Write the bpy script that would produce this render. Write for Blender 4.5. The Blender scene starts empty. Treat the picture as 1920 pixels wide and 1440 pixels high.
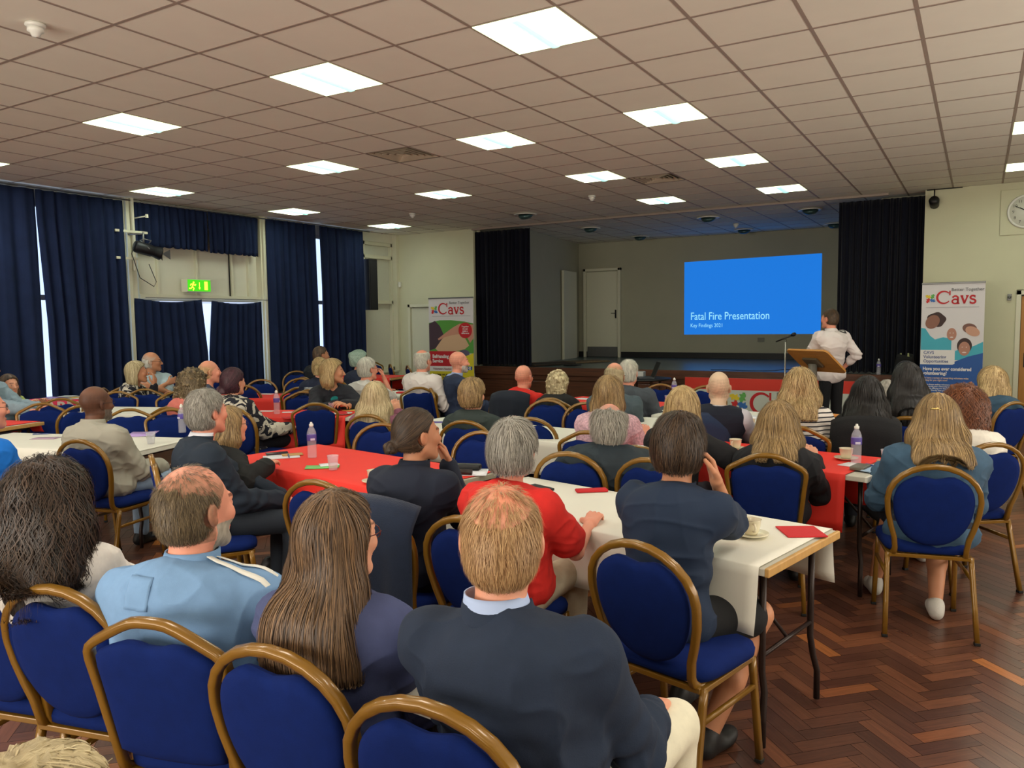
import bpy, bmesh, math, random
import numpy as np
from mathutils import Vector, Matrix
sc = bpy.context.scene
COL = sc.collection
PI = math.pi
R_ = math.radians
random.seed(7)

# ---------------------------------------------------------------- camera
def cam_matrix(yaw, pitch, roll, loc):
    cy, sy = math.cos(yaw), math.sin(yaw)
    fwd = Vector((-sy * math.cos(pitch), cy * math.cos(pitch), math.sin(pitch)))
    r = Vector((cy, sy, 0)); up = r.cross(fwd)
    cr, sr = math.cos(roll), math.sin(roll)
    r2 = cr * r + sr * up; u2 = -sr * r + cr * up
    m = Matrix(((r2.x, u2.x, -fwd.x, loc[0]), (r2.y, u2.y, -fwd.y, loc[1]), (r2.z, u2.z, -fwd.z, loc[2]), (0, 0, 0, 1)))
    return m
cd = bpy.data.cameras.new('camera'); cam = bpy.data.objects.new('camera', cd); COL.objects.link(cam)
cd.sensor_width = 36.0; cd.lens = 27.417; cd.clip_start = 0.05; cd.clip_end = 100
cam.matrix_world = cam_matrix(0.538808, -0.0807477, -0.01307965, (0, 0, 1.66))
sc.camera = cam
CEIL = 3.479

# ---------------------------------------------------------------- world, exposure, unseen lamps
w = bpy.data.worlds.new('world'); sc.world = w; w.use_nodes = True
w.node_tree.nodes['Background'].inputs[0].default_value = (0.62, 0.74, 1.0, 1)
w.node_tree.nodes['Background'].inputs[1].default_value = 1.0
sc.view_settings.view_transform = 'Standard'; sc.view_settings.look = 'None'
sc.view_settings.exposure = 0.06; sc.view_settings.gamma = 1.0; sc.view_settings.use_curve_mapping = False
sc.cycles.max_bounces = 7; sc.cycles.diffuse_bounces = 4; sc.cycles.glossy_bounces = 3
sc.cycles.transmission_bounces = 6; sc.cycles.transparent_max_bounces = 8
sc.cycles.caustics_reflective = False; sc.cycles.caustics_refractive = False
sc.cycles.sample_clamp_indirect = 3.0
LAMP_E = 14.0
def area(name, loc, rot, sx, sy, power, col):
    ld = bpy.data.lights.new(name, 'AREA'); ld.shape = 'RECTANGLE'; ld.size = sx; ld.size_y = sy
    ld.energy = power; ld.color = col
    o = bpy.data.objects.new(name, ld); COL.objects.link(o); o.location = loc; o.rotation_euler = rot
    return o
# ceiling lamps of the same grid that hang outside the frame (beside and behind the camera)
TU = lambda u: (u - 4.6187) * 0.6 * 0.99636
TV = lambda v: (v + 6.9521) * 0.6
for u, v in [(0, -4), (-3, -4), (-7, -4), (-12, -4), (5, 4), (5, 0), (5, -4), (-3, -8), (5, -8), (-7, -8), (-12, 0)]:
    area('ceiling_lamp_light', (TU(u + .5), TV(v + .5), CEIL - .02), (0, 0, 0),   .58, .58, 18.0, (1.0, .96, .86))
# added fill lights out of view, tilted up to brighten ceiling and room
area('fill_light', (-3.5, -3.3, 1.9), (R_(112), 0, 0), 7.0, 2.0, 370.0, (1.0, .93, .84))
area('fill_light', (3.7, 4.5, 1.6), (R_(120), 0, R_(90)), 9.0, 1.8, 235.0, (1.0, .93, .84))

# ---------------------------------------------------------------- materials
def lin(c):
    def f(v):
        v = v / 255.0
        return v / 12.92 if v <= .04045 else ((v + .055) / 1.055) ** 2.4
    return (f(c[0]), f(c[1]), f(c[2]), 1.0)
MATS = {}
def mat(name, col, rough=.6, metal=0.0, spec=.5, noise=0.0, nscale=30.0, bump=0.0, bscale=200.0, emit=None, estr=1.0,
        attr=None, trans=0.0, ior=1.45, stretch=None, sheen=0.0, coat=0.0, wave=None, alpha=1.0):
    if name in MATS: return MATS[name]
    m = bpy.data.materials.new(name); m.use_nodes = True; nt = m.node_tree; N = nt.nodes; L = nt.links
    b = N['Principled BSDF']; c = lin(col)
    b.inputs['Base Color'].default_value = c; b.inputs['Roughness'].default_value = rough
    b.inputs['Metallic'].default_value = metal; b.inputs['Specular IOR Level'].default_value = spec
    b.inputs['Transmission Weight'].default_value = trans; b.inputs['IOR'].default_value = ior
    b.inputs['Sheen Weight'].default_value = sheen; b.inputs['Coat Weight'].default_value = coat; b.inputs['Alpha'].default_value = alpha
    if emit is not None:
        b.inputs['Emission Color'].default_value = lin(emit); b.inputs['Emission Strength'].default_value = estr
    tc = N.new('ShaderNodeTexCoord'); mp = N.new('ShaderNodeMapping'); L.new(tc.outputs['Object'], mp.inputs[0])
    if stretch: mp.inputs['Scale'].default_value = stretch
    cur = None
    if attr:
        at = N.new('ShaderNodeAttribute'); at.attribute_name = attr
        mx = N.new('ShaderNodeMix'); mx.data_type = 'RGBA'; mx.blend_type = 'MULTIPLY'; mx.inputs[0].default_value = 1.0
        mx.inputs[6].default_value = c; L.new(at.outputs['Color'], mx.inputs[7]); cur = mx.outputs[2]
    if noise:
        n = N.new('ShaderNodeTexNoise'); n.inputs['Scale'].default_value = nscale; n.inputs['Detail'].default_value = 4
        L.new(mp.outputs[0], n.inputs['Vector'])
        r = N.new('ShaderNodeMapRange'); r.inputs[1].default_value = .3; r.inputs[2].default_value = .7
        r.inputs[3].default_value = 1 - noise; r.inputs[4].default_value = 1 + noise; L.new(n.outputs[0], r.inputs[0])
        mx = N.new('ShaderNodeMix'); mx.data_type = 'RGBA'; mx.blend_type = 'MULTIPLY'; mx.inputs[0].default_value = 1.0
        if cur: L.new(cur, mx.inputs[6])
        else: mx.inputs[6].default_value = c
        L.new(r.outputs[0], mx.inputs[7]); cur = mx.outputs[2]
    if cur: L.new(cur, b.inputs['Base Color'])
    if bump:
        n = N.new('ShaderNodeTexNoise'); n.inputs['Scale'].default_value = bscale; n.inputs['Detail'].default_value = 3
        L.new(mp.outputs[0], n.inputs['Vector'])
        bp = N.new('ShaderNodeBump'); bp.inputs['Strength'].default_value = bump; bp.inputs['Distance'].default_value = .004
        L.new(n.outputs[0], bp.inputs['Height']); L.new(bp.outputs[0], b.inputs['Normal'])
    MATS[name] = m
    return m

# ---------------------------------------------------------------- mesh helpers
class MB:
    def __init__(s): s.v = []; s.f = []; s.m = []; s.cur = 0; s.smooth = []
    def add(s, vs, fs, smooth=True):
        b = len(s.v); s.v += [tuple(v) for v in vs]
        for f in fs: s.f.append(tuple(i + b for i in f)); s.m.append(s.cur); s.smooth.append(smooth)
        return s
    def box(s, c, d, M=None, bev=0.0):
        x, y, z = d[0] / 2, d[1] / 2, d[2] / 2
        if bev:
            bm = bmesh.new(); bmesh.ops.create_cube(bm, size=1)
            for v in bm.verts: v.co = Vector((v.co.x * d[0], v.co.y * d[1], v.co.z * d[2]))
            bmesh.ops.bevel(bm, geom=bm.edges[:], offset=bev, segments=2, affect='EDGES', profile=.5)
            bm.verts.index_update()
            vs = [v.co.copy() for v in bm.verts]; fs = [[v.index for v in f.verts] for f in bm.faces]; bm.free(); sm = False
        else:
            vs = [Vector((sx * x, sy * y, sz * z)) for sx in (-1, 1) for sy in (-1, 1) for sz in (-1, 1)]
            fs = [(0, 1, 3, 2), (4, 6, 7, 5), (0, 4, 5, 1), (2, 3, 7, 6), (0, 2, 6, 4), (1, 5, 7, 3)]; sm = False
        C = Vector(c)
        vs = [(M @ v if M else v) + C for v in vs]
        return s.add(vs, fs, sm)
    def tube(s, pts, r, n=8, closed=False, caps=True, up=(0, 0, 1), sq=None):
        P = [Vector(p) for p in pts]; k = len(P); rs = r if isinstance(r, (list, tuple)) else [r] * k
        vs = []; N0 = None
        for i, p in enumerate(P):
            if closed: t = P[(i + 1) % k] - P[i - 1]
            else: t = P[min(i + 1, k - 1)] - P[max(i - 1, 0)]
            t = t.normalized() if t.length > 1e-9 else Vector((0, 0, 1))
            if N0 is None:
                a = Vector(up)
                if abs(a.dot(t)) > .95: a = Vector((1, 0, 0))
                N0 = (a - t * a.dot(t)).normalized()
            else:
                N0 = (N0 - t * N0.dot(t)); N0 = N0.normalized() if N0.length > 1e-6 else t.orthogonal().normalized()
            B = t.cross(N0)
            for j in range(n):
                an = 2 * PI * (j + .5) / n; cx, cyy = math.cos(an), math.sin(an)
                if sq:
                    e = .45; cx = math.copysign(abs(cx) ** e, cx) * sq[0]; cyy = math.copysign(abs(cyy) ** e, cyy) * sq[1]
                vs.append(p + (N0 * cx + B * cyy) * rs[i])
        fs = []
        for i in range(k if closed else k - 1):
            a = i * n; b = ((i + 1) % k) * n
            for j in range(n): fs.append((a + j, a + (j + 1) % n, b + (j + 1) % n, b + j))
        if caps and not closed: fs.append(tuple(reversed(range(n)))); fs.append(tuple(range((k - 1) * n, k * n)))
        return s.add(vs, fs)
    def lathe(s, prof, n=24, c=(0, 0, 0), M=None):
        vs = []; fs = []; C = Vector(c)
        for r, z in prof:
            for j in range(n):
                a = 2 * PI * j / n; v = Vector((r * math.cos(a), r * math.sin(a), z)); vs.append((M @ v if M else v) + C)
        for i in range(len(prof) - 1):
            for j in range(n): fs.append((i * n + j, i * n + (j + 1) % n, (i + 1) * n + (j + 1) % n, (i + 1) * n + j))
        if prof[0][0] > 1e-6: fs.append(tuple(reversed(range(n))))
        if prof[-1][0] > 1e-6: fs.append(tuple(range((len(prof) - 1) * n, len(prof) * n)))
        return s.add(vs, fs)
    def prism(s, poly, d0, d1, axis='y', M=None, c=(0, 0, 0)):
        C = Vector(c); vs = []
        for d in (d0, d1):
            for a, b in poly:
                v = Vector((a, d, b)) if axis == 'y' else (Vector((a, b, d)) if axis == 'z' else Vector((d, a, b)))
                vs.append((M @ v if M else v) + C)
        n = len(poly); fs = [tuple(reversed(range(n))), tuple(range(n, 2 * n))] + [(i, (i + 1) % n, n + (i + 1) % n, n + i) for i in range(n)]
        return s.add(vs, fs, False)
    def grid(s, fn, nu, nv, smooth=True, flip=False):
        vs = [fn(i / nu, j / nv) for i in range(nu + 1) for j in range(nv + 1)]
        q = lambda i, j: i * (nv + 1) + j
        fs = [(q(i, j), q(i + 1, j), q(i + 1, j + 1), q(i, j + 1)) for i in range(nu) for j in range(nv)]
        if flip: fs = [tuple(reversed(f)) for f in fs]
        return s.add(vs, fs, smooth)
    def sheet(s, fn, nu, nv, th):
        """closed thin sheet around a parametric surface"""
        P = [[Vector(fn(i / nu, j / nv)) for j in range(nv + 1)] for i in range(nu + 1)]
        def nrm(i, j):
            a = P[min(i + 1, nu)][j] - P[max(i - 1, 0)][j]; b = P[i][min(j + 1, nv)] - P[i][max(j - 1, 0)]
            n = a.cross(b); return n.normalized() if n.length > 1e-12 else Vector((0, 0, 1))
        A = []; B = []
        for i in range(nu + 1):
            for j in range(nv + 1):
                n = nrm(i, j); A.append(P[i][j] + n * th / 2); B.append(P[i][j] - n * th / 2)
        q = lambda i, j: i * (nv + 1) + j; o = len(A); fs = []
        for i in range(nu):
            for j in range(nv):
                fs.append((q(i, j), q(i + 1, j), q(i + 1, j + 1), q(i, j + 1)))
                fs.append((o + q(i, j + 1), o + q(i + 1, j + 1), o + q(i + 1, j), o + q(i, j)))
        ring = [q(i, 0) for i in range(nu + 1)] + [q(nu, j) for j in range(1, nv + 1)] + [q(i, nv) for i in range(nu - 1, -1, -1)] + [q(0, j) for j in range(nv - 1, 0, -1)]
        for a, b in zip(ring, ring[1:] + ring[:1]): fs.append((b, a, o + a, o + b))
        return s.add(A + B, fs)
    def mesh(s, name, mats):
        me = bpy.data.meshes.new(name); me.from_pydata([tuple(v) for v in s.v], [], s.f)
        for m in (mats if isinstance(mats, (list, tuple)) else [mats]): me.materials.append(m)
        me.polygons.foreach_set('material_index', s.m); me.polygons.foreach_set('use_smooth', s.smooth); me.update()
        return me
    def build(s, name, mats, parent=None, loc=None, rotz=None):
        o = bpy.data.objects.new(name, s.mesh(name, mats)); COL.objects.link(o)
        if parent: o.parent = parent
        if loc is not None: o.location = loc
        if rotz is not None: o.rotation_euler = (0, 0, rotz)
        return o
def tag(o, label=None, cat=None, group=None, kind=None):
    if label: o['label'] = label
    if cat: o['category'] = cat
    if group: o['group'] = group
    if kind: o['kind'] = kind
    return o
def struct(o): o['kind'] = 'structure'; return o
def empty(name, loc, rz=0.0, label=None, cat=None, group=None):
    o = bpy.data.objects.new(name, None); COL.objects.link(o); o.location = loc; o.rotation_euler = (0, 0, rz)
    o.empty_display_size = .1
    return tag(o, label, cat, group)
KIDS = {}
def link_children(root):
    return [o for o in bpy.data.objects if o.parent == root]
def copy_tree(o, loc=None, rz=None, label=None, group=None, parent=None):
    kids = link_children(o)
    c = o.copy(); COL.objects.link(c); c.parent = parent
    if loc is not None: c.location = loc
    if rz is not None: c.rotation_euler = (0, 0, rz)
    if label: c['label'] = label
    if group: c['group'] = group
    for k in kids: copy_tree(k, parent=c)
    return c
def text_obj(name, body, size, m, parent, loc, rot=(R_(90), 0, 0), align='LEFT', extrude=.0006, bold=0.0, spacing=1.0, sx=1.0, line=1.0):
    cu = bpy.data.curves.new(name, 'FONT'); cu.body = body; cu.size = size; cu.align_x = align; cu.extrude = extrude
    cu.offset = bold; cu.space_character = spacing; cu.resolution_u = 3; cu.space_line = line
    t = bpy.data.objects.new(name, cu); COL.objects.link(t)
    dg = bpy.context.evaluated_depsgraph_get(); dg.update()
    me = bpy.data.meshes.new_from_object(t.evaluated_get(dg)); me.name = name
    bpy.data.objects.remove(t); bpy.data.curves.remove(cu)
    if sx != 1.0:
        for v in me.vertices: v.co.x *= sx
    me.materials.clear(); me.materials.append(m)
    o = bpy.data.objects.new(name, me); COL.objects.link(o); o.parent = parent; o.location = loc; o.rotation_euler = rot
    return o
def rot2(p, a): return (p[0] * math.cos(a) - p[1] * math.sin(a), p[0] * math.sin(a) + p[1] * math.cos(a))

# ================================================================ materials of the room
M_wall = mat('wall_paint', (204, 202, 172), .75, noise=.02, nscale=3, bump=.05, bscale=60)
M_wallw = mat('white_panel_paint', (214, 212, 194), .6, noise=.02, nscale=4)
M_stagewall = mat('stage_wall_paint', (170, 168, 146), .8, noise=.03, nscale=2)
M_tile = mat('ceiling_tile', (232, 227, 212), .9, noise=.015, nscale=5, bump=.08, bscale=400)
M_tbar = mat('ceiling_grid_metal', (156, 140, 128), .6)
M_white = mat('white_gloss', (225, 224, 215), .35)
M_frame = mat('cream_woodwork', (214, 212, 188), .45)
M_curt = mat('navy_curtain_cloth', (24, 35, 64), .9, spec=.2, noise=.12, nscale=6, bump=.15, bscale=300)
M_velvet = mat('dark_velvet', (12, 14, 27), .9, spec=.2, noise=.15, nscale=8, bump=.15, bscale=200, sheen=.1)
M_black = mat('black_plastic', (18, 18, 20), .45)
M_dkmetal = mat('dark_metal', (38, 38, 40), .45, metal=.6)
M_grey = mat('grey_metal', (120, 120, 118), .4, metal=.7)
M_wood_dark = mat('stage_front_wood', (84, 48, 28), .45, noise=.35, nscale=6, stretch=(.35, 1, 6), coat=.15)
M_wood_door = mat('oak_veneer', (176, 122, 52), .45, noise=.1, nscale=5, stretch=(8, 8, .6))
M_stagefloor = mat('stage_floor_paint', (70, 92, 94), .28, noise=.12, nscale=3)

# ---------------------------------------------------------------- floor: herringbone parquet
def parquet():
    L, W = .28, .07
    x0, x1, y0, y1 = -10.6, 4.0, -3.6, 13.0
    vs = []; fs = []; uv = []; tone = []
    rnd = random.Random(11)
    c45 = math.cos(PI / 4); k = int(round(L / W))
    # herringbone on a rotated lattice (a,b): horizontal block at (i*W + j*L ...)
    n = int(20 / W)
    g = .0011
    for j in range(-n // k - 8, n // k + 8):
        for i in range(-n, n):
            for o in (0, 1):
                if o == 0: a0, b0, da, db = i * W + j * 2 * L * 0 , 0, L, W
                # lattice vectors of a herringbone: (W,W) and (2L,0)-> use (L,-L)
                a = i * W + j * L; b = i * W - j * L
                if o == 0: a0, b0, da, db = a, b, L, W
                else: a0, b0, da, db = a, b + W, W, L
                ca, cb = a0 + da / 2, b0 + db / 2
                cx = (ca * c45 - cb * c45) - 3.3; cy = (ca * c45 + cb * c45) + 4.7
                if cx < x0 - .15 or cx > x1 + .15 or cy < y0 - .15 or cy > y1 + .15: continue
                q = []
                for (u, v) in ((g, g), (da - g, g), (da - g, db - g), (g, db - g)):
                    A = a0 + u; B = b0 + v
                    px = (A * c45 - B * c45) - 3.3; py = (A * c45 + B * c45) + 4.7
                    q.append((min(max(px, x0), x1), min(max(py, y0), y1), 0.0))
                s = len(vs); vs += q; fs.append((s, s + 1, s + 2, s + 3))
                ru, rv = rnd.random() * 50, rnd.random() * 50
                if o == 0: uv += [(ru, rv), (ru + L, rv), (ru + L, rv + W), (ru, rv + W)]
                else: uv += [(ru, rv), (ru, rv + W), (ru + L, rv + W), (ru + L, rv)]
                t = rnd.random(); tone.append(t)
    me = bpy.data.meshes.new('floor'); me.from_pydata(vs, [], fs)
    ul = me.uv_layers.new(name='UVMap'); ul.data.foreach_set('uv', [c for p in uv for c in p])
    ca = me.color_attributes.new('tone', 'FLOAT_COLOR', 'CORNER')
    ca.data.foreach_set('color', [c for t in tone for _ in range(4) for c in (t, t, t, 1)])
    m = bpy.data.materials.new('parquet_wood'); m.use_nodes = True; nt = m.node_tree; N = nt.nodes; Lk = nt.links; b = N['Principled BSDF']
    at = N.new('ShaderNodeAttribute'); at.attribute_name = 'tone'
    cr = N.new('ShaderNodeValToRGB'); e = cr.color_ramp.elements
    e[0].position = 0; e[0].color = lin((74, 46, 36)); e[1].position = 1.0; e[1].color = lin((190, 120, 60))
    for p, c in ((.3, (86, 54, 42)), (.6, (98, 62, 46)), (.86, (112, 70, 50)), (.96, (132, 80, 50)), (.99, (160, 98, 54))):
        x = e.new(p); x.color = lin(c)
    Lk.new(at.outputs['Color'], cr.inputs[0])
    um = N.new('ShaderNodeUVMap'); mp = N.new('ShaderNodeMapping'); mp.inputs['Scale'].default_value = (6, 90, 1); Lk.new(um.outputs[0], mp.inputs[0])
    nz = N.new('ShaderNodeTexNoise'); nz.inputs['Scale'].default_value = 1.0; nz.inputs['Detail'].default_value = 5; Lk.new(mp.outputs[0], nz.inputs['Vector'])
    mr = N.new('ShaderNodeMapRange'); mr.inputs[1].default_value = .3; mr.inputs[2].default_value = .7; mr.inputs[3].default_value = .72; mr.inputs[4].default_value = 1.22; Lk.new(nz.outputs[0], mr.inputs[0])
    mx = N.new('ShaderNodeMix'); mx.data_type = 'RGBA'; mx.blend_type = 'MULTIPLY'; mx.inputs[0].default_value = 1; Lk.new(cr.outputs[0], mx.inputs[6]); Lk.new(mr.outputs[0], mx.inputs[7])
    Lk.new(mx.outputs[2], b.inputs['Base Color'])
    tc = N.new('ShaderNodeTexCoord'); n2 = N.new('ShaderNodeTexNoise'); n2.inputs['Scale'].default_value = 1.3; n2.inputs['Detail'].default_value = 4; Lk.new(tc.outputs['Object'], n2.inputs['Vector'])
    m2 = N.new('ShaderNodeMapRange'); m2.inputs[3].default_value = .2; m2.inputs[4].default_value = .42; Lk.new(n2.outputs[0], m2.inputs[0]); Lk.new(m2.outputs[0], b.inputs['Roughness'])
    me.materials.append(m)
    o = bpy.data.objects.new('floor', me); COL.objects.link(o); return struct(o)
parquet()
b_ = MB(); b_.box((-3.3, 4.7, -.06), (15.2, 17.0, .118)); struct(b_.build('floor_base', mat('floor_seam', (30, 18, 14), .8)))

# ---------------------------------------------------------------- ceiling: tiles, grid bars, lamps recessed
LIGHTS = [(0, 0), (0, 4), (0, 8), (0, 12), (-3, 0), (-3, 4), (-3, 8), (-3, 12), (-7, 0), (-7, 4), (-7, 8), (-12, 4), (-12, 8), (-12, 12), (5, 8), (5, 12), (-7, 12)]
LIGHTS = [l for l in LIGHTS if l != (-7, 12)] + [(-12, 0)]
VENTS = [(-5, 4), (-2, 9)]
UMIN, UMAX = -13, 11
def ceiling():
    mb = MB(); g = .011; ts = .6 * .99636
    ulo, uhi = -13.1, 11.2
    for u in range(-14, 12):
        for v in range(-14, 22):
            if (u, v) in LIGHTS or (u, v) in VENTS: continue
            X0, X1, Y0, Y1 = TU(u) + g, TU(u + 1) - g, TV(v) + g, TV(v + 1) - g
            X0 = max(X0, -10.62); X1 = min(X1, 4.0); 
            if X1 - X0 < .02 or Y1 < -3.6 or Y0 > 17.2: continue
            Y0 = max(Y0, -3.6); Y1 = min(Y1, 17.2)
            if Y0 > 13.3 and (X0 < -9.1 or X1 > -.2): continue
            if v == 14 : pass
            mb.box(((X0 + X1) / 2, (Y0 + Y1) / 2, CEIL + .011), (X1 - X0, Y1 - Y0, .016))
    struct(mb.build('ceiling', M_tile))
    mb = MB()
    for u in range(-13, 12):
        mb.box((TU(u), 6.8, CEIL + .006), (.022, 20.8, .012))
    for v in range(-10, 22):
        if TV(v) < -3.6: continue
        mb.box((-3.3, TV(v), CEIL + .0057), (14.6, .022, .0115))
    struct(mb.build('ceiling_grid', M_tbar))
    mb = MB(); mb.box((-3.3, 6.8, CEIL + .3), (15.2, 21.2, .05)); struct(mb.build('ceiling_slab', M_stagewall))
ceiling()

M_lamp = mat('lamp_diffuser', (240, 250, 240), .5, emit=(246, 255, 240), estr=LAMP_E)
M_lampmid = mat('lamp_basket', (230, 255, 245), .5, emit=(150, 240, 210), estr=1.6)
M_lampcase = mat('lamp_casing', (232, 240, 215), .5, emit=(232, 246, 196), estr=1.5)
def make_lamp():
    r = empty('ceiling_light', (0, 0, 0))
    s = .285
    mb = MB()
    for sx in (-1, 1):
        mb.box((sx * s, 0, .045), (.012, .582, .1)); mb.box((0, sx * s, .045), (.582, .012, .1))
    mb.box((0, 0, .1), (.582, .582, .01)); mb.build('housing', M_lampcase, r)
    mb = MB(); mb.box((-.175, 0, .035), (.2, .55, .012)); mb.build('diffuser', M_lamp, r)
    mb = MB(); mb.box((.175, 0, .035), (.2, .55, .012)); mb.build('diffuser', M_lamp, r)
    mb = MB()
    mb.prism([(math.cos(a) * .068, -.0 + math.sin(a) * .05 + .03) for a in [PI + PI * i / 10 for i in range(11)]], -.27, .27, 'y')
    mb.build('basket', M_lampmid, r)
    return r
lamp0 = make_lamp()
rowname = {0: 'first', 4: 'second', 8: 'third', 12: 'fourth'}
colname = {0: 'right-hand run', -3: 'second run from the right', -7: 'third run from the right', -12: 'left-hand run by the curtains', 5: 'run nearest the clock wall'}
LAB = {}
for i, (u, v) in enumerate(LIGHTS):
    lb = 'square recessed ceiling light, %s from the camera in the %s' % (rowname[v], colname[u])
    loc = (TU(u + .5), TV(v + .5), CEIL)
    if i == 0: o = lamp0; o.location = loc; tag(o, lb, 'ceiling light', 'recessed ceiling lights')
    else: o = copy_tree(lamp0, loc, 0, lb, 'recessed ceiling lights')
# air vents
def make_vent(u, v, lb):
    r = empty('ceiling_vent', (TU(u + .5), TV(v + .5), CEIL), 0, lb, 'vent', 'ceiling air vents')
    mb = MB(); mb.box((0, 0, .12), (.58, .58, .01))
    for sx in (-1, 1):
        mb.box((sx * .29, 0, .06), (.01, .58, .12)); mb.box((0, sx * .29, .06), (.58, .01, .12))
    mb.build('vent_box', M_black, r)
    mb = MB()
    for k in range(5):
        s = .275 - k * .055
        for a in range(4):
            Mx = Matrix.Rotation(a * PI / 2, 3, 'Z')
            vs = [Mx @ Vector(p) for p in ((-s, -s, 0), (s, -s, 0), (s - .017, -s + .017, .03), (-s + .017, -s + .017, .03))]
            vs += [p + Vector((0, 0, .004)) for p in vs]
            mb.add(vs, [(0, 1, 2, 3), (7, 6, 5, 4), (0, 4, 5, 1), (2, 6, 7, 3), (1, 5, 6, 2), (3, 7, 4, 0)], False)
    mb.build('louvre', mat('vent_metal', (176, 158, 136), .5), r)
make_vent(-5, 4, 'square louvred air vent between the second lights of the middle ceiling runs')
make_vent(-2, 9, 'square louvred air vent beside the third lights near the stage')
def make_detector(x, y, lb):
    r = empty('smoke_detector', (x, y, CEIL), 0, lb, 'smoke detector', 'smoke detectors on the ceiling')
    mb = MB(); mb.lathe([(.0, 0), (.055, 0), (.058, -.012), (.05, -.022), (0, -.022)], 20); mb.build('base', M_white, r)
    mb = MB(); mb.lathe([(.045, -.022), (.047, -.045), (.03, -.055), (.022, -.075), (0, -.08)], 20); mb.build('sensor_head', M_white, r)
make_detector(-4.93, 2.71, 'white smoke detector at the top left corner of the ceiling, nearest the camera')
make_detector(-8.21, 10.55, 'small smoke detector on the ceiling near the back left lamp')
make_detector(-4.94, 10.62, 'small white detector on the ceiling in front of the stage')
make_detector(-4.1, 15.4, 'small detector on the ceiling above the stage')
M_eye = mat('eyeball_spotlight', (70, 96, 96), .3, metal=.5)
for k, (x, y, lb) in enumerate([(-6.7, 11.73, 'eyeball downlight in the ceiling in front of the left stage curtain'), (-6.66, 14.25, 'unlit downlight over the front left of the stage'),
               (-4.24, 14.06, 'downlight over the middle front of the stage catching blue light'), (-2.5, 14.09, 'downlight over the front right of the stage'),
               (-4.21, 16.45, 'downlight over the back middle of the stage'), (-2.48, 16.54, 'downlight above the right edge of the blue slide'), (-6.45, 16.37, 'downlight over the back left of the stage')]):
    r = empty('stage_downlight', (x, y, CEIL), 0, lb, 'spotlight', 'unlit downlights by the stage')
    mb = MB(); mb.lathe([(.17, .0), (.2, -.012), (.2, -.02), (.13, -.02), (.13, 0)], 24); mb.build('ring', M_white, r)
    mb = MB(); mb.lathe([(.13, -.004), (.125, -.04), (.09, -.075), (.04, -.085), (0, -.085)], 20, M=Matrix.Rotation(.35, 3, 'X')); mb.build('lens', M_eye, r)

# ---------------------------------------------------------------- walls
def wallbox(name, x0, x1, y0, y1, z0, z1, m):
    mb = MB(); mb.box(((x0 + x1) / 2, (y0 + y1) / 2, (z0 + z1) / 2), (x1 - x0, y1 - y0, z1 - z0)); return struct(mb.build(name, m))
# stage-end wall, left and right of the opening (doors let in)
wallbox('wall_front', -10.8, -10.28, 13.0, 13.15, 0, CEIL, M_wall)
wallbox('wall_front', -10.28, -9.5, 13.0, 13.15, 2.0, CEIL, M_wall)
wallbox('wall_front', -9.5, -8.62, 13.0, 13.06, 0, CEIL, M_wall)
wallbox('wall_front', -.72, .44, 13.0, 13.08, 0, CEIL, M_wall)
wallbox('wall_front', .44, 1.4, 13.0, 13.15, 2.0, CEIL, M_wall)
wallbox('wall_front', 1.4, 4.1, 13.0, 13.15, 0, CEIL, M_wall)
wallbox('wall_right', 4.0, 4.15, -3.7, 13.15, 0, CEIL, M_wall)
wallbox('wall_back', -10.8, 4.15, -3.75, -3.6, 0, CEIL, M_wall)
wallbox('light_stop_front', -10.8, -8.62, 13.2, 13.26, 0, CEIL, M_wall)  # unseen backing added to stop outside light leaking round the doors
wallbox('light_stop_front', -.72, 4.1, 13.6, 13.66, 0, CEIL, M_wall)
wallbox('light_stop_stage', -8.78, -8.71, 13.06, 13.6, 0, CEIL, M_stagewall)  # unseen panels added to close light gaps beside the stage curtains
wallbox('light_stop_stage', -.72, -.6, 13.08, 13.6, 0, CEIL, M_stagewall)
wallbox('light_stop_stage', 1.6, 4.1, 13.15, 13.62, 0, CEIL, M_stagewall)
# baseboards
wallbox('baseboard_front', -.72, .40, 12.975, 12.999, 0, .12, M_frame)
wallbox('baseboard_front', 1.46, 4.0, 12.975, 12.999, 0, .12, M_frame)
# doors
def door(name, x0, x1, y, z0, z1, leaf, handle_side, kick=False):
    r = empty(name, ((x0 + x1) / 2, y, z0)); struct(r); w2 = (x1 - x0) / 2; h = z1 - z0
    mb = MB()
    for s in (-1, 1): mb.box((s * (w2 - .03), 0, h / 2), (.06, .1, h), bev=.004)
    mb.box((0, 0, h - .03), (2 * w2, .1, .06), bev=.004); mb.build('door_frame', M_frame, r)
    mb = MB(); mb.box((0, .02, (h - .07) / 2), (2 * w2 - .13, .04, h - .09), bev=.003); mb.build('door_leaf', leaf, r)
    mb = MB(); hx = handle_side * (w2 - .13); mb.box((hx, -.008, 1.02), (.035, .012, .2), bev=.003)
    mb.tube([(hx, -.01, 1.04), (hx, -.05, 1.04), (hx - handle_side * .1, -.05, 1.04)], .008); mb.build('handle', M_dkmetal, r)
    if kick: mb = MB(); mb.box((0, -.004, .13), (2 * w2 - .17, .006, .24)); mb.build('kick_plate', M_grey, r)
    return r
door('door_1', .44, 1.4, 13.02, 0, 1.99, M_wood_door, -1)
door('door_2', -10.28, -9.5, 13.02, 0, 2.03, M_frame, 1)
door('door_3', -8.17, -7.22, 17.1, .77, 2.87, M_frame, 1, kick=True)
mb = MB(); mb.tube([(0.36, 12.99, 1.9), (0.36, 12.95, 1.9)], .022, 12); mb.box((.36, 12.985, 1.9), (.05, .03, .09), bev=.004)
tag(mb.build('door_closer_sensor', M_grey), 'small grey sensor on the wall left of the wooden door', 'sensor')

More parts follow.
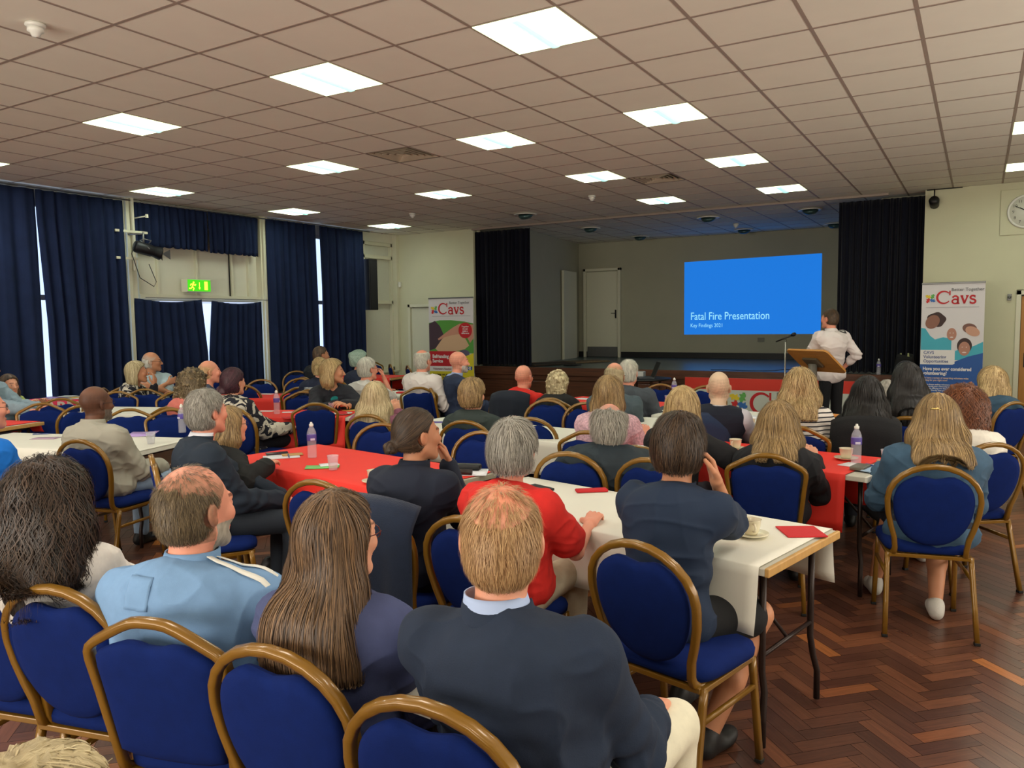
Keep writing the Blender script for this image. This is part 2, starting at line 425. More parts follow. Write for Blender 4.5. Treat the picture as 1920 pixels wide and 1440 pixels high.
# ---------------------------------------------------------------- stage
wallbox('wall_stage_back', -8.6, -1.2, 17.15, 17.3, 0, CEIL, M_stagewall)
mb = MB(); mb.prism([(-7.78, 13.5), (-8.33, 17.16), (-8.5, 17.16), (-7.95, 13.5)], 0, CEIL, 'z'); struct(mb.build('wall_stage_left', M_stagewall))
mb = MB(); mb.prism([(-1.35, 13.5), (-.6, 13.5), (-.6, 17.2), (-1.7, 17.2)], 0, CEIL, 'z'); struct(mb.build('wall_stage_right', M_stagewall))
wallbox('wall_stage_left_return', -8.7, -7.72, 13.5, 13.6, .77, CEIL, M_stagewall)
mb = MB(); mb.box((-4.9, 15.05, .745), (7.6, 4.2, .05)); struct(mb.build('stage_floor', M_stagefloor))
wallbox('trim_1', -8.33, -1.7, 17.1, 17.149, .77, .9, mat('black_skirting', (14, 14, 16), .5))
wallbox('trim_2', -8.62, -1.2, 12.94, 13.0, CEIL - .035, CEIL - .001, M_tbar)
# narrow cream door in the slanted side wall of the stage
r = empty('door_4', (-8.16, 16.25, .77), R_(98.5)); struct(r)
mb = MB(); mb.box((0, -.02, 1.0), (.95, .06, 2.02), bev=.004); mb.build('door_leaf', M_frame, r)
# stage front
mb = MB()
mb.box((-4.67, 12.99, .70), (7.98, .09, .15), bev=.006); 
struct(mb.build('stage_nosing', M_wood_dark))
mb = MB(); mb.box((-4.67, 13.03, .31), (7.9, .03, .62)); 
k = 0
x = -8.6
while x < -.8:
    for dx, wd in ((0, .08),): mb.box((x + .04, 13.005, .33), (.08, .03, .58), bev=.004)
    mb.box((x + .5, 13.008, .33), (.78, .02, .36), bev=.006)
    x += .97
mb.box((-4.67, 13.0, .045), (7.9, .05, .09), bev=.004); mb.box((-4.67, 13.0, .58), (7.9, .04, .09), bev=.004)
struct(mb.build('stage_front', M_wood_dark))
mb = MB(); mb.box((-5.9, 12.75, .1), (4.6, .3, .2), bev=.008); tag(mb.build('stage_step', M_wood_dark), 'low brown wooden step along the foot of the stage front', 'step')
# mats and board lying on the stage, left
mb = MB(); mb.box((0, 0, .015), (1.7, .5, .03), bev=.006); tag(mb.build('wooden_board', mat('board_wood', (120, 100, 70), .7, noise=.1), None, (-7.25, 14.5, .775), R_(62)), 'flat pale wooden board lying on the stage floor at the left wall', 'board')
mb = MB(); mb.box((0, 0, .02), (1.1, .4, .04), bev=.008); tag(mb.build('folded_mat', mat('brown_mat', (54, 46, 36), .9), None, (-7.35, 13.75, .775), R_(70)), 'dark folded mat on the stage floor next to the left stage curtain', 'mat')
mb = MB()
for k in range(5):
    a0 = k * 1.3; mb.tube([(.12 * math.cos(a) * (1 + .1 * k) + .02 * k, .07 * math.sin(a) * (1 + .08 * k), .012 + .004 * k) for a in [a0 + i * .33 for i in range(20)]], .008, 6)
tag(mb.build('cable_coil', M_black, None, (-6.75, 13.45, .775), 0), 'small coil of black cable on the stage edge right of the left stage curtain', 'cable')

# ---------------------------------------------------------------- left wall: window bays
XW = -10.6
wallbox('wall_left', -10.8, -10.6, -3.6, 13.0, 0, .66, M_wall)
wallbox('wall_left', -10.8, -10.6, -3.6, 13.0, 3.3, CEIL, M_wallw)
wallbox('wall_left', -10.8, -10.6, -3.6, 2.2, .66, 3.3, M_wallw)
for y0, y1 in ((6.84, 7.02), (9.32, 9.49)):
    mb = MB(); mb.box((-10.58, (y0 + y1) / 2, CEIL / 2), (.14, y1 - y0, CEIL), bev=.006)
    mb.box((-10.49, y0 + .05, CEIL / 2), (.05, .05, CEIL)); struct(mb.build('column_left', M_frame))
wallbox('trim_3', -10.62, -10.5, 12.92, 13.0, 0, CEIL, M_frame)
M_day = mat('daylit_frosted_glass', (210, 225, 245), .4, emit=(190, 214, 255), estr=1.5)
M_daydim = mat('white_window_blind_panel', (206, 206, 190), .6, noise=.02)
def window(name, y0, y1, glass, vb=(), hb=(2.05,), z0=.66, z1=3.3):
    r = empty(name, (-10.66, (y0 + y1) / 2, z0)); struct(r); w2 = (y1 - y0) / 2; h = z1 - z0
    mb = MB(); mb.box((-.03, 0, h / 2), (.012, 2 * w2, h)); mb.build('window_pane', glass, r)
    mb = MB(); t = .07
    mb.box((0, -w2 + t / 2, h / 2), (.09, t, h), bev=.004); mb.box((0, w2 - t / 2, h / 2), (.09, t, h), bev=.004)
    mb.box((0, 0, t / 2), (.09, 2 * w2, t), bev=.004); mb.box((0, 0, h - t / 2), (.09, 2 * w2, t), bev=.004)
    for z in hb: mb.box((0, 0, z - z0), (.09, 2 * w2, .07), bev=.004)
    for y in vb: mb.box((0, y - (y0 + y1) / 2, h / 2), (.07, .05, h), bev=.004)
    mb.build('window_frame', M_frame, r)
    mb = MB(); mb.box((.06, 0, -.02), (.2, 2 * w2, .035), bev=.005); mb.build('window_sill', M_frame, r)
    return r
window('window_1', 2.2, 4.5, M_day, hb=(2.05,))
window('window_2', 4.5, 6.84, M_day, hb=(2.05,))
window('window_4', 9.49, 12.0, M_day, vb=(10.4, 11.3))
w5 = window('window_5', 12.0, 12.95, M_daydim, hb=(2.08, 3.0))
# bay with white boarded panels above and curtained exit door below
r = empty('window_3', (-10.62, 8.24, 0)); struct(r)
mb = MB(); mb.box((-.03, 0, 2.7), (.03, 2.32, 1.34)); mb.build('panel_board', M_wallw, r)
mb = MB()
for y in (7.08 + .03, 7.42, 8.1, 8.78, 9.12, 9.37): mb.box((.005, y - 8.24, 2.7), (.05, .035, 1.3), bev=.003)
mb.box((.02, 0, 2.09), (.1, 2.32, .07), bev=.005); mb.build('panel_batten', M_frame, r)
mb = MB(); mb.box((-.04, 0, 1.0), (.02, 2.3, 2.0)); mb.build('door_glazing', M_day, r)
mb = MB()
for y in (7.42, 8.74): mb.box((.0, y - 8.24, 2.7), (.012, .014, 1.25))
mb.build('panel_gap', M_black, r)
# radiator casing under the bays
mb = MB(); mb.box((-10.5, 11.3, .26), (.18, 3.3, .52), bev=.01)
for k in range(30): mb.box((-10.405, 9.75 + k * .108, .27), (.012, .05, .4))
tag(mb.build('radiator_casing', mat('radiator_grey', (150, 150, 146), .5)), 'long grey radiator casing low on the window wall below the curtains', 'radiator')

# ---------------------------------------------------------------- curtains
def curtain(name, along, y0, y1, z0, z1, folds, amp, m, label, group, fixed, e0=None, e1=None, seed=0, cat='curtain', sag=0.0, nz=26, taper=.35):
    """along 'y' hangs by the left wall at x=fixed, along 'x' at y=fixed"""
    rnd = random.Random(seed); ph = [rnd.random() * 6.28 for _ in range(6)]
    n = max(40, int(folds * 10))
    def fn(u, v):
        z = z1 + (z0 - z1) * v
        a = (e0(z) if e0 else y0); b = (e1(z) if e1 else y1)
        uu = u + .012 * math.sin(6 * u * PI + ph[0] + v * 1.2)
        y = a + (b - a) * uu if 0 < u < 1 else (a if u == 0 else b)
        A = amp * (taper + (1 - taper) * min(1, v * 1.6 + .1))
        d = A * (math.sin(2 * PI * folds * u + ph[1] + .5 * math.sin(5 * u + ph[2]) + v * .5 * math.sin(9 * u + ph[3])) * .75 + .35 * math.sin(2 * PI * folds * 1.73 * u + ph[4] + v))
        d += .02 * math.sin(3 * u * PI + ph[5]) * v
        zz = z - (.012 * math.sin(2 * PI * folds * u + ph[1] + 1) * (v if v > .9 else 0)) + (sag * math.sin(PI * u) * (-1) if v < .02 else 0)
        return (fixed + d, y * .983, zz) if along == 'y' else (y, fixed - d, zz)
    mb = MB(); mb.sheet(fn, n, nz, .006)
    o = mb.build(name, m); return tag(o, label, cat, group)
G1 = 'navy window curtains'
curtain('curtain', 'y', 2.3, 5.5, .1, 3.42, 15, .055, M_curt, 'full-length navy curtain at the left edge, left of the bright gap', G1, -10.42, e1=lambda z: 5.68 - .0 * (3.1 - z), seed=1)
curtain('curtain', 'y', 5.75, 6.9, .1, 3.42, 7.5, .055, M_curt, 'full-length navy curtain between the bright gap and the column with the spotlight', G1, -10.42, e0=lambda z: 5.70 + min(.07, max(0, (3.1 - z)) * .05), seed=2)
curtain('curtain', 'y', 9.55, 10.70, .5, 3.44, 7, .05, M_curt, 'navy curtain right of the second column, left of the narrow bright slit', G1, -10.42, e1=lambda z: 10.71 - .0 * z, seed=3)
curtain('curtain', 'y', 10.80, 11.98, .5, 3.44, 7, .05, M_curt, 'navy curtain hanging left of the wall speaker', G1, -10.42, e0=lambda z: 10.79, seed=4)
G2 = 'short navy curtains of the exit bay'
curtain('curtain', 'y', 7.06, 8.27, .12, 2.06, 8, .035, M_curt, 'short navy curtain on the left under the exit sign', G2, -10.46, e1=lambda z: 8.30 - max(0, .0 + (z - 1.2)) * .10, seed=5, sag=.05, taper=.7)
curtain('curtain', 'y', 8.33, 9.42, .12, 2.04, 8, .035, M_curt, 'short navy curtain on the right below the white panels', G2, -10.46, e0=lambda z: 8.315 + max(0, z - 1.2) * .10, seed=6, sag=.04, taper=.7)
curtain('curtain_valance', 'y', 7.1, 8.36, 2.82, 3.43, 11, .03, M_curt, 'short navy valance high above the exit sign, left half', 'navy valances', -10.46, seed=7, cat='valance', nz=10)
curtain('curtain_valance', 'y', 8.38, 9.4, 2.80, 3.43, 9, .03, M_curt, 'short navy valance high beside the second column, right half', 'navy valances', -10.46, seed=8, cat='valance', nz=10)
G3 = 'dark velvet stage curtains'
curtain('stage_curtain', 'x', -8.70, -7.42, .79, 3.43, 13, .05, M_velvet, 'dark velvet curtain gathered at the left side of the stage', G3, 13.17, seed=9, taper=.6)
curtain('stage_curtain', 'x', -1.92, -.70, .79, 3.43, 13, .05, M_velvet, 'dark velvet curtain gathered at the right side of the stage behind the speaker', G3, 13.24, seed=10, taper=.6)
mb = MB(); mb.tube([(-10.42, 2.2, 3.44), (-10.42, 6.9, 3.44)], .012, 8); mb.tube([(-10.42, 9.6, 3.455), (-10.42, 12.0, 3.455)], .012, 8); mb.tube([(-10.46, 7.1, 3.44), (-10.46, 9.4, 3.44)], .01, 8); mb.tube([(-10.46, 7.1, 2.07), (-10.46, 9.4, 2.07)], .006, 8)
struct(mb.build('trim_4', M_grey))

# ================================================================ banquet chairs
M_gold = mat('gold_frame_paint', (128, 91, 26), .3, metal=.15, noise=.05, nscale=20, coat=.35)
M_blue = mat('royal_blue_upholstery', (8, 31, 92), .9, spec=.2, noise=.08, nscale=25, bump=.2, bscale=500)
M_foot = mat('rubber_foot', (20, 18, 16), .7)
def back_pt(x, z, off=0.0):
    """plane of the chair back, leaning rearwards; off = distance in front of it"""
    t = R_(11); h = z - .45
    return Vector((x, -.195 - h * math.tan(t) + off, z))
def chair_outline(kind):
    P = []
    if kind == 'round':
        P = [(-.165, .46), (-.172, .52), (-.19, .58), (-.206, .65), (-.212, .71)]
        for k in range(0, 13):
            a = PI - PI * k / 12; P.append((.212 * math.cos(a), .73 + .175 * math.sin(a)))
        P += [(-x, z) for x, z in reversed(P[:5])]
    else:
        H = [(-.18, .46), (-.185, .52), (-.193, .6), (-.20, .68), (-.208, .75), (-.211, .775), (-.210, .797), (-.202, .814), (-.185, .828), (-.13, .858), (-.085, .881), (-.055, .893), (-.03, .897)]
        P = H + [(0, .898)] + [(-x, z) for x, z in reversed(H)]
    return P
def make_chair(kind):
    r = empty('banquet_chair', (0, 0, 0))
    out = chair_outline(kind)
    mb = MB(); pts = [back_pt(x, z) for x, z in out]
    s = out[0][0]
    pre = [Vector((s - .008, .10, .405)), Vector((s - .008, -.10, .407)), Vector((s - .006, -.16, .418)), Vector((s - .002, -.188, .438))]
    post = [Vector((-p.x, p.y, p.z)) for p in reversed(pre)]
    mb.tube(pre + pts + post, .0130, 8, up=(1, 0, 0), sq=(1.0, 1.15)); mb.build('back_frame', M_gold, r)
    # padded back
    ins = []
    if kind == 'round':
        for k in range(44):
            a = 2 * PI * k / 44; cx, sz = math.cos(a), math.sin(a)
            ry = .168 if sz > 0 else .235
            x = .186 * (abs(cx) ** .9) * (1 if cx > 0 else -1); z = .715 + ry * sz
            ins.append([x, z])
    else:
        zz = [(-.166, .50), (-.172, .58), (-.179, .68), (-.186, .76), (-.184, .79), (-.17, .808), (-.13, .83), (-.09, .85), (-.05, .866), (0, .872)]
        pts2 = zz + [(-x, z) for x, z in reversed(zz[:-1])]
        bot = [(.12, .487), (.06, .483), (0, .482), (-.06, .483), (-.12, .487)]
        base = pts2 + bot
        ins = []
        for i in range(len(base)):
            a, b = base[i], base[(i + 1) % len(base)]
            for t in (0, .5): ins.append([a[0] + (b[0] - a[0]) * t, a[1] + (b[1] - a[1]) * t])
    for p in ins:
        if p[1] > .8: p[1] -= .042 * math.exp(-(p[0] / .075) ** 2) + .008 * math.exp(-((abs(p[0]) - .12) / .03) ** 2) * (1 if kind == 'round' else .4)
    n = len(ins); cx, cz = 0, .68
    rings = [(.0, .030), (.5, .029), (.8, .026), (.93, .021), (.985, .012), (1.0, 0)]
    vs = []; fs = []
    for sgn in (1, -1):
        for sc_, th in rings[1:] if True else []:
            for x, z in ins: vs.append(back_pt(cx + (x - cx) * sc_, cz + (z - cz) * sc_, sgn * th))
    m_ = len(rings) - 1
    for side in (0, 1):
        o = side * m_ * n
        c = len(vs); 
        for q in range(m_ - 1):
            for i in range(n):
                f = (o + q * n + i, o + q * n + (i + 1) % n, o + (q + 1) * n + (i + 1) % n, o + (q + 1) * n + i)
                fs.append(f if side else tuple(reversed(f)))
        fs.append(tuple((o + i for i in (range(n) if side == 0 else reversed(range(n))))))
    mb = MB(); mb.add(vs, fs); mb.build('backrest', M_blue, r)
    # seat
    mb = MB()
    def seat_fn(u, v):
        a = 2 * PI * u; e = .38
        c, s_ = math.cos(a), math.sin(a)
        X = .212 * math.copysign(abs(c) ** e, c); Y = .205 * math.copysign(abs(s_) ** e, s_)
        X *= (1 + .05 * (Y / .2))
        prof = [(0, .497), (.5, .495), (.85, .488), (.97, .474), (1.0, .455), (.99, .435), (.9, .428), (0, .427)]
        k = v * (len(prof) - 1); i = int(round(k)); sc_, z = prof[i]
        return (X * sc_, .015 + Y * sc_, z)
    mb.grid(seat_fn, 40, 7); mb.build('seat', M_blue, r)
    mb = MB()
    mb.box((0, -.175, .415), (.38, .024, .02), bev=.003); mb.box((0, .185, .415), (.38, .024, .02), bev=.003)
    for s in (-1, 1): mb.box((s * .19, .005, .415), (.024, .36, .02), bev=.003)
    mb.build('seat_rail', M_gold, r)
    for s in (-1, 1):
        for top, bot in (((s * .195, -.165, .42), (s * .212, -.262, .012)), ((s * .195, .175, .42), (s * .205, .225, .012))):
            a, b = Vector(top), Vector(bot); mid = a.lerp(b, .15)
            mb = MB(); mb.tube([a, mid, a.lerp(b, .6), b], .0125, 8, up=(1, 0, 0), sq=(1, 1.1)); lg = mb.build('leg', M_gold, r)
            mb = MB(); mb.box((b.x, b.y, .008), (.028, .03, .016), bev=.003); mb.build('foot', M_foot, lg)
        mb = MB(); mb.tube([(s * .2, -.19, .31), (s * .2, .19, .31)], .009, 8, up=(1, 0, 0), sq=(1, 1.1)); mb.build('stretcher', M_gold, r)
    return r
CH = {'round': make_chair('round'), 'crown': make_chair('crown')}
CH_USED = {}
CHAIRPOS = []
def chair(kind, top, deg, label, group=None):
    """top = floor-plan position of the top middle of the back, deg = facing (0 = towards the stage, + = turned left)"""
    a = R_(deg); f = (-math.sin(a), math.cos(a)); off = .283
    loc = (top[0] + f[0] * off, top[1] + f[1] * off, 0)
    CHAIRPOS.append((loc, deg))
    g = group or 'blue and gold banquet chairs'
    if kind not in CH_USED:
        o = CH[kind]; CH_USED[kind] = 1; o.location = loc; o.rotation_euler = (0, 0, a); tag(o, label, 'chair', g)
    else: o = copy_tree(CH[kind], loc, a, label, g)
    o['category'] = 'chair'
    return o

# ================================================================ folding tables under paper
M_redcl = mat('red_paper', (232, 50, 38), .65, noise=.02, nscale=6, bump=.1, bscale=40)
M_whitecl = mat('white_paper', (226, 223, 210), .7, noise=.015, nscale=5, bump=.1, bscale=40)
M_lip = mat('beech_edge', (196, 152, 88), .5, noise=.08, nscale=6, stretch=(8, 8, 1))
M_top = mat('grey_laminate_top', (196, 192, 178), .5)
M_leg = mat('brown_steel_leg', (46, 34, 30), .35, metal=.4)
def table(c, deg, cloth, label, clabel, gname, L=1.83, W=.69, drop=.26, ins=(0.03, 0.03), lip=M_lip, drop2=None, seed=0, Z=.745):
    a = R_(deg); rnd = random.Random(seed)
    r = empty('folding_table', (c[0], c[1], 0), a, label, 'table', 'folding tables in the hall')
    mb = MB(); mb.box((0, 0, Z - .017), (L - .03, W, .03), bev=.004); mb.build('tabletop', M_top, r)
    for s in (-1, 1):
        mb = MB(); mb.box((s * (L / 2 - .008), 0, Z - .017), (.018, W, .034), bev=.004); mb.build('edge_strip', lip, r)
    for s in (-1, 1):
        mb = MB()
        x = s * (L / 2 - .075)
        for sy in (-1, 1):
            y = sy * (W / 2 - .115)
            mb.tube([(x, y, Z - .034), (x, y, .42), (x + s * .0, y, .3), (x + s * .012, y * .92 + sy * .02, .22), (x + s * .02, y + sy * .03, .14), (x + s * .02, y + sy * .03, .015)], .0135, 10)
        mb.tube([(x, -(W / 2 - .115), .36), (x, W / 2 - .115, .36)], .010, 8)
        mb.tube([(x, -(W / 2 - .115), Z - .05), (x, W / 2 - .115, Z - .05)], .010, 8)
        mb.tube([(x, 0, .36), (x - s * .18, 0, Z - .2), (x - s * .36, 0, Z - .05)], .008, 8); mb.build('leg_frame', M_leg, r)
    # paper cloth
    d2 = drop if drop2 is None else drop2
    x0, x1 = -L / 2 + ins[0], L / 2 - ins[1]
    ph = [rnd.random() * 6 for _ in range(6)]; fr = [3 + rnd.random() * 3, 6 + rnd.random() * 4]
    ys = [(-W / 2 - .006, -drop), ] 
    def path(v):
        # v 0..1 across: near drop, top, far drop
        tot = drop + W + d2; s = v * tot
        if s < drop: return -W / 2 - .007, Z + .0035 - (drop - s), (drop - s) / drop, -1
        if s < drop + W: return -W / 2 + (s - drop), Z + .0035, 0, 0
        return W / 2 + .007, Z + .0035 - (s - drop - W), (s - drop - W) / d2, 1
    def fn(u, v):
        y, z, k, sd = path(v)
        x = x0 + (x1 - x0) * u
        if sd:
            wv = .012 * math.sin(fr[0] * x + ph[0] + sd) + .007 * math.sin(fr[1] * x * 1.7 + ph[1] + 2 * k)
            y += sd * (.012 * k + abs(wv) * k + .02 * k * k)
            if k > .95: z += .008 * math.sin(fr[0] * 1.3 * x + ph[2])
        return (x, y, z)
    tot = drop + W + d2; nv = 30
    # non-uniform: put rows on the creases
    rows = [i / 6 * drop for i in range(6)] + [drop - .003, drop + .003] + [drop + W * i / 6 for i in range(1, 6)] + [drop + W - .003, drop + W + .003] + [drop + W + d2 * i / 6 for i in range(1, 7)]
    rows = [q / tot for q in rows]
    mb = MB(); m_ = len(rows) - 1
    mb.sheet(lambda u, v: fn(u, rows[int(round(v * m_))]), 36, m_, .0015)
    cm = M_redcl if cloth == 'red' else M_whitecl
    o = mb.build('paper_tablecloth', cm, None, (c[0], c[1], 0), a)
    tag(o, clabel, 'tablecloth', gname or ('%s paper tablecloths' % cloth))
    return r
TZ = .7503   # top of the paper

# ================================================================ small things for the tables
M_china = mat('cream_china', (226, 218, 190), .25, coat=.4)
M_clear = mat('clear_plastic', (225, 225, 235), .12, spec=.8, alpha=.28)
M_label = mat('bottle_label', (92, 78, 160), .5)
M_labelw = mat('bottle_label_white', (210, 205, 225), .5)
M_paper = mat('white_sheet', (228, 228, 232), .6)
M_rednap = mat('red_napkin', (196, 38, 44), .8, bump=.3, bscale=120)
def make_cup():
    r = empty('tea_cup', (0, 0, 0))
    mb = MB(); mb.lathe([(0, .012), (.026, .012), (.031, .02), (.038, .045), (.041, .072), (.0435, .074), (.0395, .070), (.036, .045), (.028, .022), (0, .018)], 28); mb.build('bowl', M_china, r)
    mb = MB(); mb.tube([(.037, 0, .06), (.055, 0, .062), (.064, 0, .05), (.058, 0, .034), (.034, 0, .028)], .0042, 8); mb.build('handle', M_china, r)
    mb = MB(); mb.lathe([(0, .0), (.04, .0), (.045, .004), (.072, .014), (.0725, .017), (.045, .009), (.03, .007), (0, .007)], 32); mb.build('saucer', M_china, r)
    mb = MB(); mb.lathe([(0, .055), (.0365, .055)], 20); mb.build('tea', mat('tea_liquid', (150, 96, 50), .1), r)
    return r
CUP = make_cup(); cup_n = [0]
def cup(x, y, z, rz, label):
    if cup_n[0] == 0: o = CUP; o.location = (x, y, z); o.rotation_euler = (0, 0, rz); tag(o, label, 'cup', 'cream cups on saucers')
    else: o = copy_tree(CUP, (x, y, z), rz, label, 'cream cups on saucers')
    o['category'] = 'cup'; cup_n[0] += 1
def make_bottle():
    r = empty('water_bottle', (0, 0, 0))
    prof = [(0, 0), (.028, 0), (.031, .004)]
    z = .01
    while z < .1: prof += [(.031, z), (.0295, z + .006)]; z += .012
    prof += [(.031, .108), (.031, .165), (.029, .178), (.020, .2), (.0125, .212), (.0125, .222), (0, .222)]
    mb = MB(); mb.lathe(prof, 24); mb.build('bottle_body', M_clear, r)
    mb = MB(); mb.lathe([(.0316, .118), (.0318, .119), (.0318, .159), (.0316, .16)], 24)
    mb.build('label', M_label, r)
    mb = MB(); mb.box((0, -.0318, .128), (.03, .002, .014)); mb.build('label_panel', M_labelw, r)
    mb = MB(); mb.lathe([(.014, .214), (.0145, .216), (.0145, .23), (.008, .234), (.007, .244), (0, .244)], 18); mb.build('cap', M_white, r)
    return r
BOT = make_bottle(); bn = [0]
def bottle(x, y, z, rz, label):
    if bn[0] == 0: o = BOT; o.location = (x, y, z); o.rotation_euler = (0, 0, rz); tag(o, label, 'bottle', 'plastic water bottles')
    else: o = copy_tree(BOT, (x, y, z), rz, label, 'plastic water bottles')
    o['category'] = 'bottle'; bn[0] += 1; return o
def plastic_cup(x, y, z, label, fill=None):
    r = empty('plastic_cup', (x, y, z), 0, label, 'plastic cup', 'clear plastic cups')
    mb = MB(); mb.lathe([(0, 0), (.025, 0), (.035, .085), (.037, .088), (.037, .09), (.0335, .088), (.024, .003), (0, .003)], 24); mb.build('cup_wall', M_clear, r)
    if fill: mb = MB(); mb.lathe([(0, .004), (.0245, .004), (.0285, .04), (0, .04)], 20); mb.build('drink', fill, r)
    return r
def plate(x, y, z, label, food=None, m=None, R=.1):
    r = empty('plate', (x, y, z), 0, label, 'plate')
    mb = MB(); mb.lathe([(0, 0), (R * .6, 0), (R, .012), (R + .002, .015), (R * .62, .006), (0, .005)], 36); mb.build('dish', m or M_china, r)
    if food:
        mb = MB(); rnd = random.Random(3)
        mb.lathe([(0, .006), (.055, .006), (.06, .014), (.045, .026), (0, .03)], 18, M=Matrix.Diagonal((1.1, .7, 1)))
        mb.build('food', food, r)
    return r
def sheet_of_paper(name, x, y, z, rz, w2, h2, m, label, cat, th=.002, curl=0.0):
    mb = MB(); mb.sheet(lambda u, v: ((u - .5) * w2, (v - .5) * h2, th / 2 + .0006 + curl * (2 * u - 1) ** 2), 8, 2, th)
    return tag(mb.build(name, m, None, (x, y, z), rz), label, cat)
def slab(name, x, y, z, rz, dx, dy, dz, m, label, cat, bev=.003, group=None):
    mb = MB(); mb.box((0, 0, dz / 2 + .0005), (dx, dy, dz), bev=min(bev, dz * .4)); return tag(mb.build(name, m, None, (x, y, z), rz), label, cat, group)
def pen(x, y, z, rz, m, label):
    mb = MB(); mb.tube([(-.065, 0, .006), (.05, 0, .006), (.07, 0, .006)], [.0045, .0045, .0012], 8); mb.tube([(-.06, .003, .012), (-.03, .003, .0125)], .0013, 5)
    return tag(mb.build('pen', m, None, (x, y, z), rz), label, 'pen')

# ================================================================ projected slide, lectern, microphone, banners
W17 = 17.149
r = empty('projected_slide', (-4.25, W17, 2.13), 0, 'large bright blue slide projected on the wall behind the stage', 'projected slide')
M_slide = mat('slide_light_blue', (8, 30, 60), .8, emit=(28, 118, 216), estr=1.0)
M_slidetx = mat('slide_light_text', (40, 60, 80), .8, emit=(150, 225, 255), estr=1.0)
mb = MB(); mb.prism([(-1.455, -.83), (1.45, -.82), (1.45, .83), (-1.455, .79)], -.003, 0, 'y'); mb.build('slide_field', M_slide, r)
text_obj('slide_title', 'Fatal Fire Presentation', .238, M_slidetx, r, (-1.31, -.005, -.50), bold=.001, sx=.80)
text_obj('slide_subtitle', 'Key Findings 2021', .118, M_slidetx, r, (-1.31, -.005, -.665), sx=.85)
slab('wall_socket', -4.0, 17.13, 1.14, 0, .14, .02, .09, mat('grey_socket', (120, 120, 108), .5), 'small grey socket on the stage back wall below the blue slide', 'socket')

# lectern, seen from its front (audience) side
M_lect = mat('lectern_beech', (196, 136, 66), .4, noise=.1, nscale=5, stretch=(1, 6, 6))
r = empty('lectern', (-1.72, 10.02, 0), R_(-34), 'wooden lectern with tilted top on a grey post in front of the stage', 'lectern')
mb = MB(); mb.tube([(0, 0, .02), (0, 0, 1.09)], .052, 20); mb.build('post', mat('lectern_grey_post', (130, 126, 116), .4, metal=.3), r)
mb = MB(); mb.box((0, 0, .012), (.5, .42, .024), bev=.006); mb.build('base', M_dkmetal, r)
Mt = Matrix.Rotation(R_(-38), 3, 'X')
mb = MB(); pl = []
for cx, cy, a0 in ((.27, .17, 0), (-.27, .17, 90), (-.27, -.17, 180), (.27, -.17, 270)):
    for k in range(5): a = R_(a0 + k * 22.5); pl.append((cx + .05 * math.cos(a), cy + .05 * math.sin(a)))
mb.prism(pl, -.012, .012, 'z', M=Mt, c=(.03, 0.02, 1.13)); mb.build('reading_top', M_lect, r)
mb = MB(); mb.box(Mt @ Vector((0, 0, -.03)) + Vector((0.0, .02, 1.13)), (.22, .16, .03), M=Mt, bev=.004); mb.build('mounting_plate', mat('lectern_bracket', (96, 84, 66), .5), r)

r = empty('microphone_stand', (-2.05, 10.05, 0), 0, 'straight microphone stand with a black microphone left of the lectern', 'microphone stand')
mb = MB(); mb.lathe([(0, 0), (.13, 0), (.13, .012), (.02, .02), (.012, .03), (0, .03)], 28); mb.build('base', M_black, r)
mb = MB(); mb.tube([(0, 0, .02), (0, 0, 1.38)], .009, 12); mb.build('pole', mat('chrome_pole', (165, 160, 150), .3, metal=.8), r)
mb = MB(); d = Vector((.86, -.1, .36)).normalized(); c = Vector((.02, 0, 1.415))
mb.tube([c - d * .15, c + d * .06], [.009, .0135], 12)
mb.tube([(0, 0, 1.36), c - d * .02], .01, 8); mb.build('microphone', M_black, r)
mb = MB(); mb.tube([c + d * .055, c + d * .075, c + d * .1, c + d * .115], [.014, .024, .023, .012], 14); mb.build('grille', mat('mic_grille', (24, 26, 36), .4, metal=.5), r)
mb = MB(); P = []
for i in range(34):
    t = i / 33; P.append((-3.9 + 2.5 * t, 13.06 + .12 * math.sin(6 * t) + .1 * math.sin(14 * t + 1), .785 + (.05 * math.exp(-((t - .72) / .05) ** 2) + .03 * math.exp(-((t - .5) / .06) ** 2))))
mb.tube(P, .007, 6); tag(mb.build('microphone_cable', M_black), 'thin black cable trailing along the front edge of the stage', 'cable')

# ------------------------------------------------ printed graphics helpers
M_ink_red = mat('print_red', (188, 32, 40), .6); M_ink_grey = mat('print_grey', (110, 110, 112), .6)
M_ink_w = mat('print_white', (226, 224, 222), .6); M_ink_blue = mat('print_blue', (34, 84, 156), .55)
M_ink_yel = mat('print_yellow', (214, 200, 40), .6); M_ink_dk = mat('print_dark', (60, 50, 40), .6)
M_ink_green = mat('print_green', (84, 150, 62), .6); M_ink_tan = mat('print_tan', (206, 170, 136), .6)
def stroke(mb, pts, th, y0=-.0004, y1=.0004):
    """flat stroke with varying width in the xz plane"""
    P = [Vector((p[0], p[1])) for p in pts]; n = len(P); ws = th if isinstance(th, list) else [th] * n
    A = []; B = []
    for i in range(n):
        t = (P[min(i + 1, n - 1)] - P[max(i - 1, 0)]).normalized(); q = Vector((-t.y, t.x)) * ws[i] / 2
        A.append(P[i] + q); B.append(P[i] - q)
    vs = [(p.x, y, p.y) for y in (y0, y1) for p in A + B]; m2 = 2 * n; fs = []
    for i in range(n - 1):
        fs.append((i, i + 1, n + i + 1, n + i)); fs.append((m2 + n + i, m2 + n + i + 1, m2 + i + 1, m2 + i))
        fs.append((i, m2 + i, m2 + i + 1, i + 1)); fs.append((n + i + 1, m2 + n + i + 1, m2 + n + i, n + i))
    fs.append((0, n, m2 + n, m2)); fs.append((n - 1, m2 + n - 1, m2 + 2 * n - 1, 2 * n - 1))
    mb.add(vs, fs, False)
